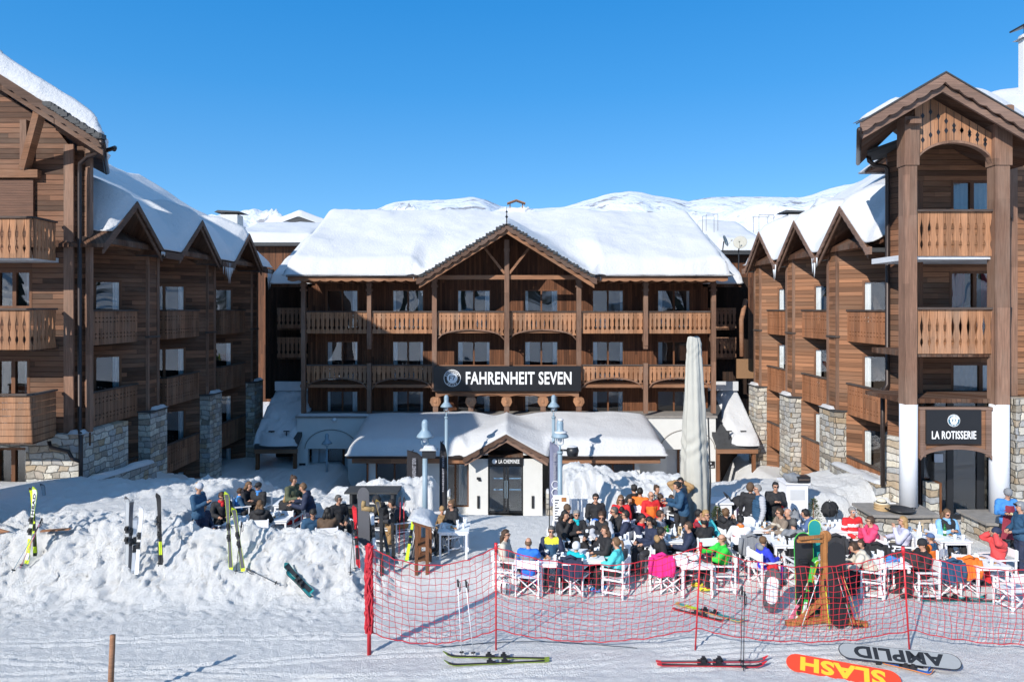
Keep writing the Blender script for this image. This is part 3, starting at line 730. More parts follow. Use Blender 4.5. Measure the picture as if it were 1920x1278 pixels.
# truss
yt = YF-.05
mb = MB(); mb.box(CX[2]-.2, CX[4]+.2, yt-.09, yt+.09, ZP(524, YF), ZP(516, YF)); mb.build('tie_beam', M['beam'], H)
mb = MB(); mb.box(gxc-.12, gxc+.12, yt-.22, yt-.1, ZP(686, YF), 10.35); mb.box(gxc-.15, gxc+.15, yt-.26, yt-.08, 9.75, 9.9); mb.build('king_post', M['post'], H)
for sg in (-1, 1):
    mb = MB(); mb.beam((gxc+sg*.12, yt-.1, ZP(513, YF)), (gxc+sg*1.12, yt-.1, ZP(466, YF)), .12, .17, (0, 1, 0)); mb.build('strut', M['beam'], H)
    mb = MB(); x = CX[2] if sg < 0 else CX[4]; mb.box(x-.13, x+.13, YF-.2, YF+.05, 8.2, 8.6); mb.build('bracket', M['post'], H)
# side gable ends
for x0, x1 in ((xl, xl+.2), (xr-.2, xr)):
    mb = MB(); mb.prism([(YW, 8.2), (47.5, 8.2), (47.5, 8.5), (RY, RZ-.25), (YW, EZ+SL*(YW-EY)-.25)], 'x', x0, x1); mb.build('gable_wall', M['wall_v'], H)
# snow
def hotel_base(X, Y):
    m = EZ+SL*(np.minimum(Y, 2*RY-Y)-EY)
    g = gap-gs*np.abs(X-gxc)
    k = .5; return np.where(Y < 40.8, np.where(np.abs(X-gxc) < ghw+.6, .5*(m+g+np.sqrt((m-g)**2+.10)), m), m)
def hotel_thick(X, Y):
    t = .80+.22*fbm(X, Y, .25, 3, 44)-.25*np.exp(-((X-gxc)/1.4)**2)*sstep(37, 34, Y)
    inval = np.exp(-((np.abs(X-gxc)-ghw-.35)/.8)**2); return t+.18*inval*sstep(34.2, 35.5, Y)*sstep(38.5, 36, Y)
def hpre(X, Y):
    g = 1-sstep(ghw, ghw+.35, np.abs(X-gxc)); ys = (EY-.1)+(GY+.12-EY+.1)*g; t = (Y-(EY-.1))/(48.6-EY+.1); return X, ys+t*(48.6-ys)
def hthick2(X, Y):
    g = 1-sstep(ghw-.3, ghw+.6, np.abs(X-gxc)); return hotel_thick(X, Y)*(1-g*(1-(.30+.70*sstep(33.6, 36.5, Y))))
snow_sheet('roof_snow', roof, rx0-.02, rx1+.02, EY-.1, 48.6, hotel_base, hthick2, .6, .12, .15, 51, (1, 1, 1, 1), .07, wig=.12, pre=hpre, er=2)
for k in range(3):
    mb = MB(); x = XP((1235, 1285, 1338)[k], 34.6); mb.box(x-.16, x+.16, 34.25, 34.4, 9.0, 9.05); mb.box(x-.03, x+.03, 34.3, 34.36, 8.6, 9.0); mb.build('snow_guard', M['black'], roof)
mb = MB(); x = XP(705, 34.6); mb.box(x-.16, x+.16, 34.25, 34.4, 9.0, 9.05); mb.box(x-.03, x+.03, 34.3, 34.36, 8.6, 9.0); mb.build('snow_guard', M['black'], roof)
icicles(roof, [(gx0-.1, EY-.1, EZ-.05), (gx1+.1, EY-.1, EZ-.02)], 5, .6, 4, .3, 'x')
# chimney + finial
c = MB(); cx, cy = XP(968, 41.5), 41.5; c.box(cx-.5, cx+.5, cy-.4, cy+.4, 12.0, ZP(392, cy)+.0); ch_ = c.build('chimney', M['render'], H)
c = MB()
for sx in (-.38, .38): c.box(cx+sx-.03, cx+sx+.03, cy-.03, cy+.03, ZP(392, cy), ZP(382, cy))
zt = ZP(376, cy)
for sg in (-1, 1): c.beam((cx, cy, zt), (cx+sg*.55, cy, zt-.2), .7, .05, (0, 0, 1))
c.build('cowl', M['beam'], ch_)
c = MB(); c.lathe([(.03, 0), (.03, .3), (.08, .36), (.03, .42), (.02, .55), (.06, .6), (.015, .68), (.01, .85)], (gxc, GY+.05, gap), 8); c.build('finial', M['black'], gr_)
# white ground storey
GYF = 34.75; wx0, wx1 = XP(557, GYF), XP(1342, GYF); wz = ZP(783, GYF)
hol = [(XP(577, GYF), XP(652, GYF), -2.9, ZP(841, GYF)), (XP(1250, GYF), XP(1322, GYF), -2.9, ZP(842, GYF))]
mb = MB(); wall_with_holes(mb, wx0, wx1, -3.2, wz, GYF, .3, hol); ws = mb.build('rendered_wall', M['render'], H)
mb = MB(); mb.box(wx0-.06, wx1+.06, GYF-.08, YW, wz+.002, wz+.10); mb.build('ledge', M['stonecap'], H)
snow_sheet('ledge_snow', H, wx0, XP(700, GYF), GYF-.07, GYF+.35, lambda X, Y: X*0+wz+.1, .10, .15, .1, .05, 9, (1, 1, 1, 1), .01)
for sgn, (pa, pb) in ((-1, (572, 670)), (1, (1238, 1340))):
    mb = MB(); a, b = XP(pa, GYF), XP(pb, GYF); c0 = (a+b)/2; rr_ = (b-a)/2; zc = ZP(841, GYF); hh = ZP(805, GYF)-zc
    pts = [(c0-rr_*math.cos(t), GYF-.02, zc+hh*math.sin(t)) for t in np.linspace(0, math.pi, 25)]
    mb.tube(pts, .022, 5); mb.build('arch_moulding', M['stonecap'], H)
# left entrance recess
for (a, b, c, d) in hol:
    mb = MB(); mb.box(a, b, GYF+.9, GYF+1.0, c, d); mb.box(a, a+.35, GYF+.7, GYF+.8, c, d); mb.build('recess_wall', M['band'], H)
    w = (b-a); mb = MB(); mb.box(a+w*.38, a+w*.82, GYF+.8, GYF+.88, c, d-.05); dd = mb.build('door', M['frame'], H)
    mb = MB(); mb.box(a+w*.43, a+w*.77, GYF+.785, GYF+.795, c+.3, d-.2); mb.build('pane', M['glass'], dd)
mb = MB(); x = XP(567, GYF); mb.box(x-.16, x+.16, GYF-.035, GYF-.003, ZP(886, GYF), ZP(868, GYF)); p = mb.build('wall_plate', M['signblack'], H)
mb = MB(); mb.ell((x, GYF-.04, ZP(874, GYF)), (.07, .01, .07)); mb.build('emblem', M['signwhite'], p)
mb = MB(); x = XP(567, GYF); mb.box(x-.19, x+.19, GYF-.10, GYF-.003, ZP(915, GYF)-.1, ZP(890, GYF)); p = mb.build('notice_case', M['lamp'], H)
c = MB(); x = XP(628, GYF); c.ell((x, GYF-.1, ZP(786, GYF)), (.12, .12, .1)); c.build('wall_lamp', M['lampglass'], H)

# text helper -------------------------------------------------------
def text_mesh(txt, width, height, depth, bold=.018, rot=None, loc=(0, 0, 0), M4=None):
    cu = bpy.data.curves.new('t', 'FONT'); cu.body = txt; cu.size = 1; cu.extrude = 0.0; cu.offset = bold; cu.align_x = 'CENTER'; cu.space_character = 1.06; cu.resolution_u = 3
    o = link(bpy.data.objects.new('t', cu)); bpy.context.view_layer.update()
    me = bpy.data.meshes.new_from_object(o.evaluated_get(bpy.context.evaluated_depsgraph_get()))
    n = len(me.vertices); co = np.zeros(n*3); me.vertices.foreach_get('co', co); co = co.reshape(-1, 3)
    fs = [tuple(p.vertices) for p in me.polygons]
    bpy.data.objects.remove(o); bpy.data.curves.remove(cu); bpy.data.meshes.remove(me)
    mn = co.min(0); mx = co.max(0); co = (co-(mn+mx)/2); co[:, 0] *= width/(mx[0]-mn[0]); co[:, 1] *= height/(mx[1]-mn[1]); co[:, 2] = 0
    # solid letters: front and back copies plus a skirt along boundary edges
    V = np.concatenate([co+np.array([0, 0, depth]), co]); n = len(co)
    from collections import Counter
    ec = {}
    for f in fs:
        for a, b in zip(f, f[1:]+f[:1]): ec[(a, b)] = 1
    F2 = list(fs)+[tuple(i+n for i in reversed(f)) for f in fs]
    for (a, b) in ec:
        if (b, a) not in ec: F2.append((b, a, a+n, b+n))
    return V, F2
def wall_text(parent, name, txt, x, y, z, w, h, mat, depth=.02, bold=.018):
    V, Fs = text_mesh(txt, w, h, depth, bold)
    W = np.stack([x+V[:, 0], y-V[:, 2], z+V[:, 1]], -1)
    return np_mesh(name, W, Fs, mat, parent, False)
def roundel(parent, x, y, z, r, ring, inner, top, bottom, mid='F7'):
    mb = MB(); n = 40
    def disc(rad, d0, d1):
        vs = [(x+rad*math.cos(2*math.pi*i/n), y-d0, z+rad*math.sin(2*math.pi*i/n)) for i in range(n)]+[(x+rad*math.cos(2*math.pi*i/n), y-d1, z+rad*math.sin(2*math.pi*i/n)) for i in range(n)]
        mb.add(vs, [tuple(range(n)), tuple(range(2*n-1, n-1, -1))]+[(i, i+n, (i+1) % n+n, (i+1) % n) for i in range(n)])
    disc(r, 0, .012); o = mb.build('emblem', ring, parent)
    mb = MB(); disc(r*.93, .012, .016); mb.build('ring', inner, o)
    mb = MB(); disc(r*.62, .016, .020); mb.build('disc', ring, o)
    wall_text(o, 'lettering', mid, x, y-.021, z, r*.72, r*.5, inner, .006, .01)
    for word, a0, a1, flip in ((top, 158, 22, 1), (bottom, 232, 308, -1)):
        for i, ch in enumerate(word):
            if ch == " ": continue
            a = R(lerp(a0, a1, i/(max(1, len(word)-1))))
            V, Fs = text_mesh(ch, r*.15, r*.22, .006, .02)
            t = a-math.pi/2 if flip > 0 else a+math.pi/2
            c_, s_ = math.cos(t), math.sin(t); rad = r*.78
            W = np.stack([x+rad*math.cos(a)+V[:, 0]*c_-V[:, 1]*s_, y-.018-V[:, 2], z+rad*math.sin(a)+V[:, 0]*s_+V[:, 1]*c_], -1)
            np_mesh('lettering', W, Fs, ring, o, False)
    return o
ls_ = thing('lake_sign', 'tiny black sign with white letters on the white wall right of the parasol', 'sign', (XP(1337, GYF), GYF, ZP(880, GYF)))
mb = MB(); x = XP(1337, GYF)-.12; mb.box(x-.24, x+.20, GYF-.035, GYF-.003, ZP(877, GYF), ZP(864, GYF)); mb.build('board', M['signblack'], ls_)
mb = MB(); mb.ell((x-.02, GYF-.038, ZP(868, GYF)), (.05, .008, .05)); mb.build('emblem', M['signwhite'], ls_)
wall_text(ls_, 'lettering', 'LE LAC', x-.02, GYF-.036, ZP(874, GYF), .32, .09, M['signwhite'], .006, .01)
# big sign
yS = YF-.32
sg_ = thing('hotel_sign', 'long black hotel name board with white letters and round emblem', 'sign', (XP(951, yS), yS+.2, ZP(733, yS)))
mb = MB(); X0, X1, Zb, Zt = XP(813, yS), XP(1089, yS), ZP(733, yS), ZP(686, yS); mb.box(X0, X1, yS, yS+.10, Zb, Zt); mb.build('board', M['signblack'], sg_)
wall_text(sg_, 'lettering', 'FAHRENHEIT SEVEN', XP(972.5, yS), yS-.003, ZP(708.5, yS), (1072-874)*yS/F, 24*yS/F, M['signwhite'], .02, .022)
roundel(sg_, XP(848, yS), yS-.002, ZP(708.5, yS), 16*yS/F, M['signwhite'], M['signblack'], 'FAHRENHEIT', 'SEVEN')

# ------------------------------------------------------------------ low restaurant in front
PY, PE = 31.7, 31.0
L_ = thing('entrance_pavilion', 'low white pavilion with snow laden roof and glass double door in front of the hotel', 'building', (XP(950, PY), PY, -2.6))
px0, px1 = XP(690, PY), XP(1200, PY)
hol = [(XP(704, PY), XP(775, PY), -2.7, ZP(867, PY)), (XP(828, PY), XP(879, PY), ZP(950, PY), ZP(868, PY)), (XP(1108, PY), XP(1190, PY), -2.7, ZP(868, PY))]
mb = MB(); wall_with_holes(mb, px0, XP(878, PY)+.03, -3, .35, PY, .2, hol); mb.build('rendered_wall', M['render'], L_)
mb = MB(); wall_with_holes(mb, XP(1030, PY), px1, -3, .35, PY, .2, hol); mb.build('rendered_wall', M['render'], L_)
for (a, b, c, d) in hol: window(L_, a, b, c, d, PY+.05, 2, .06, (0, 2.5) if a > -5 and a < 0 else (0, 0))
# entrance block
BY = 31.0; bx = [XP(p, BY) for p in (879, 915, 981, 1017)]; bz = -2.95
for a, b in ((0, 1), (2, 3)):
    ta = ZP(838, BY) if a == 2 else ZP(858, BY); tb = ZP(858, BY) if a == 2 else ZP(838, BY)
    mb = MB(); mb.prism([(bx[a], bz), (bx[b], bz), (bx[b], tb), (bx[a], ta)], 'y', BY, BY+2.5); mb.build('rendered_wall', M['render'], L_)
    xm = (bx[a]+bx[b])/2; mb = MB(); mb.box(xm-.055, xm+.055, BY-.05, BY-.002, ZP(952, BY), ZP(929, BY)); mb.build('wall_lamp', M['black'], L_)
mb = MB(); xm = XP(898, BY); mb.box(xm-.1, xm+.06, BY-.06, BY-.002, ZP(898, BY), ZP(894, BY)); mb.box(xm-.03, xm+.1, BY-.05, BY-.002, ZP(901, BY), ZP(898, BY)); mb.build('camera_box', M['black'], L_)
mb = MB(); mb.prism([(bx[1], ZP(859, BY)), (bx[2], ZP(859, BY)), (bx[2], ZP(838, BY)), ((bx[1]+bx[2])/2, ZP(826, BY)), (bx[1], ZP(838, BY))], 'y', BY+.5, BY+.6); mb.build('door_tympanum', M['inside'], L_)
mb = MB(); fz0, fz1 = ZP(964, BY)+.02, ZP(872, BY); ym = BY+.12
mb.box(bx[1], bx[1]+.07, ym, ym+.1, fz0, fz1); mb.box(bx[2]-.07, bx[2], ym, ym+.1, fz0, fz1); mb.box(bx[1]+.07, bx[2]-.07, ym, ym+.1, fz1-.08, fz1); mb.box(bx[1]+.07, bx[2]-.07, ym, ym+.1, fz0, fz0+.08)
xm = XP(949, BY)
for s in (-.13, .02): mb.box(xm+s, xm+s+.11, ym, ym+.1, fz0+.08, fz1-.08)
dr = mb.build('door', M['black'], L_)
mb = MB(); mb.box(bx[1]+.07, bx[2]-.07, ym+.05, ym+.06, fz0+.08, fz1-.08); mb.build('pane', M['glass'], dr)
mb = MB()
for s in (-.05, .05): mb.tube([(xm+s, ym-.04, fz0+.7), (xm+s, ym-.04, fz0+1.5)], .015, 6)
mb.build('handle', M['lamp'], dr)
mb = MB(); mb.add([(bx[1], BY+1.5, bz), (bx[2], BY+1.5, bz), (bx[2], BY+1.5, .5), (bx[1], BY+1.5, .5)], [(0, 1, 2, 3)]); mb.build('room_lining', M['inside'], L_)
mb = MB()
for zz in (ZP(898, BY), ZP(919, BY)):
    for a, b in ((XP(926, BY), XP(943, BY)), (XP(953, BY), XP(977, BY))):
        n = 10
        for i in range(n): x = lerp(a, b, i/n); mb.box(x, x+.028, ym+.038, ym+.046, zz-.02, zz+.02)
mb.build('glass_marking', pm('pale_blue_dots', (.25, .5, .8), .5), dr)
sgn = thing('door_sign', 'small black door sign with white lettering above the glass double door', 'sign', (xm, BY, ZP(870, BY)))
mb = MB(); mb.box(bx[1]+.01, bx[2]-.01, BY-.06, BY+.04, ZP(871, BY), ZP(857, BY)); mb.build('board', M['signblack'], sgn)
wall_text(sgn, 'lettering', 'LA CHEMINEE', XP(954.5, BY), BY-.061, ZP(864, BY), 39*BY/F, 7.5*BY/F, M['signwhite'], .01, .012)
mb = MB(); mb.ell((XP(927, BY), BY-.065, ZP(864, BY)), (.11, .012, .11), 16, 8); mb.build('emblem', M['signwhite'], sgn)
# low roof
LZ = ZP(853, PE); lx0, lx1 = XP(651, PE), XP(1247, PE); LS = .20
mb = MB(); mb.prism([(PE, LZ-.16), (34.7, LZ-.16+LS*3.7), (34.7, LZ+LS*3.7), (PE, LZ)], 'x', lx0, lx1); lr = mb.build('roof', M['soffit'], L_)
agx, agz = XP(949, 30.3), ZP(815, 30.3); afz = ZP(859, 30.3); ahw = XP(1027, 30.3)-agx; ags = (agz-afz)/ahw
mb = MB()
for a, b in ((lx0, agx-ahw+.05), (agx+ahw-.05, lx1)): mb.box(a, b, PE-.12, PE-.01, LZ-.12, LZ+.0)
mb.build('gutter', M['pipe'], lr)
mb = MB()
for a, b in ((lx0+.2, agx-ahw+.1), (agx+ahw-.1, lx1-.2)): mb = MB(); mb.box(a, b, PE+.05, PE+.14, LZ-.38, LZ-.165); mb.build('eave_board', M['beam'], lr)
mb = MB()
for sg in (-1, 1):
    A0 = (agx, 30.3, agz); B0 = (agx+sg*(ahw+.05), 30.3, afz-.03)
    mb.hexa([(A0[0], 30.3, A0[2]-.14), (B0[0], 30.3, B0[2]-.14), (B0[0], 34, B0[2]-.14), (A0[0], 34, A0[2]-.14), A0, B0, (B0[0], 34, B0[2]), (A0[0], 34, A0[2])])
pg = mb.build('gable_roof', M['soffit'], L_)
for sg in (-1, 1):
    mb = MB(); barge(mb, (agx, 30.24, agz+.03), (agx+sg*(ahw+.06), 30.24, afz+.0), (0, 1, 0), .17, .05, .06, .42); mb.build('barge_board', M['barge'], pg)
    mb = MB(); barge(mb, (agx, 30.34, agz-.17), (agx+sg*(ahw), 30.34, afz-.18), (0, 1, 0), .17, .05); mb.build('barge_board', M['barge_r'], pg)
def pav_base(X, Y):
    m = LZ+LS*(Y-PE); g = agz-ags*np.abs(X-agx)
    return np.where(np.abs(X-agx) < ahw+.5, .5*(m+g+np.sqrt((m-g)**2+.03)), m)
def pav_t(X, Y):
    e = np.minimum(X-lx0, lx1-X); return (.70+.08*fbm(X, Y, .4, 3, 61))*(.7+.3*np.sqrt(np.clip(e/2.0, 0, 1)))*(1-.45*np.exp(-((X-agx)/1.1)**2))
def ppre(X, Y):
    g = 1-sstep(ahw-.02, ahw+.25, np.abs(X-agx)); ys = (PE-.1)+(30.42-PE+.1)*g; t = (Y-(PE-.1))/(34.72-PE+.1); return X, ys+t*(34.72-ys)
snow_sheet('roof_snow', lr, lx0-.03, lx1+.03, PE-.1, 34.72, pav_base, lambda X, Y: pav_t(X, Y)*(1-(1-sstep(ahw-.2, ahw+.4, np.abs(X-agx)))*.55*(1-sstep(30.4, 32, Y))), .55, .1, .07, 62, (1, 1, 1, 0), .08, wig=.05, pre=ppre)
mb = MB(); mb.tube([(XP(686, PE), PE, LZ-.1), (XP(690, PY), PY-.12, LZ-.55), (XP(690, PY), PY-.12, -2.8)], .05, 8); mb.build('drainpipe', M['copper'], L_)
# ------------------------------------------------------------------ the two side wings (stepped bays)
def wing(side, label, Ys, XF, XB, fl, matw, matr, cover, gapx, gw, grise, wpx):
    """side -1 left, +1 right. Ys: planes of the camera-facing bay walls; XF fin edge, XB balcony front (absolute values)"""
    s = side
    o = thing('apartment_wing', label, 'building', (s*15.5, 30, 0))
    def bx(mb, a, b, *r): mb.box(min(s*a, s*b), max(s*a, s*b), *r)
    STZ = 2.85
    # back mass
    mb = MB(); bx(mb, 17.5, 24, Ys[0]-2.6, Ys[-1]+.75, -3.2, 8.9); mb.build('wall', M[matw], o)
    prof = []
    for k, Y in enumerate(Ys):
        T = .70
        x_in = XF; x_out = 17.4
        th_ = R(36); ux, uy = s*math.cos(th_), -math.sin(th_); t = (wpx[k]-960)/F
        a_ = (t*Y-s*XF)/(ux-t*uy); wa, wb = a_, a_+1.75
        holes = [(min(s*wa, s*wb), max(s*wa, s*wb), fz+.02, fz+2.15) for fz in fl]
        XF_[0] = Matrix.Translation((s*XF, Y, 0)) @ Matrix.Rotation(-s*th_, 4, 'Z')
        mb = MB(); wall_with_holes(mb, min(s*.12, s*4.1), max(s*.12, s*4.1), -3.2, 9.4, 0, .12, holes)
        XF_[0] = None if False else XF_[0]
        mb.build('bay_wall', M[matw], o)
        for hi, h in enumerate(holes):
            window(o, h[0], h[1], h[2], h[3], .01, 2, .08, (.0, .9) if s < 0 else (.9, 0))
        XF_[0] = None
        mb = MB(); bx(mb, XF, XF+.26, Y-.06, Y+.02, STZ, 9.3); mb.build('corner_post', M['post'], o)
        mb = MB(); bx(mb, XF-.0, XF+.30, Y+.02, Y+T, STZ, 9.3); mb.build('pier', M[matw], o)
        mb = MB(); bx(mb, XF-.03, XF+.05, Y+T-.16, Y+T+.02, STZ, 9.3); mb.build('corner_trim', M['post'], o)
        mb = MB(); bx(mb, XF-.05, XF+.32, Y-.09, Y+T+.05, 5.70, 5.78); mb.build('string_course', M['cap'], o)
        mb = MB(); bx(mb, XF-.16, XF+.95, Y-.22, Y+T+.35, -3.2, STZ); mb.build('stone_pillar', M['stone'], o)
        mb = MB(); bx(mb, XF-.2, XF+.5, Y-.26, Y+T+.3, STZ+.003, STZ+.06); mb.build('pillar_cap', M['slate'], o)
        sx0, sx1 = min(s*(XF-.18), s*(XF+.2)), max(s*(XF-.18), s*(XF+.2))
        snow_sheet('ledge_snow', o, sx0, sx1, Y+.1, Y+T+.28, lambda X, Yy: X*0+STZ+.06, .12, .12, .07, .05, 7+k, (1, 1, 1, 1), .01)
        # balconies
        d = 3.05+.12*k
        for fi, fz in enumerate(fl):
            if fz < -.5 and not (k > 0): continue
            if fi == 3 and (k == 0): continue
            if fi == 3 and False: continue
            y0 = Y-d; y1 = Y-.02
            rz0, rz1 = fz-.18, fz+.98
            b = MB(); board_rail(b, (s*XB, y0), (s*XB, y1), rz0, rz1, PROF_B, .21); p = b.build('balcony_railing', M[matr], o)
            c = MB(); bx(c, XB-.06, XB+.06, y0-.04, y1, rz1, rz1+.06); c.build('handrail', M['cap'], p)
            b = MB(); board_rail(b, (s*(XB+.02), y0), (s*(XB+1.2), y0), rz0, rz1, PROF_B, .21); p = b.build('balcony_railing', M[matr], o)
            c = MB(); bx(c, XB+.06, XB+1.2, y0-.05, y0+.06, rz1, rz1+.06); c.build('handrail', M['cap'], p)
            b = MB(); bx(b, XB+.05, 17.3, y0+.05, Y, fz-.17, fz-.02); b.build('balcony_floor', M['soffit'], o)
    # roof: main slope + little gables towards the courtyard
    XG = gapx; EVZ = 9.05; SLP = .58; XR = 20.5; RZ_ = EVZ+SLP*(XR-XG)
    y0r, y1r = Ys[0]-3.55, Ys[-1]+1.1
    def slope_z(ax): return EVZ+SLP*(ax-XG)
    mb = MB(); mb.prism([(s*(XG+.3), slope_z(XG+.3)-.2), (s*XR, RZ_-.2), (s*28, 8.5), (s*28, 8.7), (s*XR, RZ_), (s*(XG+.3), slope_z(XG+.3)+0)], 'y', y0r+.05, y1r-.05)
    roof = mb.build('roof', M['soffit'], o)
    gc = [Y-2.15 for Y in Ys] if s < 0 else [Y-1.4 for Y in Ys]
    gc = gw['c']; hw = gw['hw']; apex = gw['z']; foot = gw['f']; gsl = (apex-foot)/hw
    for c_ in gc:
        mb = MB()
        for sg in (-1, 1):
            xo = s*XG; xi = s*(XG+3.0)
            yb = c_+sg*(hw+.06); zb = foot-.05
            mb.hexa([(xo, c_, apex-.12), (xi, c_, apex-.12), (xi, yb, zb-.12), (xo, yb, zb-.12), (xo, c_, apex), (xi, c_, apex), (xi, yb, zb), (xo, yb, zb)])
        g = mb.build('gable_roof', M['soffit'], o)
        for sg in (-1, 1):
            mb = MB(); barge(mb, (s*(XG-.04), c_, apex+.03), (s*(XG-.04), c_+sg*(hw+.08), foot-.03), (s, 0, 0), .20, .05, .045, .35); mb.build('barge_board', M[cover], g)
            mb = MB(); barge(mb, (s*(XG+.05), c_, apex-.19), (s*(XG+.05), c_+sg*(hw), foot-.22), (s, 0, 0), .16, .05); mb.build('barge_board', M['barge2'], g)
        mb = MB(); mb.box(min(s*(XF+.05), s*(XF+.2)), max(s*(XF+.05), s*(XF+.2)), c_-hw, c_+hw, 9.02, 9.2); mb.build('tie_beam', M['beam'], g)
        mb = MB(); mb.prism([(c_-hw*.95, 9.2), (c_+hw*.95, 9.2), (c_, apex-.25)], 'x', s*(XF+.9), s*(XF+1.0)); mb.build('gable_wall', M['wall_h'], g)
    # valley eaves between gables
    ed = sorted(gc); valley = []
    lo = [y0r]+[c_+hw for c_ in ed]; hi = [c_-hw for c_ in ed]+[y1r]
    for a, b in zip(lo, hi):
        if b-a < .15: continue
        mb = MB(); mb.box(min(s*XG, s*(XG+3)), max(s*XG, s*(XG+3)), a, b, foot-.16, foot-.02); v = mb.build('valley_board', M['slate'], roof)
        mb = MB(); mb.box(min(s*(XG-.08), s*(XG)), max(s*(XG-.08), s*XG), a+.02, b-.02, foot-.24, foot+.02); mb.build('eave_board', M[cover], roof)
        valley.append((s*(XG-.1), (a+b)/2, foot-.02))
    def base(X, Y):
        ax = np.abs(X); m = EVZ+SLP*(np.minimum(ax, 2*XR-ax)-XG)
        g = X*0+foot-.0
        for c_ in gc: g = np.maximum(g, apex-gsl*np.abs(Y-c_)-.0)
        g = np.where(ax < XG+3.4, g, -9)
        return np.maximum(m, g)
    def th(X, Y):
        ax = np.abs(X); return (.95+.25*fbm(X, Y, .4, 3, 71))*(.42+.58*sstep(XG, XG+1.8, ax))
    xa, xb = s*(XG+.06), s*27
    snow_sheet('roof_snow', roof, min(xa, xb), max(xa, xb), y0r, y1r, base, th, .55, .15, .14, 72 if s < 0 else 82, (1, 1, 1, 1), .07)
    return o, roof, valley
fl = [5.75, 2.95, .15, -2.6]
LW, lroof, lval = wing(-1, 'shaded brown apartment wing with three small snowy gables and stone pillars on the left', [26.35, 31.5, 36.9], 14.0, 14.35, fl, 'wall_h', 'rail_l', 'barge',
                 13.3, dict(c=[24.2, 29.3, 34.55], hw=1.88, z=10.6, f=9.0), .61, [228, 348, 436])
icicles(LW, [(-13.25, lval[1][1], 8.98), (-13.25, lval[2][1], 8.98)], 3, 1.25, 14, .6)
icicles(LW, [(-13.25, 26.1, 8.98)], 4, .5, 3, .3)
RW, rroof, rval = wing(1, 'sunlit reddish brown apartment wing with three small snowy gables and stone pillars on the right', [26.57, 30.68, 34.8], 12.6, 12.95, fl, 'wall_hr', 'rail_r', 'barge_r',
                 12.15, dict(c=[25.3, 29.4, 33.6], hw=1.93, z=10.6, f=8.9), .7, [1617, 1526, 1458])
icicles(RW, [(12.1, rval[1][1], 8.85), (12.1, rval[2][1], 8.85)], 6, 1.0, 5, .25)
for (s, W, x, y, tl) in ((-1, LW, XP(435, 37), 37, 'l'), (1, RW, XP(1490, 34), 34, 'r')):
    zb = ZP(430, y)-.6; mb = MB(); mb.box(x-.45, x+.45, y-.4, y+.4, zb, ZP(404, y)); c = mb.build('chimney', M['render'], W)
    mb = MB(); 
    for dx in (-.35, .35): mb.box(x+dx-.03, x+dx+.03, y-.03, y+.03, ZP(404, y), ZP(399, y))
    mb.hexa([(x-.75, y-.5, ZP(400, y)), (x+.75, y-.5, ZP(401, y)), (x+.75, y+.5, ZP(401, y)), (x-.75, y+.5, ZP(400, y)), (x-.6, y-.45, ZP(396, y)), (x+.55, y-.45, ZP(398, y)), (x+.55, y+.45, ZP(398, y)), (x-.6, y+.45, ZP(396, y))]); mb.build('cowl', M['slate'], c)

# ------------------------------------------------------------------ front block on the left
LB = thing('corner_building', 'tall shaded timber block at the left edge with snow capped gable roof', 'building', (-15, 23, 0))
BYL = 22.4; cx_ = -13.95
hl = [(-16.9, XP(60, BYL), ZP(580, BYL)+.03-.0, ZP(506, BYL)), (-16.9, XP(56, BYL), 2.9, ZP(672, BYL)), (-16.9, XP(56, BYL), .25, ZP(838, BYL))]
mb = MB(); wall_with_holes(mb, -24, cx_-.45, 2.3, 12.0, BYL, .2, hl); mb.prism([(-24, 12.0), (cx_-.45, 12.0), (XP(100, 20.6)*1.082, ZP(203, 20.6)-.12), (XP(0, 20.6)*1.07, ZP(140, 20.6)-.12), (XP(-60, 20.6)*1.03, ZP(100, 20.6)), (-24, 16.5)], 'y', BYL, BYL+.2); mb.prism([(cx_-.45, BYL+.2), (cx_, BYL+.2), (cx_-.2, BYL+.6), (cx_-.6, BYL+.6)], 'z', 2.3, 12.2)
mb.box(-24, -17.3, BYL+.9, 26, -1, 12.3); mb.build('wall', M['wall_h'], LB)
mb = MB(); mb.box(cx_-.72, cx_-.40, BYL-.07, BYL+.0, 2.75, 12.2); mb.build('corner_post', M['post'], LB)
mb = MB(); mb.box(cx_-.12, cx_+.03, BYL+.12, BYL+.3, 2.75, 12.2); mb.build('corner_trim', M['post'], LB)
for (a, b, c, d) in hl: window(LB, a, b, c, d, BYL+.02, 2, .09, (0, .9))
mb = MB(); mb.box(-18, XP(66, BYL), BYL-.10, BYL-.01, ZP(408, BYL), ZP(338, BYL)); mb.build('roller_shutter', wood('brown_roller_shutter', (.16, .075, .045), .055, False, .1, .6, .5, (.2, .1, .07), .1), LB)
mb = MB(); mb.box(-18, XP(78, BYL), BYL-.2, BYL-.003, ZP(335, BYL), ZP(320, BYL)); mb.build('lintel', M['beam'], LB)
hs = [(-24, XP(56, BYL), -1, ZP(838, BYL))]
mb = MB(); wall_with_holes(mb, -24, XP(160, BYL), -1, 2.75, BYL-.25, .35, [(-16.9, XP(58, BYL), -1, ZP(836, BYL))]); mb.box(XP(160, BYL)-.9, XP(160, BYL), BYL+.1, BYL+2.5, -1, 2.75); mb.build('stone_base', M['stone'], LB)
snow_sheet('ledge_snow', LB, XP(135, BYL), XP(162, BYL), BYL-.25, BYL+.1, lambda X, Y: X*0+2.75, .12, .1, .06, .05, 3, (1, 1, 1, 1), .01)
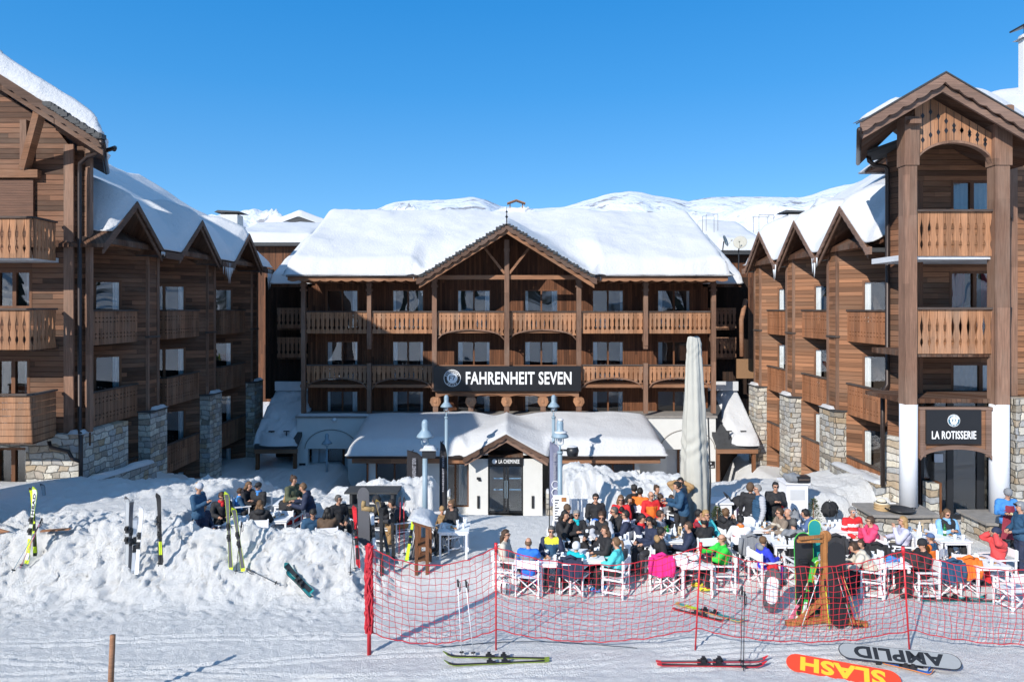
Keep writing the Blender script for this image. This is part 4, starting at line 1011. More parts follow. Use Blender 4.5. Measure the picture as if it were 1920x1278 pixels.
for zi, rz in enumerate((9.6, 6.78, 4.15)):
    yb = 21.0; xa, xb, xc = -17.5, XP(60, yb), XP(104, BYL-.2)
    prof = PROF_C
    zz0 = rz-1.22 if zi < 2 else rz-1.45
    if zi < 2:
        mb = MB(); board_rail(mb, (xa, yb), (xb, yb), zz0, rz, prof, .235); p = mb.build('balcony_railing', M['rail'], LB)
        mb = MB(); board_rail(mb, (xb+.02, yb+.02), (xc, BYL-.2), zz0, rz, prof, .2); p2 = mb.build('balcony_railing', M['rail'], LB)
    else:
        mb = MB(); n = 7
        for i in range(n):
            z = lerp(zz0, rz, i/n); h = (rz-zz0)/n-.02; dr_ = -.0+.06*(n-i)/n
            mb.beam((xa, yb-.0+dr_, z+h/2), (xb, yb+dr_, z+h/2), .04, h); mb.beam((xb, yb+dr_, z+h/2), (xc, BYL-.2, z+h/2), .04, h)
        p = mb.build('balcony_railing', M['rail'], LB); p2 = None
    c = MB(); c.beam((xa, yb, rz+.03), (xb+.04, yb, rz+.03), .16, .06); c.beam((xb, yb, rz+.034), (xc, BYL-.2, rz+.034), .16, .06); c.build('handrail', M['cap'], p)
    c = MB(); c.prism([(xa, yb+.05), (xb, yb+.05), (xc-.03, BYL-.22), (xc-.03, BYL), (xa, BYL)], 'z', zz0-.05, zz0+.10); c.build('balcony_floor', M['band'] if zi == 0 else M['soffit'], LB)
# its gable roof, ridge running away from the camera
ay = 20.6
pts = [(XP(-60, ay), ZP(100, ay)), (XP(0, ay), ZP(140, ay)), (XP(100, ay), ZP(203, ay)), (XP(192, ay), ZP(262, ay))]
ptsR = [(XP(-700, ay), ZP(-290, ay))]+pts
mb = MB()
for (xa, za), (xb, zb) in zip(ptsR, ptsR[1:]):
    kx = lambda x: x*1.2 if x > -15.4 else x*1.02
    mb.hexa([(xa, ay, za-.2), (xb, ay, zb-.2), (kx(xb), 25.0, zb-.2), (kx(xa), 25.0, za-.2), (xa, ay, za), (xb, ay, zb), (kx(xb), 25.0, zb), (kx(xa), 25.0, za)])
lbr = mb.build('roof', M['soffit'], LB)
for (xa, za), (xb, zb) in zip(ptsR, ptsR[1:]):
    mb = MB(); barge(mb, (xa, ay-.06, za+.02), (xb+.0, ay-.06, zb+.02), (0, 1, 0), .26, .05, .06, .4); mb.build('barge_board', M['barge'], lbr)
    mb = MB(); barge(mb, (xa, ay+.05, za-.26), (xb-.02, ay+.05, zb-.26), (0, 1, 0), .2, .06); mb.build('barge_board', M['barge2'], lbr)
mb = MB(); rn = random.Random(9)
for k in range(40):
    f = k/40; x = lerp(XP(92, ay), XP(192, ay), f); z = lerp(ZP(198, ay), ZP(262, ay), f); mb.box(x-.1, x+.1, ay-.14-rn.random()*.05, ay+.1, z-.02+rn.random()*.03, z+.07+rn.random()*.06)
mb.build('slate_edge', M['slate'], lbr)
_xs = [p[0] for p in ptsR]; _zs = [p[1] for p in ptsR]
snow_sheet('roof_snow', lbr, -22, XP(190, ay), ay+.02, 23.6, lambda X, Y: np.interp(X, _xs, _zs), lambda X, Y: .80+.1*fbm(X, Y, .8, 3, 5), .5, .09, .1, 91, (0, 1, 1, 1), .35, wig=.08, er=2, warp=lambda X, Y: (np.where(X > -15.4, X*(1+.2*(Y-ay)/4.4), X*(1+.15*(Y-ay)/4.4)), Y))
mb = MB(); mb.box(-17.6, -14.8, 14.9, 17.3, 0, 13.6); mb.build('shade_block', M['wall_h'], LB)  # unseen block added outside the view to shade the pavilion roof
mb = MB(); mb.box(-26, -20.6, 25.1, 31, 2, 15.4); mb.build('rear_wall', M['wall_h'], LB)
mb = MB(); mb.beam((XP(48, BYL), BYL-.05, ZP(318, BYL)), (XP(76, 21.0), 21.0, ZP(205, 21.0)), .22, .26, (0, 1, 0)); mb.build('strut', M['beam'], LB)
mb = MB(); mb.box(XP(46, BYL), XP(58, BYL), BYL-.22, BYL-.02, ZP(320, BYL), ZP(228, BYL)); mb.build('bracket', M['post'], LB)
# gutter and downpipe of the corner
xg = XP(192, ay); mb = MB(); mb.tube([(xg+.05, ay-.1, ZP(268, ay)), (xg*1.2, 25, ZP(268, ay))], .09, 8)
zd = ZP(288, 22); mb.tube([(xg+.0, 21.2, ZP(272, ay)), (xg-.08, 21.4, zd+.05), (XP(165, 22), 22, zd-.1), (XP(150, 22.3), 22.3, zd-.25), (XP(149.5, 22.3), 22.3, zd-.6), (XP(149.5, 22.3), 22.3, 2.9), (XP(149.5, 22.0), 22.05, 2.6), (XP(149.5, 22.0), 22.05, .3)], .065, 8)
mb.build('drainpipe', M['pipe'], LB, True)
mb = MB(); mb.tube([(XP(90, 22), 22.05, ZP(828, 22)), (XP(95, 22), 22.0, ZP(838, 22)), (XP(128, 22), 22.0, ZP(846, 22)), (XP(136, 22), 22.0, ZP(860, 22)), (XP(149, 22), 22.0, ZP(864, 22))], .06, 8); mb.build('drainpipe', M['pipe'], LB, True)

# low stone garden walls
def low_wall(label, p0, p1, zt0, zt1, zb, t=.35, seed=1, snow=.2):
    o = thing('stone_wall', label, 'wall', ((p0[0]+p1[0])/2, (p0[1]+p1[1])/2, zb))
    d = Vector((p1[0]-p0[0], p1[1]-p0[1], 0)).normalized(); n = Vector((-d.y, d.x, 0))*t/2
    q = [(p0[0]-n.x, p0[1]-n.y), (p1[0]-n.x, p1[1]-n.y), (p1[0]+n.x, p1[1]+n.y), (p0[0]+n.x, p0[1]+n.y)]
    zt = [zt0, zt1, zt1, zt0]
    mb = MB(); mb.hexa([(a, b, zb) for a, b in q]+[(a, b, z) for (a, b), z in zip(q, zt)]); mb.build('masonry', M['stone'], o)
    n2 = 30; V = []; Fs = []; n = n*1.12; m = 7
    for i in range(n2+1):
        f = i/n2; c = Vector((lerp(p0[0], p1[0], f), lerp(p0[1], p1[1], f), lerp(zt0, zt1, f)))
        e = math.sqrt(max(0, 1-(2*f-1)**8)); hgt = snow*e*(.9+.5*float(vnoise(np.array([f*7]), np.array([seed*1.]), seed)[0]))
        for j in range(m):
            a = math.pi*j/(m-1); V.append(tuple(c+n*math.cos(a)*(.5+.5*e)+Vector((0, 0, .003+hgt*math.sin(a)))))
    for i in range(n2):
        for j in range(m-1): Fs.append((i*m+j, i*m+j+1, (i+1)*m+j+1, (i+1)*m+j))
    np_mesh('snow_cap', np.array(V), Fs, M['snow_roof'], o)
    return o
low_wall('snow capped low stone wall between the left corner block and the first stone pillar', (XP(163, 21.9), 21.9), (XP(284, 26.0), 26.0), ZP(903, 21.9), ZP(866, 26.0), -1, .4, 2, .16)
low_wall('rough stone wall with snow patches at the foot of the left corner block', (XP(78, 21.4), 21.4), (XP(158, 21.6), 21.6), ZP(946, 21.4)+.1, ZP(922, 21.6)+.1, -1, .5, 3, .10)
low_wall('snow capped low stone wall sloping down beside the drainpipe on the right', (XP(1566, 26.1), 26.1), (XP(1655, 21.9), 21.9), ZP(868, 26.1), ZP(908, 21.9), -1, .4, 4, .16)
low_wall('grey stone wall along the pavilion path left of the small lamp', (XP(829, 27.2), 27.2), (XP(845, 27.2), 27.2), ZP(927, 27.2), ZP(927, 27.2), -2.5, .5, 5, .22)
low_wall('short rusty stone pier right of the entrance path', (XP(1024, 25.6), 25.6), (XP(1038, 25.6), 25.6), ZP(922, 25.6), ZP(922, 25.6), -2.5, .5, 6, .1)

# ------------------------------------------------------------------ right tower with restaurant
TW = thing('corner_tower', 'sunlit timber tower with carved gable and white columns at the right edge', 'building', (14, 21, .2))
TY, TB = 19.6, 21.7
tp = [XP(1702, TY), XP(1872, TY)]
# body walls
hx = [(XP(1783, TB), XP(1862, TB), ZP(404, TB)-.15, ZP(338, TB)), (XP(1780, TB), XP(1875, TB), 5.9, ZP(508, TB)), (XP(1783, TB), XP(1895, TB), 3.0, ZP(680, TB))]
gxL = XP(1663, 22.2)
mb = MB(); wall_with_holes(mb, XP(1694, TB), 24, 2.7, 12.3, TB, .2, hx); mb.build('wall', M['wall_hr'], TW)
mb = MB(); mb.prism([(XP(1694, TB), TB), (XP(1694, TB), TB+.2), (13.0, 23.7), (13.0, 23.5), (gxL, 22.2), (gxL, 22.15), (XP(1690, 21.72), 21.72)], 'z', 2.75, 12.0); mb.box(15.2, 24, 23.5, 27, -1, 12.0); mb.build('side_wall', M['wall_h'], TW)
mb = MB(); mb.prism([(XP(1692, 21.6), 21.6), (XP(1694, TB), TB+.4), (13.0, 23.75), (13.0, 23.45), (XP(1657, 22.15), 22.15), (XP(1657, 22.1), 22.1)], 'z', -.5, 2.75); mb.build('stone_base', M['stone'], TW)
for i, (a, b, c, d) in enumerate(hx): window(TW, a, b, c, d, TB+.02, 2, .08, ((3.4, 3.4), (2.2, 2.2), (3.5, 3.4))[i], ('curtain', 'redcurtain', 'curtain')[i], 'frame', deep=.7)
for (py, h) in ((545, 52), (655, 48), (380, 30)):
    y = 22.0; x0, x1 = XP(1677, y), XP(1690, y); mb = MB(); mb.box(x0, x1, 21.9, 22.1, ZP(py+h/2, y), ZP(py-h/2, y)); p = mb.build('window', M['frame'], TW)
    mb = MB(); mb.box(x0+.05, x1-.05, 21.885, 21.895, ZP(py+h/2-4, y), ZP(py-h/2+4, y)); mb.build('pane', M['glass'], p)
# arched side door
mb = MB(); y = 22.0; a, b = XP(1673, y), XP(1689, y); zc = ZP(838, y)
pl = [(a, ZP(945, y)), (b, ZP(945, y)), (b, zc)]+[((a+b)/2+(b-a)/2*math.cos(t), zc+.16*math.sin(t)) for t in np.linspace(.2, math.pi-.2, 8)]+[(a, zc)]
mb.prism(pl, 'y', 21.75, 21.95); mb.build('door', M['door_o'], TW)
# posts
for i, x in enumerate(tp):
    w = .34 if i == 0 else .42
    mb = MB(); mb.box(x-w/2, x+w/2, TY-.17, TY+.17, ZP(757, TY), ZP(312, TY)); mb.build('post', M['post'], TW)
    mb = MB(); mb.box(x-w/2-.03, x+w/2+.05, TY-.2, TY+.2, ZP(312, TY), ZP(222 if i == 0 else 200, TY)); mb.build('post_head', M['post'], TW)
    c = MB(); r = .235 if i == 0 else .25; c.lathe([(r, 0), (r, ZP(757, TY)-ZP(952+i*12, TY))], (x+.02, TY, ZP(952+i*12, TY)), 28); c.build('column', M['column'], TW, True)
    c = MB(); c.box(x-.16, x+.16, TY-.4, TY-.2, ZP(238 if i == 0 else 215, TY), ZP(230 if i == 0 else 205, TY)); c.build('bracket', M['post'], TW)
# inner posts lit strip
mb = MB(); mb.box(XP(1718, 20.9), XP(1727, 20.9), 20.8, 21.0, ZP(757, 20.9), ZP(340, 20.9)); mb.build('post', M['frame'], TW)
a, b = tp[0]+.17, tp[1]-.2
# angled side bay to the right
qx, qy = tp[1]+.2, TY; ex, ey = tp[1]+1.7, TY+1.9
for rz in (9.6, 6.8):
    mb = MB(); board_rail(mb, (a, TY), (b, TY), rz-1.27, rz, PROF_C, .232); p = mb.build('balcony_railing', M['rail'], TW)
    c = MB(); c.box(a, b, TY-.09, TY+.09, rz, rz+.06); c.build('handrail', M['cap'], p)
    mb = MB(); board_rail(mb, (qx, qy), (ex, ey), rz-1.27, rz, PROF_C, .22); p = mb.build('balcony_railing', M['rail'], TW)
    c = MB(); c.beam((qx, qy, rz+.03), (ex, ey, rz+.03), .16, .06); c.build('handrail', M['cap'], p)
    c = MB(); c.prism([(a-.1, TY+.03), (b+.3, TY+.03), (ex, ey), (ex, TB), (a-.1, TB)], 'z', rz-1.36, rz-1.2); c.build('balcony_floor', M['band'] if rz > 9 else M['soffit'], TW)
mb = MB(); mb.box(ex-.15, ex+.15, ey-.15, ey+.15, .3, 12.5); mb.build('post', M['post'], TW)
# lower deck floor + small rail
c = MB(); c.prism([(a-.3, TY+.05), (b+.3, TY+.05), (ex, ey), (ex, TB), (a-.3, TB)], 'z', ZP(757, TY)+.02, ZP(757, TY)+.14); c.build('balcony_floor', M['soffit'], TW)
# carved arch boards of the gable
def topz(x): return gz_apex-gs_t*abs(x-gxt)-.42
ty2 = 18.9; gxt = XP(1770, ty2); gz_apex = ZP(140, ty2); gs_t = .585
mb = MB(); n = 10; w = (b-a+.0)/n; spr = ZP(312, TY); crown = ZP(266, TY); cxm = (a+b)/2; hwA = (b-a)/2
def archz(x): return spr+(crown-spr)*math.sqrt(max(0, 1-((x-cxm)/hwA)**2))
for i in range(n):
    x0 = a+i*w; x1 = x0+w; g = .006
    nseg = 4
    for q in range(nseg):
        u0 = lerp(x0+g, x1-g, q/nseg); u1 = lerp(x0+g, x1-g, (q+1)/nseg)
        zt0, zt1 = topz(u0), topz(u1); zb0, zb1 = archz(u0), archz(u1)
        mb.hexa([(u0, TY-.06, zb0), (u1, TY-.06, zb1), (u1, TY+.0, zb1), (u0, TY+.0, zb0), (u0, TY-.06, zt0), (u1, TY-.06, zt1), (u1, TY+.0, zt1), (u0, TY+.0, zt0)])
ab = mb.build('gable_boards', M['rail'], TW)
mb = MB()
for i in range(1, n):
    x = a+i*w
    for z in (archz(x)+.32, topz(x)-.42):
        mb.prism([(x-.055, z), (x, z-.1), (x+.055, z), (x, z+.1)], 'y', TY-.066, TY-.061)
    mb.box(x-.008, x+.008, TY-.064, TY-.0605, archz(x)+.02, topz(x)-.02)
mb.build('cutouts', M['black'], ab)
mb = MB(); N = 20
for k in range(N):
    f0, f1 = k/N, (k+1)/N; x0, x1 = lerp(a, b, f0), lerp(a, b, f1); z0_, z1_ = archz(x0), archz(x1)
    mb.hexa([(x0, TY-.10, z0_-.05), (x1, TY-.10, z1_-.05), (x1, TY+.08, z1_-.05), (x0, TY+.08, z0_-.05), (x0, TY-.10, z0_+.02), (x1, TY-.10, z1_+.02), (x1, TY+.08, z1_+.02), (x0, TY+.08, z0_+.02)])
mb.build('arch_trim', M['post'], TW)
# side bay boards above
mb = MB(); n = 9
for i in range(n):
    f0, f1 = i/n, (i+1)/n-.01
    for (u0, u1) in ((f0, f1),):
        P0 = Vector((lerp(qx, ex, u0), lerp(qy, ey, u0), 0)); P1 = Vector((lerp(qx, ex, u1), lerp(qy, ey, u1), 0))
        zb = spr+(crown-spr)*math.sqrt(max(0, 1-(f0+f1-1)**2)); nn = Vector((.04, -.03, 0))
        mb.hexa([(P0.x, P0.y, zb), (P1.x, P1.y, zb), (P1.x-.05, P1.y+.04, zb), (P0.x-.05, P0.y+.04, zb), (P0.x, P0.y, 12.0), (P1.x, P1.y, 12.0), (P1.x-.05, P1.y+.04, 12.0), (P0.x-.05, P0.y+.04, 12.0)])
mb.build('gable_boards', M['rail'], TW)
# roof
fxL = XP(1612, ty2); fzL = gz_apex-gs_t*(gxt-fxL); fxR = gxt+3.4; fzR = gz_apex-gs_t*3.4
mb = MB()
for fx_, fz_ in ((fxL, fzL), (fxR, fzR)):
    mb.hexa([(gxt, ty2, gz_apex-.2), (fx_, ty2, fz_-.2), (fx_*1.228 if fx_ < gxt else fx_, 23.2, fz_-.2), (gxt+.6, 23.2, gz_apex-.2), (gxt, ty2, gz_apex), (fx_, ty2, fz_), (fx_*1.228 if fx_ < gxt else fx_, 23.2, fz_), (gxt+.6, 23.2, gz_apex)])
tr_ = mb.build('roof', M['soffit'], TW)
for fx_, fz_ in ((fxL, fzL), (fxR, fzR)):
    mb = MB(); barge(mb, (gxt, ty2-.07, gz_apex+.03), (fx_, ty2-.07, fz_+.03), (0, 1, 0), .25, .06, .06, .42); mb.build('barge_board', M['barge_r'], tr_)
    mb = MB(); barge(mb, (gxt, ty2+.05, gz_apex-.26), (fx_+(.12 if fx_ < gxt else -.1), ty2+.05, fz_-.19), (0, 1, 0), .20, .07); mb.build('barge_board', M['barge_r'], tr_)
    mb = MB(); mb.hexa([(gxt, ty2-.1, gz_apex+.03), (fx_, ty2-.1, fz_+.03), (fx_, ty2+.2, fz_+.03), (gxt, ty2+.2, gz_apex+.03), (gxt, ty2-.1, gz_apex+.07), (fx_, ty2-.1, fz_+.07), (fx_, ty2+.2, fz_+.07), (gxt, ty2+.2, gz_apex+.07)]); mb.build('slate_edge', M['slate'], tr_)
mb = MB(); mb.tube([(fxL-.06, ty2-.1, fzL-.18), (fxL*1.228-.06, 23.2, fzL-.18)], .07, 8); mb.build('gutter', M['pipe'], tr_, True)
# small lower roof + gutter left of the tower
zz = ZP(292, 22.0)
mb = MB(); mb.hexa([(XP(1626, 21.5), 21.5, zz-.05), (12.2, 21.5, zz+.3), (13.2, 22.6, zz+.3), (XP(1634, 22.6), 22.6, zz-.05), (XP(1626, 21.5), 21.5, zz+.05), (12.2, 21.5, zz+.42), (13.2, 22.6, zz+.42), (XP(1634, 22.6), 22.6, zz+.05)]); mb.build('lower_roof', M['slate'], TW)
mb = MB(); xq = XP(1664, 22.0); mb.tube([(XP(1628, 22), 22, ZP(292, 22)), (XP(1630, 22), 22, ZP(302, 22)), (XP(1640, 22), 22, ZP(310, 22)), (XP(1660, 22), 22, ZP(312, 22)), (xq, 22, ZP(318, 22)), (xq, 22, ZP(720, 22)), (XP(1656, 21.9), 21.9, ZP(735, 21.9)), (XP(1655, 21.8), 21.8, ZP(742, 21.8)), (XP(1655, 21.8), 21.8, ZP(910, 21.8))], .07, 8); mb.build('drainpipe', M['pipe'], TW, True)
# upper roof with snow behind + chimney
snow_sheet('roof_snow', tr_, gxt+.6, gxt+3.4, ty2+.22, 21.4, lambda X, Y: gz_apex-gs_t*np.abs(X-gxt)+.06, lambda X, Y: .25+.75*sstep(.3, 2.0, X-gxt)*sstep(ty2, ty2+1.2, Y), .5, .09, .08, 95, (1, 1, 1, 1), .04, wig=.05)
mb = MB(); mb.prism([(22.5, 12.9), (25, 14.1), (31, 13.0)], 'x', 16.0, 30); hr = mb.build('back_roof', M['soffit'], TW)
snow_sheet('roof_snow', hr, 15.8, 30, 22.3, 31, lambda X, Y: np.interp(Y, [22.4, 25, 31.2], [12.9, 14.1, 12.9]), lambda X, Y: .35+.5*sstep(15.8, 19, X), .9, .2, .12, 96, (1, 1, 1, 1), .1)
snow_sheet('roof_snow', tr_, fxL+.25, gxt-1.0, ty2+.3, 19.6, lambda X, Y: gz_apex-gs_t*np.abs(X-gxt)+.06, .12, .4, .1, .03, 97, (1, 1, 1, 1), .01)
cxx, cyy = XP(1911, 24)+.36, 24; mb = MB(); mb.box(cxx-.3, cxx+.5, cyy-.12, cyy+.12, 13.2, ZP(75, cyy)); c = mb.build('chimney', M['render'], TW)
snow_sheet('chimney_snow', c, cxx-.36, cxx+.56, cyy-.18, cyy+.18, lambda X, Y: X*0+ZP(75, cyy), .2, .2, .07, .03, 98, (1, 1, 1, 1), .02)
mb = MB(); 
for dx in (-.15, .35): mb.box(cxx+dx-.03, cxx+dx+.03, cyy-.03, cyy+.03, ZP(75, cyy), ZP(48, cyy))
mb.beam((cxx-.45, cyy, ZP(54, cyy)), (cxx+.2, cyy, ZP(42, cyy)), .7, .06); mb.build('cowl', M['black'], c)
# restaurant front: sign panel, arch, glass doors
mb = MB(); y = TY-.02; xs0, xs1 = XP(1722, y), XP(1855, y); zt = ZP(762, y); zs = ZP(858, y); zcn = ZP(838, y)
N = 24
for k in range(N):
    f0, f1 = k/N, (k+1)/N; x0, x1 = lerp(xs0, xs1, f0), lerp(xs0, xs1, f1); g = lambda f: zs+(zcn-zs)*math.sqrt(max(0, 1-(2*f-1)**2))
    mb.hexa([(x0, y-.06, g(f0)), (x1, y-.06, g(f1)), (x1, y+.08, g(f1)), (x0, y+.08, g(f0)), (x0, y-.06, zt), (x1, y-.06, zt), (x1, y+.08, zt), (x0, y+.08, zt)])
fp = mb.build('fascia_panel', M['beam'], TW)
mb = MB(); mb.box(xs0-.02, xs1+.02, y-.12, y+.1, zt-.08, zt); mb.box(xs0, xs0+.16, y-.1, y-.061, zs+.05, zt-.08); mb.box(xs1-.16, xs1, y-.1, y-.061, zs+.05, zt-.08)
for k in range(N):
    f0, f1 = k/N, (k+1)/N; x0, x1 = lerp(xs0, xs1, f0), lerp(xs0, xs1, f1)
    mb.hexa([(x0, y-.12, g(f0)-.04), (x1, y-.12, g(f1)-.04), (x1, y-.062, g(f1)-.04), (x0, y-.062, g(f0)-.04), (x0, y-.12, g(f0)+.08), (x1, y-.12, g(f1)+.08), (x1, y-.062, g(f1)+.08), (x0, y-.062, g(f0)+.08)])
mb.build('arch_trim', M['barge_r'], TW)
sg = thing('restaurant_sign', 'square black restaurant sign with round emblem between the white columns', 'sign', (XP(1788, y), y-.1, ZP(832, y)))
yy = y-.17; mb = MB(); mb.box(XP(1737, yy), XP(1840, yy), yy, yy+.05, ZP(832, yy), ZP(768, yy)); mb.build('board', M['signblack'], sg)
wall_text(sg, 'lettering', 'LA ROTISSERIE', XP(1788.5, yy), yy-.002, ZP(815, yy), 83*yy/F, 15*yy/F, M['signwhite'], .012, .015)
roundel(sg, XP(1788, yy), yy-.002, ZP(788, yy), 11.5*yy/F, M['signwhite'], pm('teal_emblem_ring', (.03, .13, .2), .5), 'LA ROTISSERIE', 'SEVEN')
# glazed front at the back of the porch
gy = 21.3; zf = .2
mb = MB(); X0, X1 = XP(1727, gy), XP(1915, gy)
bars = [(X0, X0+.1), (XP(1776, gy), XP(1788, gy)), (XP(1832, gy), XP(1846, gy)), (X1-.1, X1)]
for a_, b_ in bars: mb.box(a_, b_, gy, gy+.1, zf, 4.1)
mb.box(X0, X1, gy-.004, gy+.104, 3.95, 4.1); mb.box(X0, X1, gy-.004, gy+.104, zf, zf+.2); gd = mb.build('glazed_door', M['black'], TW)
mb = MB(); mb.box(X0+.1, X1-.1, gy+.04, gy+.05, zf+.2, 3.95); mb.build('pane', M['glass'], gd)
mb = MB(); mb.add([(X0+.1, gy+1.2, 0), (X1+1, gy+1.2, 0), (X1+1, gy+1.2, 4.1), (X0+.1, gy+1.2, 4.1)], [(0, 1, 2, 3)]); mb.build('room_lining', M['inside'], gd)
mb = MB(); rn = random.Random(5)
lx, lz0, lz1 = XP(1798, gy), ZP(966, gy), ZP(929, gy)
for i in range(150):
    x = lx+rn.uniform(0, 26*gy/F); z = rn.uniform(lz0, lz1); r = rn.uniform(.03, .055)
    mb.lathe([(r, 0), (r, .0)], (0, 0, 0), 5) if False else mb.prism([(x+r*math.cos(t), z+r*math.sin(t)*.8) for t in np.arange(0, 6.2, 1.05)], 'y', gy+.07+.02*rn.random(), gy+.3)
mb.build('stacked_firewood', pm('split_firewood_ends', (.42, .34, .2), .8, var=.5, vs=9), gd)
mb = MB(); mb.box(XP(1741, 20.9), XP(1757, 20.9), 20.8, 21.2, .2, ZP(905, 20.9)); mb.build('stone_pier', M['stone'], TW)
mb = MB(); mb.box(XP(1757, 20.95), XP(1764, 20.95), 20.9, 21.2, .2, ZP(904, 20.95)); mb.build('door_leaf', M['frame'], TW)
mb = MB(); mb.box(XP(1720, gy)-.6, X1+.6, TB-.4+.05, TB, .0, 4.1) if False else None
mb = MB(); mb.box(X0-.6, X1+3, 19.9, 24, -.4, .2); mb.build('porch_floor', M['terr'], TW)
mb = MB(); mb.box(XP(1905, 20.6), XP(1905, 20.6)+3, 20.6, 21.2, .1, 4.1); mb.build('stone_base', M['stone'], TW)
c = MB(); c.box(XP(1752, gy-.03), XP(1768, gy-.03), gy-.04, gy-.01, ZP(866, gy), ZP(850, gy)); c.build('notice', M['canvas'], gd)
# plinths
for (pa, pb, zt, yy0, yy1, lab) in ((1640, 1745, ZP(957, 19.2), 18.9, 20.0, 'stone plinth with flat slab top under the first white column'), (1842, 1908, ZP(972, 19.0), 18.7, 19.9, 'stone plinth with flat slab top beside the waiter')):
    o = thing('stone_plinth', lab, 'plinth', (XP((pa+pb)/2, 19.3), 19.3, 0))
    mb = MB(); mb.box(XP(pa, 19.0), XP(pb, 19.0), yy0, yy1, -.2, zt-.08); mb.build('masonry', M['stone'], o)
    mb = MB(); e = .14; xa, xb = XP(pa, 19)-e, XP(pb, 19)+e; mb.prism([(xa, yy0-e+.08), ((xa+xb)/2, yy0-e), (xb, yy0-e+.05), (xb+.04, yy1), (xa, yy1)], 'z', zt-.079, zt); mb.build('slab', M['stonecap'], o)

# ------------------------------------------------------------------ linking buildings in the two gaps and roofs beyond
def gap_building(label, x0, x1, y, sd):
    o = thing('rear_building', label, 'building', ((x0+x1)/2, y, -2.6))
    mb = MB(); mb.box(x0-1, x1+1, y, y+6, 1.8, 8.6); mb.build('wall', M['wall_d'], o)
    mb = MB(); mb.box(x0, x1, y-1.35, y-1.2, ZP(732, y-1.3), ZP(715, y-1.3)); mb.build('concrete_band', M['band'], o)
    for rz in (ZP(632, y-1), ZP(577, y-1)):
        mb = MB(); board_rail(mb, (x0, y-1.0), (x1, y-1.0), rz-1.1, rz, PROF_A, .23); mb.build('balcony_railing', M['rail_l'], o)
        c = MB(); c.box(x0, x1, y-.95, y, rz-1.2, rz-1.08); c.build('balcony_floor', M['soffit'], o)
    mb = MB(); mb.prism([(y-1.8, 8.0), (y+5, 11.0), (y+5, 11.2), (y-1.8, 8.2)], 'x', x0, x1); r = mb.build('roof', M['soffit'], o)
    xa, xb = x0, x1
    snow_sheet('roof_snow', r, xa, xb, y-1.9, y+5, lambda X, Y: 8.2+(Y-(y-1.8))*.44, .5, .5, .14, .15, 101 if sd < 0 else 111, (0, 0, 1, 1), .1)
    # sloping snow roof at the ground storey
    ye = 33.9; ze = ZP(834, ye); yt2 = 37.6; zt2 = ZP(735, yt2)
    mb = MB(); mb.prism([(ye, ze-.2), (yt2, zt2-.2), (yt2, zt2), (ye, ze)], 'x', x0, x1); r2 = mb.build('porch_roof', M['slate'], o)
    sl = (zt2-ze)/(yt2-ye)
    if sd < 0: snow_sheet('roof_snow', r2, x0, x1-.15, ye-.05, yt2-.2, lambda X, Y: ze+sl*(Y-ye), lambda X, Y: .42+.25*fbm(X, Y, 1.6, 4, 7), .4, .08, .35, 121, (0, 1, 1, 1), .03, wig=.5)
    else: snow_sheet('roof_snow', r2, x0+.9, x1, ye-.05, yt2-.2, lambda X, Y: ze+sl*(Y-ye), lambda X, Y: .45, .4, .08, .15, 122, (1, 0, 1, 1), .03, wig=.3)
    mb = MB(); mb.box(x0, x1, y-1.2, y-1.1, -3, 1.9); mb.build('rear_wall', M['inside'], o)
    for x in (x0+.1, x1-.15): mb = MB(); mb.box(x-.08, x+.08, ye+.1, ye+.28, -3, ze-.2); mb.build('post', M['frame'], o)
    mb = MB(); mb.box(x0, x1, ye+.0, ye+.12, ze-.42, ze-.21); mb.build('beam', M['beam'], o)
    for fx in (.35, .7):
        mb = MB(); x = lerp(x0, x1, fx); mb.box(x-.14, x+.14, ye+.3, ye+.4, ze+.6, ze+.65); mb.box(x-.02, x+.02, ye+.33, ye+.37, ze+.2, ze+.6); mb.build('snow_guard', M['black'], r2)
    return o
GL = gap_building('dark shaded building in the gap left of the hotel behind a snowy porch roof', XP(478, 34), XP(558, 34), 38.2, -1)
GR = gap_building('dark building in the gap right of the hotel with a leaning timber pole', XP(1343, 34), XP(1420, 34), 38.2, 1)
mb = MB(); mb.tube([(XP(1398, 36), 36, ZP(562, 36)), (XP(1390, 35.5), 35.5, ZP(600, 35.5)), (XP(1391, 35.5), 35.5, ZP(668, 35.5))], .12, 8); mb.build('timber_pole', M['beam'], GR, True)
mb = MB(); mb.box(XP(1378, 37), XP(1415, 37), 36.7, 36.8, ZP(708, 37), ZP(672, 37)); mb.build('panel', pm('tan_panel', (.25, .14, .07), .7), GR)
mb = MB(); x = XP(1339, 34.6); 
def bg_house(label, x0, x1, y0, y1, zb, ze, zr, seed, ridge='x'):
    o = thing('chalet', label, 'house', ((x0+x1)/2, y0, zb))
    mb = MB(); mb.box(x0+.5, x1-.5, y0+.8, y1-.8, zb, ze); mb.build('wall', M['wall_v'], o)
    ym = (y0+y1)/2; xm = (x0+x1)/2
    if ridge == 'x':
        mb = MB(); mb.prism([(y0, ze), (ym, zr), (y1, ze), (y1, ze-.25), (y0, ze-.25)], 'x', x0, x1); fb = lambda X, Y: np.interp(Y, [y0, ym, y1], [ze, zr, ze])
    else:
        mb = MB(); mb.prism([(x0, ze), (xm, zr), (x1, ze), (x1, ze-.25), (x0, ze-.25)], 'y', y0, y1); fb = lambda X, Y: np.interp(X, [x0, xm, x1], [ze, zr, ze])
    r = mb.build('roof', M['slate'], o)
    snow_sheet('roof_snow', r, x0-.05, x1+.05, y0-.05, y1+.05, fb, .8, .7, .3, .2, seed, (1, 1, 1, 1), .1)
    return o
bg_house('distant snow roofed chalet seen between the left wing and the hotel', XP(440, 60), XP(600, 60), 58, 72, -3, ZP(455, 58), ZP(432, 65), 131)
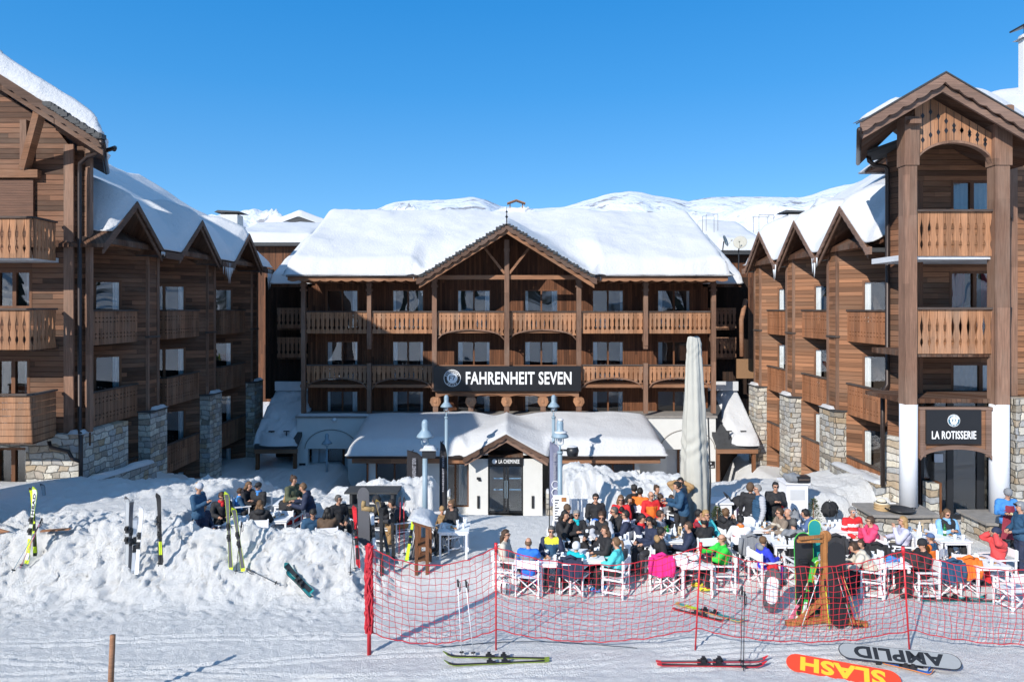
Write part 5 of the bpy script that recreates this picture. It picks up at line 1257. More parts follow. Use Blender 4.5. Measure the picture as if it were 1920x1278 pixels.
bg_house('far chalet roof with thin finial behind the left wing', XP(500, 80), XP(640, 80), 78, 92, -3, ZP(432, 78), ZP(420, 85), 132, 'y')
bg_house('snowy roof directly behind the gap right of the hotel', XP(1330, 50), XP(1420, 50), 48, 60, -3, ZP(470, 48), ZP(432, 54), 133)
bg_house('snow covered roof beyond the right wing', XP(1560, 55), XP(1760, 55), 50, 66, -3, ZP(440, 50), ZP(385, 58), 134)
# satellite dishes
for i, (px, py, r, y, lab) in enumerate(((1388, 455, .40, 40, 'round pale satellite dish in the gap right of the hotel'), (1358, 452, .38, 43, 'tilted satellite dish half hidden by the hotel roof'))):
    x, z = XP(px, y), ZP(py, y); o = thing('satellite_dish', lab, 'satellite dish', (x, y, z-1.6))
    mb = MB(); q = Matrix.Translation((x, y, z)) @ Matrix.Rotation(R(-25 if i == 0 else 55), 4, 'Z') @ Matrix.Rotation(R(72), 4, 'X'); mb.M = q
    mb.tube([(0, -r*.9, .1), (0, -r*.3, .45)], .012, 5); mb.ell((0, -r*.3, .45), (.05, .05, .07)); mb.lathe([(.02, .0), (r*.5, .02), (r*.8, .05), (r, .09), (r*.98, .10), (r*.5, .04), (.02, .02)], (0, 0, 0), 24); mb.build('reflector', pm('pale_dish', (.42, .41, .36), .7), o, True)
    mb = MB(); mb.tube([(x, y+.1, z), (x, y+.3, z-.5), (x, y+.3, z-1.6)], .035, 6); mb.build('mast', M['black'], o)
# roof rails (guard frames)
for (px, w, py0, py1, y, lab) in ((1335, 22, 402, 425, 42, 'thin metal guard frame on the roof edge right of the hotel'), (1437, 28, 403, 425, 34, 'thin metal guard frame on the right wing roof')):
    o = thing('roof_guard', lab, 'guard rail', (XP(px, y), y, ZP(py1, y)))
    mb = MB(); x0, x1, z0, z1 = XP(px-w/2, y), XP(px+w/2, y), ZP(py1+8, y), ZP(py0, y)
    for xx in (x0, x1):
        for yy in (y, y+.8): mb.tube([(xx, yy, z0), (xx, yy, z1)], .013, 5)
    for yy in (y, y+.8): mb.tube([(x0, yy, z1), (x1, yy, z1)], .013, 5)
    mb.build('frame', M['cap'], o)
# ------------------------------------------------------------------ lamps, flags, parasol, net
def cloth(name, col, **k): return pm(name, col, .85, var=.18, vs=5, bs=.6, bsc=16, **k)
def street_lamp(px, py_top, Y, r, label, kind='wide', extra=None):
    x = XP(px, Y); zg = GZ(x, Y); zt = ZP(py_top, Y)
    if kind == 'short': r = .05
    o = thing('street_lamp', label, 'street lamp', (x, Y, zg-.05), group='blue grey street lamps')
    s = 1.0 if kind != 'short' else .85
    mb = MB(); mb.tube([(x, Y, zg-.2), (x, Y, zt-.95*s)], [r*1.15, r], 14); mb.tube([(x, Y, zt-.97*s), (x, Y, zt-.90*s)], r*1.25, 14); mb.build('pole', M['lamp'], o, True)
    mb = MB(); mb.tube([(x, Y, zt-.92*s), (x, Y, zt-.74*s)], [r*.55, r*.45], 8)
    for sg in (-1, 1): mb.tube([(x, Y, zt-.74*s), (x+sg*.09, Y, zt-.70*s), (x+sg*.10, Y, zt-.52*s)], .012, 6)
    mb.build('bracket', M['lamp'], o, True)
    mb = MB(); mb.ell((x, Y, zt-.56*s), (.07, .07, .10)); mb.build('globe', M['lampglass'], o, True)
    mb = MB(); mb.lathe([(.235, -.49), (.25, -.50), (.23, -.45), (.13, -.33), (.095, -.28), (.10, -.12), (.085, -.05), (.04, 0)], (x, Y, zt), 20); mb.build('lamp_shade', M['lamp'], o, True)
    return o, x, zg, zt
street_lamp(837, 740, 28.4, .07, 'tall blue grey street lamp rising beside the narrow dark beach flag')
street_lamp(1038, 740, 28.4, .07, 'tall blue grey street lamp behind the pale grey beach flag')
street_lamp(613, 812, 33.4, .05, 'small blue grey street lamp in front of the arched white entrance', 'short')
o1, x1, zg1, zt1 = street_lamp(797, 786, 19.4, .072, 'blue grey street lamp carrying a dark square box with snow on top')
o4, x4, zg4, zt4 = street_lamp(1050, 786, 19.4, .065, 'snow dusted street lamp carrying a round black spotlight')
Y = 19.4
mb = MB(); mb.box(XP(793, 19.2), XP(817, 19.2), 19.0, 19.25, ZP(856, 19.2), ZP(842, 19.2)); p = mb.build('box', M['black'], o1)
snow_sheet('box_snow', p, XP(793, 19.2), XP(817, 19.2), 19.0, 19.25, lambda X, Y: X*0+ZP(842, 19.2), .13, .1, .04, .03, 5, (1, 1, 1, 1), .02)
mb = MB(); mb.lathe([(.05, -.12), (.15, -.14), (.18, 0), (.15, .1), (.05, .12)], (XP(1073, Y), Y-.1, ZP(843, Y)), 14); mb.tube([(x4, Y, ZP(843, Y)), (XP(1062, Y), Y-.06, ZP(843, Y))], .03, 6); p = mb.build('spotlight', M['black'], o4, True)
mb = MB(); mb.ell((XP(1072, Y), Y-.1, ZP(837, Y)), (.15, .12, .05)); mb.build('spotlight_snow', M['snow_roof'], o4, True)
mb = MB(); mb.ell((x4+.02, Y-.02, zt4-.36), (.19, .19, .05)); mb.ell((x4+.02, Y-.02, zt4-.01), (.08, .08, .05)); mb.build('lamp_snow', M['snow_roof'], o4, True)

def beach_flag(pxl, pxr, pyt, pyb, Y, matf, label, rings=0, curve=.35, zext=1.2):
    xl, xr, zt, zb = XP(pxl, Y), XP(pxr, Y), ZP(pyt, Y), ZP(pyb, Y); w = xr-xl; xg = xl
    zg = GZ(xl, Y)
    o = thing('beach_flag', label, 'beach flag', (xl, Y, zg))
    mb = MB(); mb.tube([(xl, Y, zg-.1), (xl, Y, zt-.5)]+[(xl+w*.5*(1-math.cos(t)), Y, zt-.5+.5*math.sin(t)) for t in (.5, 1.0, 1.5)], .016, 6); mb.build('flag_pole', M['black'], o, True)
    V = []; Fs = []; n = 24; m = 8
    for i in range(n+1):
        f = i/n; z = lerp(zb, zt, f)
        ww = w*(1 if f < .8 else math.sqrt(max(.0, 1-((f-.8)/.2)**2))*.9+.1)
        ww *= .8+.2*min(1, f/.2)
        for j in range(m+1):
            g = j/m; V.append((xl+.01+ww*g, Y-.03+.05*math.sin(g*5+f*6)*g, z))
    for i in range(n):
        for j in range(m): a = i*(m+1)+j; Fs.append((a, a+1, a+m+2, a+m+1))
    fo = np_mesh('flag_cloth', np.array(V), Fs, matf, o)
    mb = MB()
    for k in range(rings):
        zc = lerp(zb, zt, .1+.12*k); xc = xl+w*.55; rr_ = w*.33
        pts = [(xc+rr_*math.cos(t), Y-.075, zc+rr_*math.sin(t)) for t in np.linspace(0, 6.2832, 20)]; mb.tube(pts, .012, 4)
    if rings: mb.build('printed_ring', M['signwhite'], fo)
    V, Fs = text_mesh('FAHRENHEIT SEVEN', (zt-zb)*.42, w*.26, .004, .02)
    zc = lerp(zb, zt, .62); W = np.stack([xl+w*.5-V[:, 1], Y-.085-V[:, 2], zc+V[:, 0]], -1)
    np_mesh('lettering', W, Fs, pm('grey_print', (.34, .34, .38), .7), fo, False)
    return o
fd = pm('black_flag_cloth', (.022, .02, .024), .8, var=.3); fb = pm('grey_blue_flag_cloth', (.20, .21, .30), .85, var=.12)
beach_flag(825, 838, 826, 985, 19.9, fd, 'narrow black beach flag seen almost edge on beside the tall lamp', 0)
beach_flag(763, 791, 843, 930, 26.0, fd, 'dark rounded beach flag with pale print standing behind the ploughed snow bank', 0)
beach_flag(1030, 1050, 827, 948, 19.6, fb, 'pale grey blue beach flag with white rings beside the lamp post', 3)

# closed parasol
YU = 19.6; xu = XP(1303, YU); zg = GZ(xu, YU); zt = ZP(632, YU)
um = thing('closed_parasol', 'giant closed parasol wrapped in a wrinkled beige grey cover', 'parasol', (xu, YU, zg))
V = []; Fs = []; n = 90; m = 56
for i in range(n+1):
    f = i/n; z = lerp(ZP(985, YU), zt, f)
    r = np.interp(f, [0, .1, .25, .6, .9, .97, 1], [.33, .385, .385, .31, .215, .20, .16])
    cx_u = xu+np.interp(f, [0, 1], [.02, -.04])
    for j in range(m):
        t = 2*math.pi*j/m
        w = .03*math.sin(3*t+f*2)+.03*math.sin(7*t-f*3+1)+.018*math.sin(13*t+f*4)+.03*float(fbm(np.array([t*1.2+4]), np.array([f*16]), 1, 3, 5)[0])
        w += .03*math.exp(-((f-.42)/.07)**2)*math.sin(f*90+3*math.sin(t*2))+.02*math.exp(-((f-.93)/.05)**2)*math.sin(f*140+4*math.sin(t*2))
        rr_ = r*(1+w*2.2); V.append((cx_u+rr_*math.cos(t), YU+rr_*math.sin(t)*.9, z+.03*math.sin(t*2)*(f > .97)))
for i in range(n):
    for j in range(m): Fs.append((i*m+j, i*m+(j+1) % m, (i+1)*m+(j+1) % m, (i+1)*m+j))
Fs.append(tuple(n*m+j for j in range(m)))
np_mesh('cover', np.array(V), Fs, M['cloth_umb'], um)
mb = MB(); mb.tube([(xu+.32, YU-.27, ZP(985, YU)), (xu+.36, YU-.30, ZP(900, YU)), (xu+.30, YU-.28, ZP(780, YU))], .022, 6); mb.build('drawstring', M['black'], um)
mb = MB(); mb.tube([(xu, YU, zg), (xu, YU, ZP(960, YU))], .06, 10); mb.box(xu-.6, xu+.6, YU-.6, YU+.6, zg-.02, zg+.07); mb.build('stand', M['band'], um)

# red safety net
fence = None
pp = [(692, 1222), (930, 1217), (1303, 1215), (1706, 1218), (2130, 1226)]; tops = [(692, 1018), (930, 1019), (1314, 1018), (1693, 1026), (2130, 1030)]
gp = [G(*p) for p in pp]
fence = thing('safety_net_fence', 'sagging red net fence on thin red poles across the piste edge', 'net fence', gp[1])
tp3 = []
for (px, py), g in zip(tops, gp):
    x, y, z = g; zt = ZP(py, y); tp3.append((XP(px, y), y, zt))
for k, (g, t) in enumerate(zip(gp, tp3)):
    mb = MB()
    mb.tube([(g[0], g[1], g[2]-.15), t], [.017 if k else .04]*2, 8)
    if k: mb.tube([(lerp(g[0], t[0], .93), g[1], lerp(g[2], t[2], .93)), (t[0], t[1], t[2]+.02)], .033, 8)
    mb.build('pole', M['polered'], fence, True)
mb = MB(); rn = random.Random(4)      # net wound round the first pole
g, t = gp[0], tp3[0]
for k in range(22):
    a = rn.uniform(0, 6.28); pts = []
    for i in range(18):
        f = .18+.8*i/17; a += rn.uniform(-.7, .9); r_ = rn.uniform(.045, .085)
        pts.append((lerp(g[0], t[0], f)+r_*math.cos(a), g[1]+r_*math.sin(a), lerp(g[2], t[2], f)))
    mb.tube(pts, rn.uniform(.012, .022), 4)
mb.build('wound_net', M['netred'], fence)
def netpt(k, f, v):
    a, b = gp[k], gp[k+1]; ta, tb = tp3[k], tp3[k+1]; sg = 4*f*(1-f)
    xg_, yg_, zg_ = lerp(a[0], b[0], f), lerp(a[1], b[1], f), lerp(a[2], b[2], f)
    zt_ = lerp(ta[2], tb[2], f)-.06-.33*sg; zb_ = zg_+.40-.25*sg
    lx = lerp(ta[0]-a[0], tb[0]-b[0], f)
    bulge = .16*sg*math.sin(v*2.6)
    return (xg_+lx*v+.015*math.sin(f*40+v*9), yg_-bulge+.02*math.sin(f*31+v*5), lerp(zb_, zt_, v)+.012*math.sin(f*57+v*17))
nv = [0, 13]
for k in range(4):
    L = abs(gp[k+1][0]-gp[k][0]); nu = max(4, int(L/.125)); nvv = 13
    mb = MB()
    for i in range(1, nu):
        f = i/nu; mb.tube([netpt(k, f+.002*math.sin(i*3.1+j), j/nvv) for j in range(nvv+1)], .0052, 3, False)
    for j in range(nvv+1):
        r_ = .0105 if j in (0, nvv) else .0052
        mb.tube([netpt(k, i/nu, j/nvv) for i in range(nu+1)], r_, 4, False)
    mb.build('net', M['netred'], fence)
mb = MB()   # thin cord lying on the snow
pts = [G(px, 1207+8*math.sin(px*.011)+4, 0) for px in range(820, 1220, 25)]; mb.tube([(a, b, c+.02) for a, b, c in pts], .006, 4); o = mb.build('cord', M['black']); tag(o, 'thin dark cord lying on the snow below the net fence', 'cord')

# ------------------------------------------------------------------ ski equipment
def skimat(name, c): return pm('ski_'+name, c, .3, var=.08, vs=30)
def place(o, loc, up=None, rz=0):
    o.location = loc
    if up is None: o.rotation_euler = (0, 0, rz)
    else:
        q = Vector((0, 0, 1)).rotation_difference(Vector(up).normalized()); o.rotation_mode = 'QUATERNION'; o.rotation_quaternion = q @ Quaternion((0, 0, 1), rz)
    return o
def ski(label, L, c1, c2, base, tip, rz=0, accent=None, text=None, bind=True, group=None, ww=1.0):
    """ski standing on its tail at base (x, y, z), leaning towards tip; top face looks along local -Y"""
    n = 22; prof = []
    for i in range(n+1):
        f = i/n; w = (.038+.016*(2*f-1)**2+(.010 if f > .5 else 0)*(2*f-1)**2)*ww
        if f > .93: w *= math.sqrt(max(.02, 1-((f-.93)/.07)**2))
        if f < .03: w *= .8
        yb = -.0+(-.10*((f-.88)/.12)**2 if f > .88 else 0)+(-.015*((.06-f)/.06)**2 if f < .06 else 0)
        prof.append((f*L, w, yb))
    def strip(k, y0, y1, mat, nm, par, f0=0, f1=1):
        V = []; Fs = []; pr = [p for i, p in enumerate(prof) if f0 <= i/n <= f1]
        for z, w, yb in pr:
            w2 = w*k; V += [(-w2, yb+y0, z), (w2, yb+y0, z), (w2, yb+y1, z), (-w2, yb+y1, z)]
        m_ = len(pr)
        for i in range(m_-1):
            a = 4*i
            for j in range(4): Fs.append((a+j, a+(j+1) % 4, a+4+(j+1) % 4, a+4+j))
        Fs += [(3, 2, 1, 0), (4*m_-4, 4*m_-3, 4*m_-2, 4*m_-1)]
        mb = MB(); mb.add(V, Fs); return mb.build(nm, mat, par, local=True)
    o = strip(1, 0, .012, c1, 'ski', None)
    tag(o, label, 'ski', group)
    strip(.86, -.003, -.0004, c2, 'topsheet', o, .03, .97)
    if accent:
        strip(.80, -.0062, -.0034, accent, 'stripe', o, .12, .34)
        strip(.80, -.0062, -.0034, accent, 'stripe', o, .60, .68)
    if bind:
        for z0 in (.40*L, .54*L):
            mb = MB(); mb.box(-.034, .034, -.045, -.0065, z0, z0+.11); mb.box(-.028, .028, -.085, -.046, z0+.02, z0+.08); mb.box(-.04, .04, -.02, -.0066, z0-.06, z0-.001); mb.build('binding', M['black'], o, local=True)
    if text:
        V, Fs = text_mesh(text, .52, .062*ww, .002, .03)
        np_mesh('lettering', np.stack([-V[:, 1], -.0066-V[:, 2], L*.76+V[:, 0]], -1), Fs, M['signblack'], o, False)
    d = Vector(tip)-Vector(base); place(o, base, d, rz); return o
def pole(label, base, top, col=None, group=None, L=None):
    b, t = Vector(base), Vector(top); L = (t-b).length
    mb = MB(); mb.tube([(0, 0, 0), (0, 0, L-.14)], .008, 6); o = mb.build('ski_pole', col or M['black'], None, True); tag(o, label, 'ski pole', group)
    mb = MB(); mb.lathe([(.012, -.14), (.017, -.12), (.014, -.03), (.021, 0)], (0, 0, L), 8); mb.build('grip', M['black'], o, True, True)
    mb = MB(); mb.lathe([(.006, 0), (.045, .012), (.045, .016), (.006, .02)], (0, 0, .06), 10); mb.build('basket', M['black'], o, True, True)
    mb = MB(); mb.tube([(.012, 0, L-.02), (.05, .01, L-.08), (.055, .01, L-.2), (.03, 0, L-.24), (.012, 0, L-.03)], .008, 4); mb.build('strap', M['black'], o, False, True)
    place(o, b, t-b, random.random()*6); return o
def board_outline(L, W, n=14):
    pts = []
    for i in range(n+1):
        t = math.pi*i/n; pts.append((W/2*math.cos(t), L-W*.55+W*.55*math.sin(t)))
    for i in range(n+1):
        t = math.pi+math.pi*i/n; pts.append((W/2*math.cos(t), W*.55+W*.55*math.sin(t)))
    return pts
def snowboard(label, L, W, cedge, cface, base, tip, rz=0, text=None, tcol=None, bind=-1, flipbind=1, face2=None, group=None):
    mb = MB(); mb.prism(board_outline(L, W), 'y', -.006, .006); o = mb.build('snowboard', cedge, None); tag(o, label, 'snowboard', group)
    mb = MB(); mb.prism([(x*.95, L/2+(z-L/2)*.985) for x, z in board_outline(L, W)], 'y', -.0085, -.0065); mb.build('deck', cface, o, local=True)
    if face2: mb = MB(); mb.prism([(x*.72, L*.5+(z-L/2)*.62) for x, z in board_outline(L, W)], 'y', -.011, -.009); mb.build('graphic', face2, o, local=True)
    if bind:
        y = .0065 if flipbind > 0 else -.0115; s = 1 if flipbind > 0 else -1
        for z in (L*.33, L*.67):
            b = MB(); b.box(-.11, .11, min(y, y+s*.03), max(y, y+s*.03), z-.05, z+.05)
            b.hexa([(.07, y+s*.03, z-.045), (.11, y+s*.03, z-.045), (.11, y+s*.03, z+.045), (.07, y+s*.03, z+.045), (.09, y+s*.2, z-.04), (.12, y+s*.2, z-.04), (.12, y+s*.2, z+.04), (.09, y+s*.2, z+.04)])
            b.tube([(-.09, y+s*.03, z-.03), (-.06, y+s*.09, z), (.02, y+s*.10, z), (.08, y+s*.06, z+.02)], .016, 5); b.build('binding', M['black'], o, local=True)
    if text:
        V, Fs = text_mesh(text, L*.74, W*.78, .002, .04)
        np_mesh('lettering', np.stack([V[:, 1], -.0085-V[:, 2], L*.5-V[:, 0]], -1), Fs, tcol, o, False)
    d = Vector(tip)-Vector(base); place(o, base, d, rz); return o
K = {k: skimat(k, v) for k, v in dict(white=(.75, .76, .78), yellow=(.62, .78, .03), black=(.02, .02, .022), red=(.62, .02, .03), teal=(.02, .28, .28), green=(.06, .5, .08), orange=(.75, .25, .04), silver=(.42, .44, .46), blue=(.03, .14, .45), grey=(.10, .10, .11), pink=(.7, .2, .3), gold=(.55, .38, .1), olive=(.20, .28, .03), rb=(.72, .055, .02)).items()}
def up(px0, py0, px1, py1, dy=0.0, Y=None):
    """base and tip of something leaning slightly, from its lower and upper picture point"""
    if Y is None:
        x, y, z = G(px0, py0)
    else: x, y, z = XP(px0, Y), Y, ZP(py0, Y)
    return (x, y, z-.02), (XP(px1, y+dy), y+dy, ZP(py1, y+dy))
def usk(label, a, b, c1, c2, dy=.1, Y=None, rz=0, **k):
    p, q = up(a[0], a[1], b[0], b[1], dy, Y); L = (Vector(q)-Vector(p)).length
    return ski(label, L, c1, c2, p, q, rz, **k)
usk('white ski with black lettering and yellow tail stuck in snow on the far left', (50, 1052), (67, 910), K['yellow'], K['white'], .05, text='HEAD', accent=K['yellow'])
usk('yellow and black ski crossed behind the white lettered ski', (66, 1040), (60, 912), K['black'], K['yellow'], .12, accent=K['black'])
usk('dark ski stuck behind the white lettered ski by the stone wall', (88, 985), (80, 905), K['grey'], K['silver'], .1, Y=19.5)
pole('thin pole leaning by the white lettered ski, lower one', G(22, 1072), (G(22, 1072)[0]+.55, G(22, 1072)[1]+.1, G(22, 1072)[2]+1.05), M['lamp'])
pole('pink gripped pole crossing the white lettered ski', G(38, 1062), (G(38, 1062)[0]+.45, G(38, 1062)[1]+.1, G(38, 1062)[2]+1.15), K['pink'])
usk('silver grey ski strapped upright beside its twin in the snow mound', (238, 1070), (239, 928), K['grey'], K['silver'], .05)
usk('silver ski facing sideways beside the silver grey ski', (244, 1072), (246, 934), K['silver'], K['grey'], .12, rz=.8)
usk('plain white ski with black strap near its rounded tip', (256, 1073), (266, 946), K['white'], K['white'], .05)
usk('narrow white ski stuck behind the plain white ski', (250, 1070), (254, 965), K['silver'], K['white'], .15, rz=.7)
usk('black ski with yellow markings standing alone on the mound', (302, 1056), (297, 922), K['black'], K['black'], .05, accent=K['yellow'])
pole('black pole standing beside the lone black ski', G(297, 1060), (G(297, 1060)[0]-.03, G(297, 1060)[1], G(297, 1060)[2]+1.2))
usk('tall dark ski with neon yellow edge, upright one of two', (433, 1067), (425, 919), K['yellow'], K['grey'], .04)
usk('shorter dark ski with neon yellow edge, leaning one of two', (456, 1068), (438, 949), K['yellow'], K['grey'], .04)
pole('black pole leaning on the neon edged skis', G(442, 1074), (G(442, 1074)[0]+.1, G(442, 1074)[1]+.1, G(442, 1074)[2]+1.2))
g = G(522, 1098); pole('black pole lying on the snow slope below the neon edged skis', (g[0], g[1], g[2]+.05), (G(462, 1073)[0], G(462, 1073)[1], G(462, 1073)[2]+.10))
a_, b_ = G(585, 1118), G(538, 1078)
ski('black and teal ski lying on its side on the mound', 1.0, K['teal'], K['black'], (a_[0], a_[1], a_[2]+.1), (b_[0], b_[1], b_[2]+.22), .4, ww=1.3)
ski('second black ski lying under the black and teal ski', .95, K['black'], K['teal'], (a_[0]+.03, a_[1]-.12, a_[2]+.04), (b_[0]+.1, b_[1]-.15, b_[2]+.08), 1.2, accent=K['teal'])
# middle cluster
usk('bright red ski standing in front of the grey snowboard', (672, 1062), (664, 945), K['red'], K['red'], .05, accent=K['black'])
pole('black pole standing left of the bright red ski', G(656, 1076), (G(656, 1076)[0]+.05, G(656, 1076)[1]+.2, G(656, 1076)[2]+1.2))
pole('black pole crossing behind the bright red ski', G(666, 1070), (G(666, 1070)[0]-.15, G(666, 1070)[1]+.25, G(666, 1070)[2]+1.15))
p, q = up(683, 1003, 681, 912, .05, 17.6); L = (Vector(q)-Vector(p)).length
snowboard('dark grey snowboard standing upright behind the bright red ski', L+.35, .31, K['black'], K['grey'], (p[0], p[1], p[2]-.35), q, 0, bind=0)
mb = MB(); mb.M = Matrix.Translation((XP(688, 17.3), 17.3, ZP(953, 17.3))) @ Matrix.Rotation(R(8), 4, 'Y'); mb.box(-.13, .15, -.05, .06, -.05, .05); mb.ell((.15, 0, 0), (.06, .055, .07)); mb.lathe([(.055, 0), (.06, .1), (.05, .16)], (-.1, 0, .02), 10); o = mb.build('winter_boot', cloth('tan_boot', (.32, .22, .10)), None, True); tag(o, 'tan winter boot hung on the grey snowboard', 'boot')
usk('black ski with plain top standing behind the rolled red net', (716, 1077), (714, 948), K['black'], K['black'], .1)
usk('curved black and gold ski leaning in the cluster by the red net', (728, 1038), (707, 935), K['gold'], K['grey'], .25)
usk('pale ski standing left of the curved black and gold ski', (703, 1030), (697, 958), K['silver'], K['white'], .1, Y=16.9)
pole('red gripped pole in the ski cluster, first of two', (XP(748, 17.3), 17.3, ZP(1042, 17.3)), (XP(751, 17.4), 17.4, ZP(930, 17.4)), K['red'])
pole('red gripped pole in the ski cluster, second of two', (XP(758, 17.3), 17.3, ZP(1042, 17.3)), (XP(757, 17.45), 17.45, ZP(931, 17.45)), K['red'])
usk('green and white ski leaning on the wooden stand', (762, 1052), (778, 955), K['green'], K['yellow'], .2)
usk('black ski leaning on the wooden stand behind the green one', (772, 1050), (790, 950), K['black'], K['grey'], .3)
usk('dark ski standing left of the red gripped poles', (738, 1045), (735, 960), K['black'], K['black'], .2)
pole('black pole leaning right of the wooden stand', (XP(768, 17.1), 17.1, ZP(1050, 17.1)), (XP(784, 17.5), 17.5, ZP(952, 17.5)))
st = thing('wooden_stand', 'low wooden stand heaped with snow among the skis in the middle', 'stand', (XP(793, 17.2), 17.2, .3))
for px in (783, 803):
    for yy in (17.0, 17.6):
        mb = MB(); mb.box(XP(px, 17.2)-.04, XP(px, 17.2)+.04, yy-.04, yy+.04, .1, ZP(975, 17.2)); mb.build('post', M['frame'], st)
mb = MB(); xa, xb, zz = XP(777, 17.2), XP(811, 17.2), ZP(975, 17.2); mb.hexa([(xa, 16.85, zz+.02), (xb, 16.85, zz-.12), (xb, 17.75, zz-.12), (xa, 17.75, zz+.02), (xa, 16.85, zz+.09), (xb, 16.85, zz-.05), (xb, 17.75, zz-.05), (xa, 17.75, zz+.09)]); mb.build('roof', M['frame'], st)
snow_sheet('stand_snow', st, xa-.05, xb+.02, 16.85, 17.75, lambda X, Y: zz+.09-.14*(X-xa)/(xb-xa), .15, .2, .06, .05, 7, (1, 1, 1, 1), .03)
for zz2 in (.55, .9):
    mb = MB(); mb.box(XP(785, 17.2), XP(801, 17.2), 16.96, 17.6, zz2, zz2+.03); mb.build('shelf', M['frame'], st)
# lying skis and boards in the foreground
def lying(label, a, b, c1, c2, lift=.02, rz=0, **k):
    p, q = G(*a), G(*b); L = (Vector(q)-Vector(p)).length
    z = .02+lift
    # flat on the snow: top face (-Y local) must look up
    d = (Vector((q[0], q[1], q[2]))-Vector(p)).normalized(); o = ski(label, L, c1, c2, (0, 0, 0), (0, 0, 1), 0, **k)
    zax = d; yax = -Vector((0, 0, 1)); xax = yax.cross(zax).normalized(); yax = zax.cross(xax).normalized()
    m = Matrix((xax, yax, zax)).transposed().to_4x4(); m.translation = Vector((p[0], p[1], p[2]+z)); o.rotation_mode = 'QUATERNION'; o.location = m.translation; o.rotation_quaternion = m.to_quaternion(); return o
lying('black ski with thin yellow edge lying flat, upper of the two near the centre', (1030, 1236), (830, 1232), K['olive'], K['black'], ww=.7)
lying('black ski with thin yellow edge lying flat, lower of the two near the centre', (1030, 1241), (832, 1249), K['olive'], K['black'], ww=.7)
lying('dark red ski lying flat, upper of the two beside the black poles', (1230, 1243), (1440, 1241), K['red'], K['grey'], ww=.75)
lying('dark red ski lying flat, lower of the two beside the black poles', (1232, 1248), (1438, 1251), K['red'], K['black'], ww=.75)
lying('wide multicoloured ski lying behind the net near the centre', (1268, 1133), (1400, 1169), K['gold'], K['teal'], ww=1.5, accent=K['yellow'])
lying('dark ski with red details lying beside the multicoloured ski', (1262, 1141), (1362, 1166), K['red'], K['black'], lift=.0)
lying('blue and white ski lying between the two big snowboards', (1640, 1239), (1745, 1262), K['blue'], K['white'])
lying('orange tipped blue ski lying between the two big snowboards', (1655, 1245), (1752, 1268), K['orange'], K['blue'], lift=.03)
lying('thin dark ski lying below the chairs at the right', (1725, 1126), (1880, 1129), K['teal'], K['black'])
lying('second thin dark ski lying below the chairs at the right', (1712, 1121), (1850, 1124), K['black'], K['teal'])
for i, (b, t, lb) in enumerate((((866, 1228), (858, 1086), 'white pole with black grip planted before the net, straight one'), ((888, 1229), (873, 1087), 'white pole with black grip planted before the net, tilted one'))):
    g = G(*b); pole(lb, g, (XP(t[0], g[1]), g[1], ZP(t[1], g[1])), K['white'])
for i, (b, t, lb) in enumerate((((1389, 1245), (1392, 1100), 'black pole planted right of the red skis, straight one'), ((1394, 1256), (1396, 1108), 'black pole planted right of the red skis, nearer one'))):
    g = G(*b); pole(lb, g, (XP(t[0], g[1]), g[1], ZP(t[1], g[1])))
for (b, t, lb) in (((1767, 1118), (1770, 1020), 'silver pole planted by the chair at the right, tilted one'), ((1802, 1115), (1801, 1028), 'silver pole planted by the chair at the right, straight one')):
    g = G(*b); pole(lb, g, (XP(t[0], g[1]+.1), g[1]+.1, ZP(t[1], g[1])), K['silver'])
def flat_board(label, a, b, W, cedge, cface, text, tcol, tilt, rise=.16, face2=None):
    """snowboard lying base up on its bindings, tilted towards the camera"""
    p, q = Vector(G(*a)), Vector(G(*b)); L = (q-p).length
    o = snowboard(label, L, W, cedge, cface, (0, 0, 0), (0, 0, 1), 0, text, tcol, 1, 1, face2)
    d = (q-p).normalized(); upv = Vector((0, -math.sin(tilt), math.cos(tilt))); yax = -upv; zax = d; xax = yax.cross(zax).normalized(); yax = zax.cross(xax).normalized()
    m = Matrix((xax, yax, zax)).transposed().to_4x4(); o.rotation_mode = 'QUATERNION'; o.location = p+Vector((0, 0, rise)); o.rotation_quaternion = m.to_quaternion(); return o
flat_board('long red snowboard with big yellow letters lying base up in the foreground', (1474, 1246), (1690, 1285), .36, K['rb'], K['rb'], 'SLASH', skimat('amber', (.85, .45, .03)), R(32), .08)
flat_board('silver grey snowboard with big black letters lying base up behind the red one', (1572, 1236), (1803, 1262), .31, K['black'], skimat('palesilver', (.29, .30, .31)), 'AMPLID', K['black'], R(32), .20)
mb = MB(); g = G(208, 1340) if False else (XP(208, 11.3), 11.3, GZ(XP(208, 11.3), 11.3)); mb.tube([(g[0]-.02, 11.3, g[2]-.1), (g[0]+.03, 11.3, ZP(1190, 11.3))], [.048, .044], 10); o = mb.build('wooden_stake', M['beam'], None, True); tag(o, 'weathered round wooden stake at the bottom left corner', 'stake')

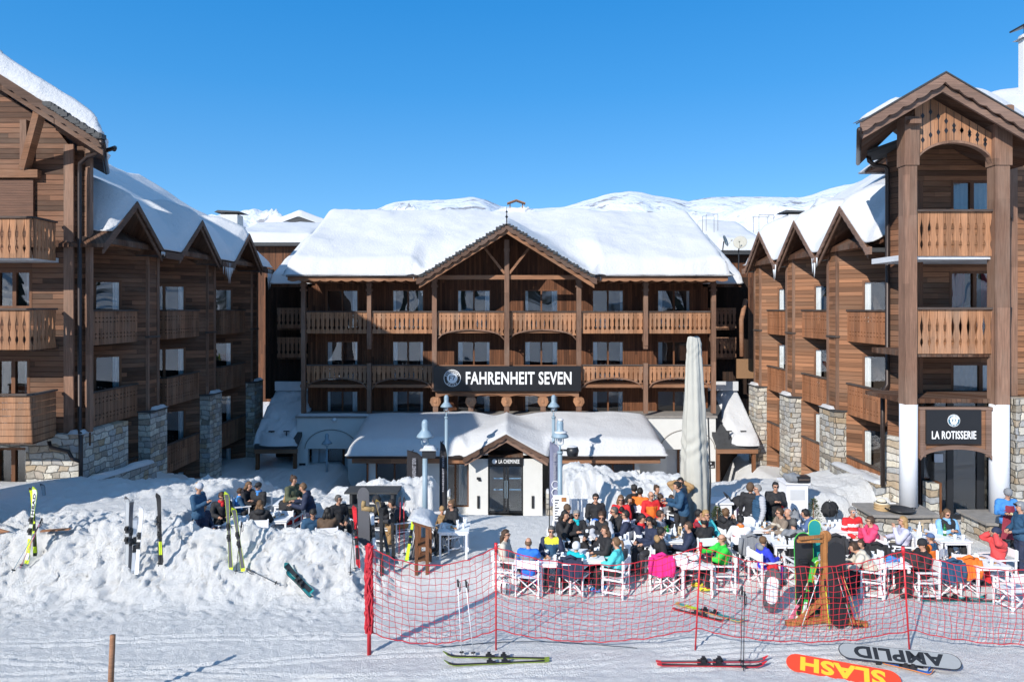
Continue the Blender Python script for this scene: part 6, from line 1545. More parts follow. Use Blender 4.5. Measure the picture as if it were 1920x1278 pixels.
# ski rack with boards
rx, ry, rzg = G(1545, 1168); RK = thing('ski_rack', 'orange wooden ski rack with splayed feet, hung with snowboards and skis', 'ski rack', (rx, ry, rzg))
mb = MB(); mb.beam((rx, ry, rzg+.1), (rx, ry, ZP(998, ry)), .11, .11, (0, 1, 0)); mb.ell((rx+.03, ry, ZP(1005, ry)), (.13, .06, .13)); mb.build('post', M['rackwood'], RK)
for (dx, dy) in ((-.85, -.1), (.85, -.15), (.2, .7)):
    mb = MB(); mb.beam((rx, ry, rzg+.55), (rx+dx*.75, ry+dy, rzg+.06), .09, .09); mb.beam((rx, ry, rzg+.09), (rx+dx, ry+dy, rzg+.06), .1, .1); mb.build('foot', M['rackwood'], RK)
for dz in (0, .1):
    mb = MB(); mb.beam((rx-.05, ry-.05, ZP(1012, ry)+dz), (rx-.62, ry-.12-dz, ZP(1010, ry)+dz*.9), .05, .06); mb.build('arm', M['rackwood'], RK)
def rk(label, dx0, dx1, h, dy0, dy1, fn='ski', **k):
    b = (rx+dx0, ry+dy0, rzg+.02); t = (rx+dx1, ry+dy1, rzg+h)
    if fn == 'ski': return ski(label, h, k['c1'], k['c2'], b, t, k.get('rz', 0), accent=k.get('ac'))
    if fn == 'pole': return pole(label, b, t, k.get('c1'))
    return snowboard(label, h, k.get('w', .3), k['c1'], k['c2'], b, t, k.get('rz', 0), None, None, 1, k.get('fb', 1), k.get('g'))
rk('black snowboard with pale emblem hung on the left of the rack', -.36, -.34, 1.86, .05, .25, 'b', c1=K['green'], c2=K['black'], w=.42, fb=-1)
rk('plain black snowboard leaning on the right of the rack', .22, .24, 1.75, -.25, -.02, 'b', c1=K['black'], c2=K['black'], w=.38, fb=-1)
rk('blue and pale green snowboard tip rising behind the rack', .0, .02, 2.05, .4, .5, 'b', c1=K['yellow'], c2=K['teal'], w=.28)
rk('white snowboard with black outline standing low left of the rack', -.95, -.85, .95, .5, .6, 'b', c1=K['black'], c2=K['grey'], w=.36, g=K['white'], fb=1)
for i, (a0, a1, h, c1, c2, ac, lb) in enumerate(((-.50, -.14, 1.45, 'green', 'green', 'white', 'bright green ski leaning on the left of the rack'), (-.46, -.08, 1.40, 'white', 'yellow', None, 'white and yellow ski beside the bright green one on the rack'),
        (-.72, -.06, 1.15, 'white', 'pink', None, 'pink and white ski crossing low on the rack'), (-.60, -.03, 1.05, 'silver', 'white', 'red', 'white ski with red stripes crossing low on the rack'), (.05, -.02, 1.5, 'black', 'white', 'red', 'white topped ski behind the rack post'),
        (.62, .28, 1.30, 'white', 'grey', 'white', 'grey ski with white stripes leaning on the right of the rack'), (.72, .34, 1.22, 'orange', 'black', 'green', 'black ski with orange edge leaning on the right of the rack'), (.50, .22, 1.36, 'black', 'silver', None, 'silver topped ski leaning at the right of the rack'),
        (-.3, -.25, 1.2, 'black', 'grey', 'white', 'dark ski in the middle of the rack'), (-.2, -.16, 1.1, 'black', 'silver', None, 'second dark ski in the middle of the rack'))):
    rk(lb, a0, a1, h, -.05+.05*i, .1+.02*i, 'ski', c1=K[c1], c2=K[c2], ac=K[ac] if ac else None, rz=random.uniform(-.5, .5))
for i, (a0, a1, h, c, lb) in enumerate(((-.62, -.1, 1.25, 'white', 'white pole leaning on the left of the rack'), (.66, .3, 1.2, 'gold', 'golden pole leaning on the right of the rack'), (.56, .26, 1.22, 'red', 'red pole leaning on the right of the rack'), (.48, .2, 1.18, 'silver', 'silver pole leaning on the right of the rack'), (-.02, -.04, 1.0, 'yellow', 'yellow pole standing before the rack post'))):
    rk(lb, a0, a1, h, -.3, -.12, 'pole', c1=K[c])
# ------------------------------------------------------------------ furniture prototypes
def make_chair():
    """white folding director chair, seat faces +X"""
    o = thing('folding_chair', 'white folding chair', 'chair', (0, 0, 0), 0, 'white folding chairs on the terrace')
    W = .27
    for sg in (-1, 1):
        for x in (-.24, .24):
            m = MB(); m.box(x-.018, x+.018, sg*W-.015, sg*W+.015, .0, .64 if x > 0 else .90); m.build('leg', M['white'], o, local=True)
        m = MB(); m.box(-.29, .30, sg*W-.03, sg*W+.03, .64, .665); m.build('armrest', M['white'], o, local=True)
        for zz in (.10, .40): m = MB(); m.box(-.24, .24, sg*W-.012, sg*W+.012, zz, zz+.035); m.build('side_rail', M['white'], o, local=True)
    for x in (-.2, .2):
        for sg in (-1, 1):
            m = MB(); m.beam((x+.01*sg, -sg*W*.95, .03), (x+.01*sg, sg*W*.95, .46), .022, .03, (1, 0, 0)); m.build('cross_brace', M['white'], o, local=True)
    m = MB(); n = 8
    for i in range(n):
        y0, y1 = lerp(-W, W, i/n), lerp(-W, W, (i+1)/n); z = lambda y: .475-.03*(1-(y/W)**2)
        m.hexa([(-.22, y0, z(y0)-.006), (.22, y0, z(y0)-.006), (.22, y1, z(y1)-.006), (-.22, y1, z(y1)-.006), (-.22, y0, z(y0)), (.22, y0, z(y0)), (.22, y1, z(y1)), (-.22, y1, z(y1))])
    m.build('seat', M['canvas'], o, local=True)
    m = MB(); m.box(-.262, -.255, -W-.018, W+.018, .68, .88); m.box(-.285, -.262, -W-.02, -W+.02, .68, .88); m.box(-.285, -.262, W-.02, W+.02, .68, .88); m.build('backrest', M['canvas'], o, local=True)
    return o
_proto = {}
def used(kind, maker, loc, rz, label, **k):
    if kind not in _proto:
        o = maker(); _proto[kind] = o; o.location = loc; o.rotation_euler = (0, 0, rz); o['label'] = label; return o
    return dup(_proto[kind], loc, rz, label, **k)
def chair(x, y, rz, label): return used('chair', make_chair, (x, y, GZ(x, y)), rz, label)
def make_table():
    o = thing('terrace_table', 'white table', 'table', (0, 0, 0), 0, 'white terrace tables')
    m = MB(); m.box(-.4, .4, -.4, .4, .725, .755); m.build('table_top', M['white'], o, local=True)
    m = MB(); m.box(-.37, .37, -.37, -.35, .66, .724); m.box(-.37, .37, .35, .37, .66, .724); m.box(-.37, -.35, -.35, .35, .66, .724); m.box(.35, .37, -.35, .35, .66, .724); m.build('apron', M['white'], o, local=True)
    for sx in (-1, 1):
        for sy in (-1, 1):
            m = MB(); m.box(sx*.34-.025, sx*.34+.025, sy*.34-.025, sy*.34+.025, 0, .659); m.build('leg', M['white'], o, local=True)
    return o
TABLES = []
def table(px, py, label, rz=0):
    x, y, z = G(px, py, .75, True); TABLES.append((x, y, z)); return used('table', make_table, (x, y, z), rz, label)

# ------------------------------------------------------------------ people
SKIN = pm('skin', (.50, .27, .18), .55, var=.06, vs=40); SKIN2 = pm('tanned_skin', (.40, .20, .125), .55, var=.06, vs=40)
BOOT = pm('dark_boot', (.03, .03, .032), .6, var=.2); LENS = pm('dark_lens', (.012, .012, .015), .12, var=0); WHITEF = pm('white_goggle_frame', (.8, .8, .8), .4)
EYEM = pm('dark_eye', (.03, .02, .018), .3, var=0); LIP = pm('lip', (.34, .11, .09), .5, var=.05)
HAIRC = dict(black=(.012, .010, .009), brown=(.055, .028, .014), lbrown=(.14, .075, .035), blond=(.36, .22, .09), grey=(.22, .21, .20), dgrey=(.09, .085, .08))
CLO = dict(black=(.016, .016, .019), dark=(.03, .03, .036), navy=(.018, .026, .06), dblue=(.02, .07, .14), blue=(.02, .16, .62), royal=(.03, .05, .55), sky=(.20, .42, .68), teal=(.0, .42, .48), turq=(.08, .55, .58),
           red=(.62, .02, .025), coral=(.68, .07, .07), pink=(.75, .06, .16), magenta=(.75, .02, .22), orange=(.75, .17, .02), green=(.03, .55, .05), purple=(.18, .015, .19), white=(.72, .72, .74), cream=(.55, .50, .42),
           grey=(.20, .21, .23), lgrey=(.42, .43, .47), lilac=(.52, .52, .66), yellow=(.65, .62, .04), olive=(.08, .09, .05), tan=(.33, .2, .09), brown=(.10, .06, .035), plaid=(.22, .17, .13), jeans=(.07, .12, .25), wine=(.22, .02, .04), blight=(.05, .22, .55))
def clo(n): return pm('fabric_'+n, CLO[n], .8, var=.22, vs=7, bs=.7, bsc=11)
def hairm(n): return pm('hair_'+n, HAIRC[n], .6, var=.35, vs=35, bs=1.0, bsc=70)
PEOPLE = 0
def person(label, x, y, face, pose='sit', arms='table', jacket='black', pants='black', sleeves=None, hair='brown', style='short', hat=None, hatc='black', glasses=False, lean=0.0, yaw=0, pitch=0, scale=1.0,
           scarf=None, hood=None, apron=None, yoke=None, puffy=0, skin=0, stripe=None, zoff=0, arm2=None, boots='dark'):
    """face: heading in degrees, 0 = +X, 90 = away from the camera, 270 = towards the camera"""
    global PEOPLE; PEOPLE += 1
    rp = random.Random(PEOPLE*13+5); S = scale
    V3 = Vector
    sit = pose == 'sit'
    if sit:
        pel = V3((0, 0, .56)); che = V3((-.04, 0, .86)); nb = V3((-.035, 0, 1.06)); hc = V3((.0, 0, 1.215)); shy = .185
        kx, kz = .43, .52
        legs = [[V3((.02, s*.09, .54)), V3((kx+rp.uniform(-.04, .03), s*(.11+rp.uniform(0, .05)), kz)), V3((kx+rp.uniform(-.08, .1), s*.13, .11))] for s in (-1, 1)]
    else:
        pel = V3((0, 0, .93)); che = V3((-.01, 0, 1.24)); nb = V3((-.01, 0, 1.46)); hc = V3((.02, 0, 1.635)); shy = .19
        d = .06 if pose == 'stand' else .2
        legs = [[V3((0, s*.09, .90)), V3((.03+s*d*.6, s*.11, .50)), V3((-.02+s*d, s*.11, .09))] for s in (-1, 1)]
    ly = R(lean)
    def tilt(p):
        q = p-pel; return pel+V3((q.x*math.cos(ly)+q.z*math.sin(ly), q.y, -q.x*math.sin(ly)+q.z*math.cos(ly)))
    che, nb, hc = tilt(che), tilt(nb), tilt(hc)
    base = nb.z
    def arm(s, kind):
        sh = tilt(V3((nb.x*0-.03, s*shy, (1.0 if sit else 1.42))))
        h = sh.z
        T = {'lap': ((.04, .25, -.27), (.27, .10, -.36)), 'table': ((.13, .26, -.23), (.38, .12, -.25)), 'mouth': ((.17, .21, -.24), (.22, .07, .04)), 'phone': ((.08, .24, -.26), (.30, .07, -.14)),
             'down': ((-.01, .25, -.29), (.06, .25, -.55)), 'up': ((.05, .33, .13), (-.02, .10, .22)), 'out': ((.22, .30, -.18), (.47, .22, -.16)), 'tray': ((.07, .27, -.28), (.36, .20, -.22)),
             'shade': ((.2, .25, .05), (.13, .09, .20)), 'back': ((-.16, .30, -.20), (-.05, .34, -.42))}[kind]
        el = V3((sh.x+T[0][0], s*T[0][1], h+T[0][2])); wr = V3((sh.x+T[1][0], s*T[1][1], h+T[1][2])); return sh, el, wr
    A = [arm(-1, arms), arm(1, arm2 or arms)]
    pf = 1.0+.18*puffy
    bones = []  # p, q, r0, r1, cat
    def B(p, q, r0, r1, c): bones.append((p, q, r0, r1, c))
    B(pel+V3((0, -.05, 0)), pel+V3((0, .05, 0)), .135*pf, .135*pf, 3)
    B(pel+V3((0, 0, .10)), che, .135*pf, .150*pf, 1)
    B(che+V3((0, -.07, .03)), che+V3((0, .07, .03)), .125*pf, .125*pf, 1)
    B(A[0][0]+V3((0, .05, -.02)), A[1][0]+V3((0, -.05, -.02)), .085*pf, .085*pf, 1)
    B(nb-V3((0, 0, .05)), nb+V3((0, 0, .015)), .078, .064, 1)
    B(nb, hc-V3((-.005, 0, .05)), .054, .052, 0)
    for s, (sh, el, wr) in zip((-1, 1), A):
        B(sh, el, .072*pf, .056*pf, 2); B(el, wr, .055*pf, .040*pf, 2)
        hd = (wr-el).normalized(); B(wr, wr+hd*.07, .030, .034, 0)
    for hp, kn, an in legs:
        B(hp, kn, .098, .068, 3); B(kn, an, .066, .050, 3); B(an+V3((-.03, 0, -.04)), an+V3((.16, 0, -.055)), .05, .042, 4)
    mb = MB()
    for p, q, r0, r1, c in bones:
        d = q-p; L = d.length; u = d.normalized() if L > 1e-6 else V3((0, 0, 1)); pts = []; rs = []
        for t in (-.95, -.6, -.2): pts.append(p+u*r0*t); rs.append(r0*math.sqrt(1-t*t))
        for t in (.2, .6, .95): pts.append(q+u*r1*t); rs.append(r1*math.sqrt(1-t*t))
        mb.tube(pts, rs, 10)
    HM = Matrix.Translation(hc) @ Matrix.Rotation(R(yaw), 4, 'Z') @ Matrix.Rotation(R(pitch)+ly*.4, 4, 'Y')
    mb.M = HM; mb.ell((-.008, 0, .02), (.093, .075, .098), 14, 10); mb.ell((.022, 0, -.045), (.062, .054, .062), 12, 8); mb.M = None
    me = bpy.data.meshes.new('t'); me.from_pydata(mb.v, [], mb.f); ob = link(bpy.data.objects.new('t', me))
    md = ob.modifiers.new('r', 'REMESH'); md.mode = 'VOXEL'; md.voxel_size = .0235
    dg = bpy.context.evaluated_depsgraph_get(); ev = bpy.data.meshes.new_from_object(ob.evaluated_get(dg))
    n = len(ev.vertices); co = np.zeros(n*3); ev.vertices.foreach_get('co', co); co = co.reshape(-1, 3)
    no = np.zeros(n*3); ev.vertices.foreach_get('normal', no); no = no.reshape(-1, 3)
    fc = [tuple(p.vertices) for p in ev.polygons]
    bpy.data.objects.remove(ob); bpy.data.meshes.remove(me); bpy.data.meshes.remove(ev)
    # which part of the body each vertex belongs to
    best = np.full(n, 9.); cat = np.zeros(n, int)
    for p, q, r0, r1, c in bones:
        p_, q_ = np.array(p), np.array(q); d = q_-p_; t = np.clip(((co-p_)@d)/max(1e-9, d@d), 0, 1)
        dist = np.linalg.norm(co-(p_+t[:, None]*d), axis=1)-(r0+(r1-r0)*t)
        m_ = dist < best; best[m_] = dist[m_]; cat[m_] = c
    hd_ = np.linalg.norm((co-np.array(hc))/np.array([.1, .09, .125]), axis=1) < 1.25; cat[hd_] = 0
    if sit is False: cat[(cat == 3) & (co[:, 2] > .86)] = 1
    fa = [ (max(set(k), key=k.count) if True else 0) for k in ([int(cat[i]) for i in f] for f in fc)]
    fa = np.array(fa)
    skm = SKIN2 if skin else SKIN
    # body: one continuous mesh, with fingers, ears, nose, eyes and mouth
    mb = MB(); mb.v = [tuple(v) for v in co]; mb.f = list(fc); mb.m = [0 if c == 0 else 2 if c == 4 else 1 for c in fa]
    mb.cm = 0
    for s, (sh, el, wr) in zip((-1, 1), A):
        hd = (wr-el).normalized(); side = hd.cross(V3((0, 0, 1))).normalized() if abs(hd.z) < .95 else V3((0, 1, 0)); dn = hd.cross(side).normalized()
        if dn.z > 0: dn = -dn
        for k in range(4):
            o_ = side*((k-1.5)*.019); l = (.062, .072, .068, .054)[k]; p0 = wr+hd*.085+o_
            mb.tube([p0, p0+hd*l*.5+dn*.008, p0+hd*l*.85+dn*.032], [.0098, .009, .0068], 5)
        p0 = wr+hd*.03-side*(s*.03); mb.tube([p0, p0+hd*.035-side*(s*.018)+dn*.01, p0+hd*.06-side*(s*.014)+dn*.022], [.012, .0105, .008], 5)
    mb.M = HM
    mb.tube([(.083, 0, .03), (.104, 0, -.006), (.092, 0, -.022)], [.008, .0135, .009], 6)
    for s in (-1, 1):
        mb.ell((-.005, s*.077, .0), (.017, .008, .028), 6, 5)
        mb.cm = 3; mb.ell((.081, s*.031, .022), (.008, .012, .007), 6, 4); mb.cm = 0
    mb.cm = 4; mb.ell((.083, 0, -.052), (.006, .024, .006), 6, 4); mb.cm = 0; mb.M = None
    zg = GZ(x, y)+zoff
    o = mb.build('person', [skm, clo('dark'), BOOT, EYEM, LIP], None, True); tag(o, label, 'person')
    rz_ = R(face)
    def shell(nm, sel, off, mats, mi=None, wr_=.010):
        fs = [f for f, k in zip(fc, sel) if k]
        if not fs: return
        ids = sorted({i for f in fs for i in f}); mp = {a: b for b, a in enumerate(ids)}; c_ = co[ids]; n_ = no[ids]
        w = fbm(c_[:, 0]+c_[:, 2]*.8+PEOPLE, c_[:, 1]*1.3+c_[:, 2]*1.2, 11, 3, PEOPLE)
        if puffy and nm == 'jacket': w = w*.5+.9*np.sin(c_[:, 2]*95)*.5
        v = c_+n_*(off+wr_*2*w)[:, None]
        return np_mesh(nm, v, [tuple(mp[i] for i in f) for f in fs], mats, o, True, mi)
    js = np.isin(fa, (1, 2)); cz = np.array([np.mean([co[i][2] for i in f]) for f in fc]); cxx_ = np.array([np.mean([co[i][0] for i in f]) for f in fc]); cyy_ = np.array([np.mean([abs(co[i][1]) for i in f]) for f in fc])
    mi = np.where(fa == 2, 1, 0)
    mats = [clo(jacket), clo(sleeves or jacket), clo(yoke or jacket)]
    if yoke: mi = np.where((fa == 1) & (cz > base-.14), 2, mi)
    if stripe:
        mats.append(clo(stripe)); hh = np.abs(cz-(base-.17)) < .028; mi = np.where(hh & (fa == 1), 3, mi); mi = np.where((fa == 2) & (np.abs(cz-(base-.2)) < .03), 3, mi)
    shell('jacket', js, .016, mats, mi[js].tolist())
    shell('trousers', fa == 3, .010, [clo(pants)])
    shell('boots', fa == 4, .008, [clo(boots) if boots != 'dark' else BOOT])
    # hair / hats
    def cap_mesh(nm, rad, cen, cut, mat, dis, front=.045):
        m_ = MB(); m_.M = HM; m_.ell(cen, rad, 20, 14); v = []
        inv = HM.inverted()
        for p in m_.v:
            q = inv @ V3(p)
            k = float(fbm(np.array([q.x*9+PEOPLE]), np.array([q.y*9+q.z*7]), 3, 3, PEOPLE)[0]); q = V3(cen)+(q-V3(cen))*(1+dis*k)
            if cut(q): q = V3((q.x*.55-.01, q.y*.6, q.z*.6))
            v.append(tuple(HM @ q))
        m_.M = None; m_.v = v; return m_.build(nm, mat, o, True)
    hm_ = hairm(hair) if hair in HAIRC else None
    if style != 'bald' and hat != 'hooded':
        top = hat is None
        cap_mesh('hair', (.108, .092, .112) if top else (.098, .083, .10), (-.018, 0, .028), lambda q: (q.x > .03 and q.z < .055+.02*(q.x > .06)) or (q.z < -.045 and style == 'short'), hm_, .16)
        if style in ('long', 'wavy', 'bob'):
            m_ = MB(); m_.M = HM; L = {'long': .34, 'wavy': .28, 'bob': .12}[style]; w = .07 if style == 'long' else .085
            for s in (-1, 0, 1):
                m_.tube([(-.05, s*.045, .02), (-.075-.01*abs(s), s*.06, -.06), (-.085, s*w*.9, -.06-L*.45), (-.06, s*w*.8, -.05-L*.8), (-.04, s*w*.7, -.05-L)], [.05, .055, .052, .04, .012], 8)
            m_.build('hair_length', hm_, o, True)
        if style == 'pony':
            m_ = MB(); m_.M = HM; m_.tube([(-.10, 0, .05), (-.15, 0, .03), (-.165, .01, -.05), (-.145, .02, -.13), (-.12, .02, -.20)], [.02, .038, .036, .026, .006], 8); m_.build('ponytail', hm_, o, True)
        if style == 'bun':
            m_ = MB(); m_.M = HM; m_.ell((-.10, 0, .09), (.04, .04, .04)); m_.build('hair_bun', hm_, o, True)
    elif style == 'bald' and hair in HAIRC:
        cap_mesh('hair', (.101, .084, .085), (-.022, 0, .0), lambda q: q.z > .055 or q.x > .02 or q.z < -.05, hm_, .05)
    if hat == 'beanie':
        hb = cap_mesh('beanie', (.115, .098, .118), (-.014, 0, .045), lambda q: q.z < .03, clo(hatc), .05)
        m_ = MB(); m_.M = HM; m_.lathe([(.105, .018), (.112, .022), (.110, .062), (.103, .066)], (-.012, 0, 0), 18, 1.0, .88); m_.build('beanie_cuff', clo(hatc), o, True)
    elif hat == 'cap':
        cap_mesh('cap', (.110, .095, .10), (-.012, 0, .045), lambda q: q.z < .04, clo(hatc), .02)
        m_ = MB(); m_.M = HM; m_.ell((.125, 0, .052), (.06, .06, .008)); m_.build('visor', clo(hatc), o, True)
    elif hat == 'helmet':
        cap_mesh('helmet', (.135, .115, .128), (-.018, 0, .038), lambda q: q.x > .035 and q.z < .045 or q.z < -.06, pm('helmet_'+hatc, CLO[hatc], .3, var=.05), .0)
        m_ = MB(); m_.M = HM; m_.ell((.115, 0, .075), (.03, .075, .032)); m_.build('goggles', LENS, o, True)
    elif hat == 'hooded':
        cap_mesh('hood', (.125, .112, .135), (-.02, 0, .02), lambda q: q.x > .055 and q.z < .075, clo(hatc), .06)
    if glasses:
        m_ = MB(); m_.M = HM
        for s in (-1, 1):
            m_.ell((.092, s*.033, .022), (.007, .029, .020), 8, 6); m_.tube([(.088, s*.058, .028), (.04, s*.082, .026), (-.01, s*.082, .015)], .0045, 4)
        m_.build('sunglasses', LENS, o, True)
        if glasses == 'white':
            m_ = MB(); m_.M = HM
            for s in (-1, 1): m_.tube([(.094+.001, s*.033+.031*math.cos(t), .022+.022*math.sin(t)) for t in np.linspace(0, 6.28, 12)], .006, 4)
            m_.build('goggle_frame', WHITEF, o, True)
    if hood:
        m_ = MB(); m_.ell(tuple(nb+V3((-.075, 0, .0))), (.085, .135, .085), 14, 9); 
        v = []
        for p in m_.v:
            k = float(fbm(np.array([p[0]*14]), np.array([p[1]*14+p[2]*9]), 2, 3, 8)[0]); c_ = nb+V3((-.075, 0, 0)); v.append(tuple(c_+(V3(p)-c_)*(1+.35*k)))
        m_.v = v; m_.build('hood', clo(hood), o, True)
    if scarf:
        m_ = MB(); m_.lathe([(.07, -.02), (.092, 0), (.092, .04), (.07, .06)], tuple(nb+V3((.005, 0, -.005))), 14); m_.ell(tuple(nb+V3((.085, .02, -.06))), (.03, .05, .07)); m_.build('scarf', clo(scarf), o, True)
    if apron:
        m_ = MB(); n_ = 8
        for (z0, z1, w0, w1, xo) in ((che.z-.02, nb.z-.1, .13, .10, .165), (pel.z-.45, che.z-.02, .22, .15, .17)):
            for i in range(n_):
                a0, a1 = lerp(-1, 1, i/n_), lerp(-1, 1, (i+1)/n_)
                f = lambda a, w, z: (xo-.05*a*a, a*w, z)
                m_.add([f(a0, w0, z0), f(a1, w0, z0), f(a1, w1, z1), f(a0, w1, z1)], [(0, 1, 2, 3)])
        m_.build('apron', clo(apron), o, True)
    o.location = (x, y, zg+(0 if sit else 0)); o.rotation_euler = (0, 0, rz_); o.scale = (S, S, S)
    return o
_short = []
def at_head(px, py, h):
    return G(px, py, h, True)
def P(desc, px, py, face, pose='sit', seat=None, **k):
    """place a person so that the crown of the head is seen at (px, py)"""
    S = k.get('scale', 1.0); ln = R(k.get('lean', 0)); hh = (1.335 if pose == 'sit' else 1.755)
    ph = .56 if pose == 'sit' else .93
    dx = (hh-ph)*math.sin(ln)*S; h = (ph+(hh-ph)*math.cos(ln))*S+k.get('zoff', 0)
    x, y, z = at_head(px, py, h)
    x -= dx*math.cos(R(face)); y -= dx*math.sin(R(face))
    o = person(desc, x, y, face, pose, **k)
    if seat: chair(x-.0*math.cos(R(face)), y, R(face), 'white folding chair '+seat)
    return o
# --- left terrace group
P('woman in grey beanie and blue jacket standing and looking at her phone', 372, 908, -10, 'stand', jacket='dblue', pants='navy', arms='phone', hat='beanie', hatc='lgrey', hair='blond', style='bun', pitch=25, scale=.97)
P('grey haired man in navy jacket and red trousers sitting before the woman in grey beanie', 381, 942, -15, seat='under the grey haired man in navy jacket', jacket='navy', pants='red', arms='lap', hair='grey', style='short')
P('man in black jacket with red collar leaning over, beside the neon edged skis', 416, 930, -60, seat='under the man with the red collar', jacket='black', yoke='dark', scarf='red', pants='black', hair='brown', arms='table', glasses=True, pitch=20, lean=10)
P('boy in blue jacket at the left group, seen from the side', 451, 915, 20, seat='under the boy in blue jacket', jacket='blight', sleeves='dblue', pants='dblue', hair='brown', arms='table', scale=.85)
P('woman with curly brown hair in black jacket leaning towards the man with blue scarf', 468, 905, -20, seat='under the curly brown haired woman', jacket='black', pants='black', hair='lbrown', style='bob', arms='table', lean=8)
P('man in black cap and bright blue scarf facing the slope', 484, 905, -110, seat='under the man with the blue scarf', jacket='black', pants='black', hair='black', hat='cap', hatc='black', scarf='blight', glasses=True, arms='phone')
P('person with tousled hair in black jacket seen from behind at the left group', 488, 938, 95, seat='under the tousled haired person in black', jacket='black', hood='black', pants='black', hair='lbrown', style='bob', arms='table')
P('woman in dark green coat standing at the left table', 550, 892, -25, 'stand', jacket='olive', pants='dark', hair='brown', style='bun', arms='tray', pitch=15)
P('man in navy sweater bending forward at the left table', 567, 906, 190, 'stand', jacket='navy', pants='dark', hair='lbrown', arms='tray', lean=16, pitch=15)
P('blonde woman in shiny black quilted jacket seen from behind', 541, 922, 80, seat='under the blonde woman in quilted jacket', jacket='black', pants='red', hair='blond', style='bob', puffy=1, hat=None, arms='table')
P('dark haired man in blue looking down behind the snow mound', 587, 955, -70, seat='behind the snow mound under the man looking down', jacket='dblue', pants='dark', hair='black', arms='lap', pitch=35, lean=12)
P('person with black hair seen from behind beside the heap of coats', 614, 951, 100, seat='under the black haired person beside the coats', jacket='brown', pants='dark', hair='black', style='bob', arms='table')
P('man in sunglasses and black jacket turning right, left of the grey snowboard', 635, 928, -50, seat='under the man in sunglasses left of the snowboard', jacket='black', pants='black', hair='dgrey', glasses=True, yaw=30, arms='lap')
P('person in black with fluffy hood bending behind the skis', 702, 930, 170, seat='under the person with the fluffy hood', jacket='black', hood='black', pants='dark', hat='hooded', hatc='black', lean=25, hair='black', arms='table')
P('dark haired person bending over bags behind the ski cluster', 730, 938, 200, seat='behind the ski cluster', jacket='dark', pants='tan', hair='black', lean=30, arms='table')
P('woman in sunglasses and black jacket sitting alone by the path', 846, 938, 215, seat='under the woman sitting alone by the path', jacket='black', pants='black', hood='black', hair='lbrown', style='bun', glasses=True, arms='lap', pitch=12)
# --- front row
P('woman with long brown hair in white speckled jacket at the front table', 949, 994, -15, seat='under the woman in the speckled jacket', jacket='cream', pants='dark', hair='brown', style='long', glasses=True, arms='lap', yaw=-15)
P('bald man in bright blue ski suit seen from behind', 991, 1007, 80, seat='under the bald man in blue', jacket='blue', pants='blue', hair='lbrown', style='bald', arms='table', stripe='grey')
P('man in sunglasses and navy jacket with yellow shoulders facing the slope', 1034, 987, -92, seat='under the man with yellow shoulders', jacket='dblue', sleeves='navy', yoke='yellow', pants='dark', hair='dgrey', glasses=True, arms='table')
P('child in white helmet and turquoise jacket at the front table', 1081, 1017, 60, seat='under the child in white helmet', jacket='teal', pants='black', hat='helmet', hatc='white', hair='brown', arms='table', scale=.86)
P('woman with ponytail in turquoise jacket at the front table', 1155, 1008, 155, seat='under the woman in turquoise with ponytail', jacket='turq', pants='black', hair='lbrown', style='pony', arms='table', pitch=12, boots='blight')
P('man in black sweater and sunglasses sitting upright against the snow bank', 1117, 926, -85, seat='under the man in the black sweater', jacket='black', pants='dark', hair='black', glasses=True, arms='lap')
P('woman with long black hair leaning on the busy table', 1061, 958, -40, seat='under the black haired woman', jacket='black', pants='black', hair='black', style='long', arms='mouth', lean=8)
P('grey haired man in sunglasses with turquoise collar at the busy table', 1081, 957, -80, seat='under the man with the turquoise collar', jacket='black', scarf='teal', pants='black', hair='grey', glasses=True, arms='phone', arm2='table')
P('man in sunglasses bowing over the busy table', 1128, 960, -100, seat='under the man bowing over the table', jacket='black', sleeves='lgrey', pants='dark', hair='brown', glasses=True, arms='table', pitch=25, lean=8)
P('bearded man in black hooded jacket leaning left over the busy table', 1149, 951, 195, seat='under the bearded man leaning left', jacket='black', hood='black', pants='black', hair='dgrey', lean=18, arms='table', glasses=True)
P('dark haired man in navy jacket with pale collar turned left', 1172, 957, 170, seat='under the man with the pale collar', jacket='navy', scarf='lilac', pants='jeans', hair='black', glasses=True, arms='table')
P('woman in red jacket and sunglasses facing the slope', 1164, 929, -95, seat='under the woman in red with sunglasses', jacket='red', pants='black', hair='lbrown', style='bob', glasses=True, arms='lap')
P('small child with brown hair in front of the woman in red', 1166, 950, 60, seat='under the small child', jacket='red', pants='dark', hair='black', arms='lap', scale=.78)
P('person in orange jacket seen from behind', 1200, 914, 80, seat='under the person in orange', jacket='orange', pants='dark', hair='black', arms='table')
P('dark haired person in black behind the orange jacket', 1188, 908, 120, seat='behind the orange jacket', jacket='black', pants='black', hair='black', style='bun', arms='table')
P('balding man in red jacket over an orange shirt', 1221, 921, -80, seat='under the balding man in red', jacket='orange', sleeves='red', yoke='red', pants='navy', hair='grey', style='bald', glasses=True, arms='lap', yaw=15)
P('boy in red jacket seen from the side beside the balding man', 1237, 926, 130, seat='under the boy in red', jacket='red', pants='dark', hair='brown', arms='table', scale=.88)
P('girl in grey top sitting by the snow bank', 1232, 910, -60, seat='under the girl in grey', jacket='grey', sleeves='lilac', pants='dark', hair='brown', style='bun', arms='phone', scale=.95)
P('waiter in dark blue shirt and black apron standing left of the big parasol', 1268, 903, 175, 'stand', jacket='dblue', pants='black', hair='black', arms='tray', lean=14, scale=1.02)
P('woman in brown jacket with hands behind her head near the parasol', 1276, 896, -120, 'stand', jacket='grey', sleeves='tan', pants='dark', hair='black', style='bun', arms='up', glasses=True)
P('boy in black jacket by the waiter', 1260, 928, -40, seat='under the boy near the waiter', jacket='black', scarf='white', pants='jeans', hair='brown', arms='table', scale=.85)
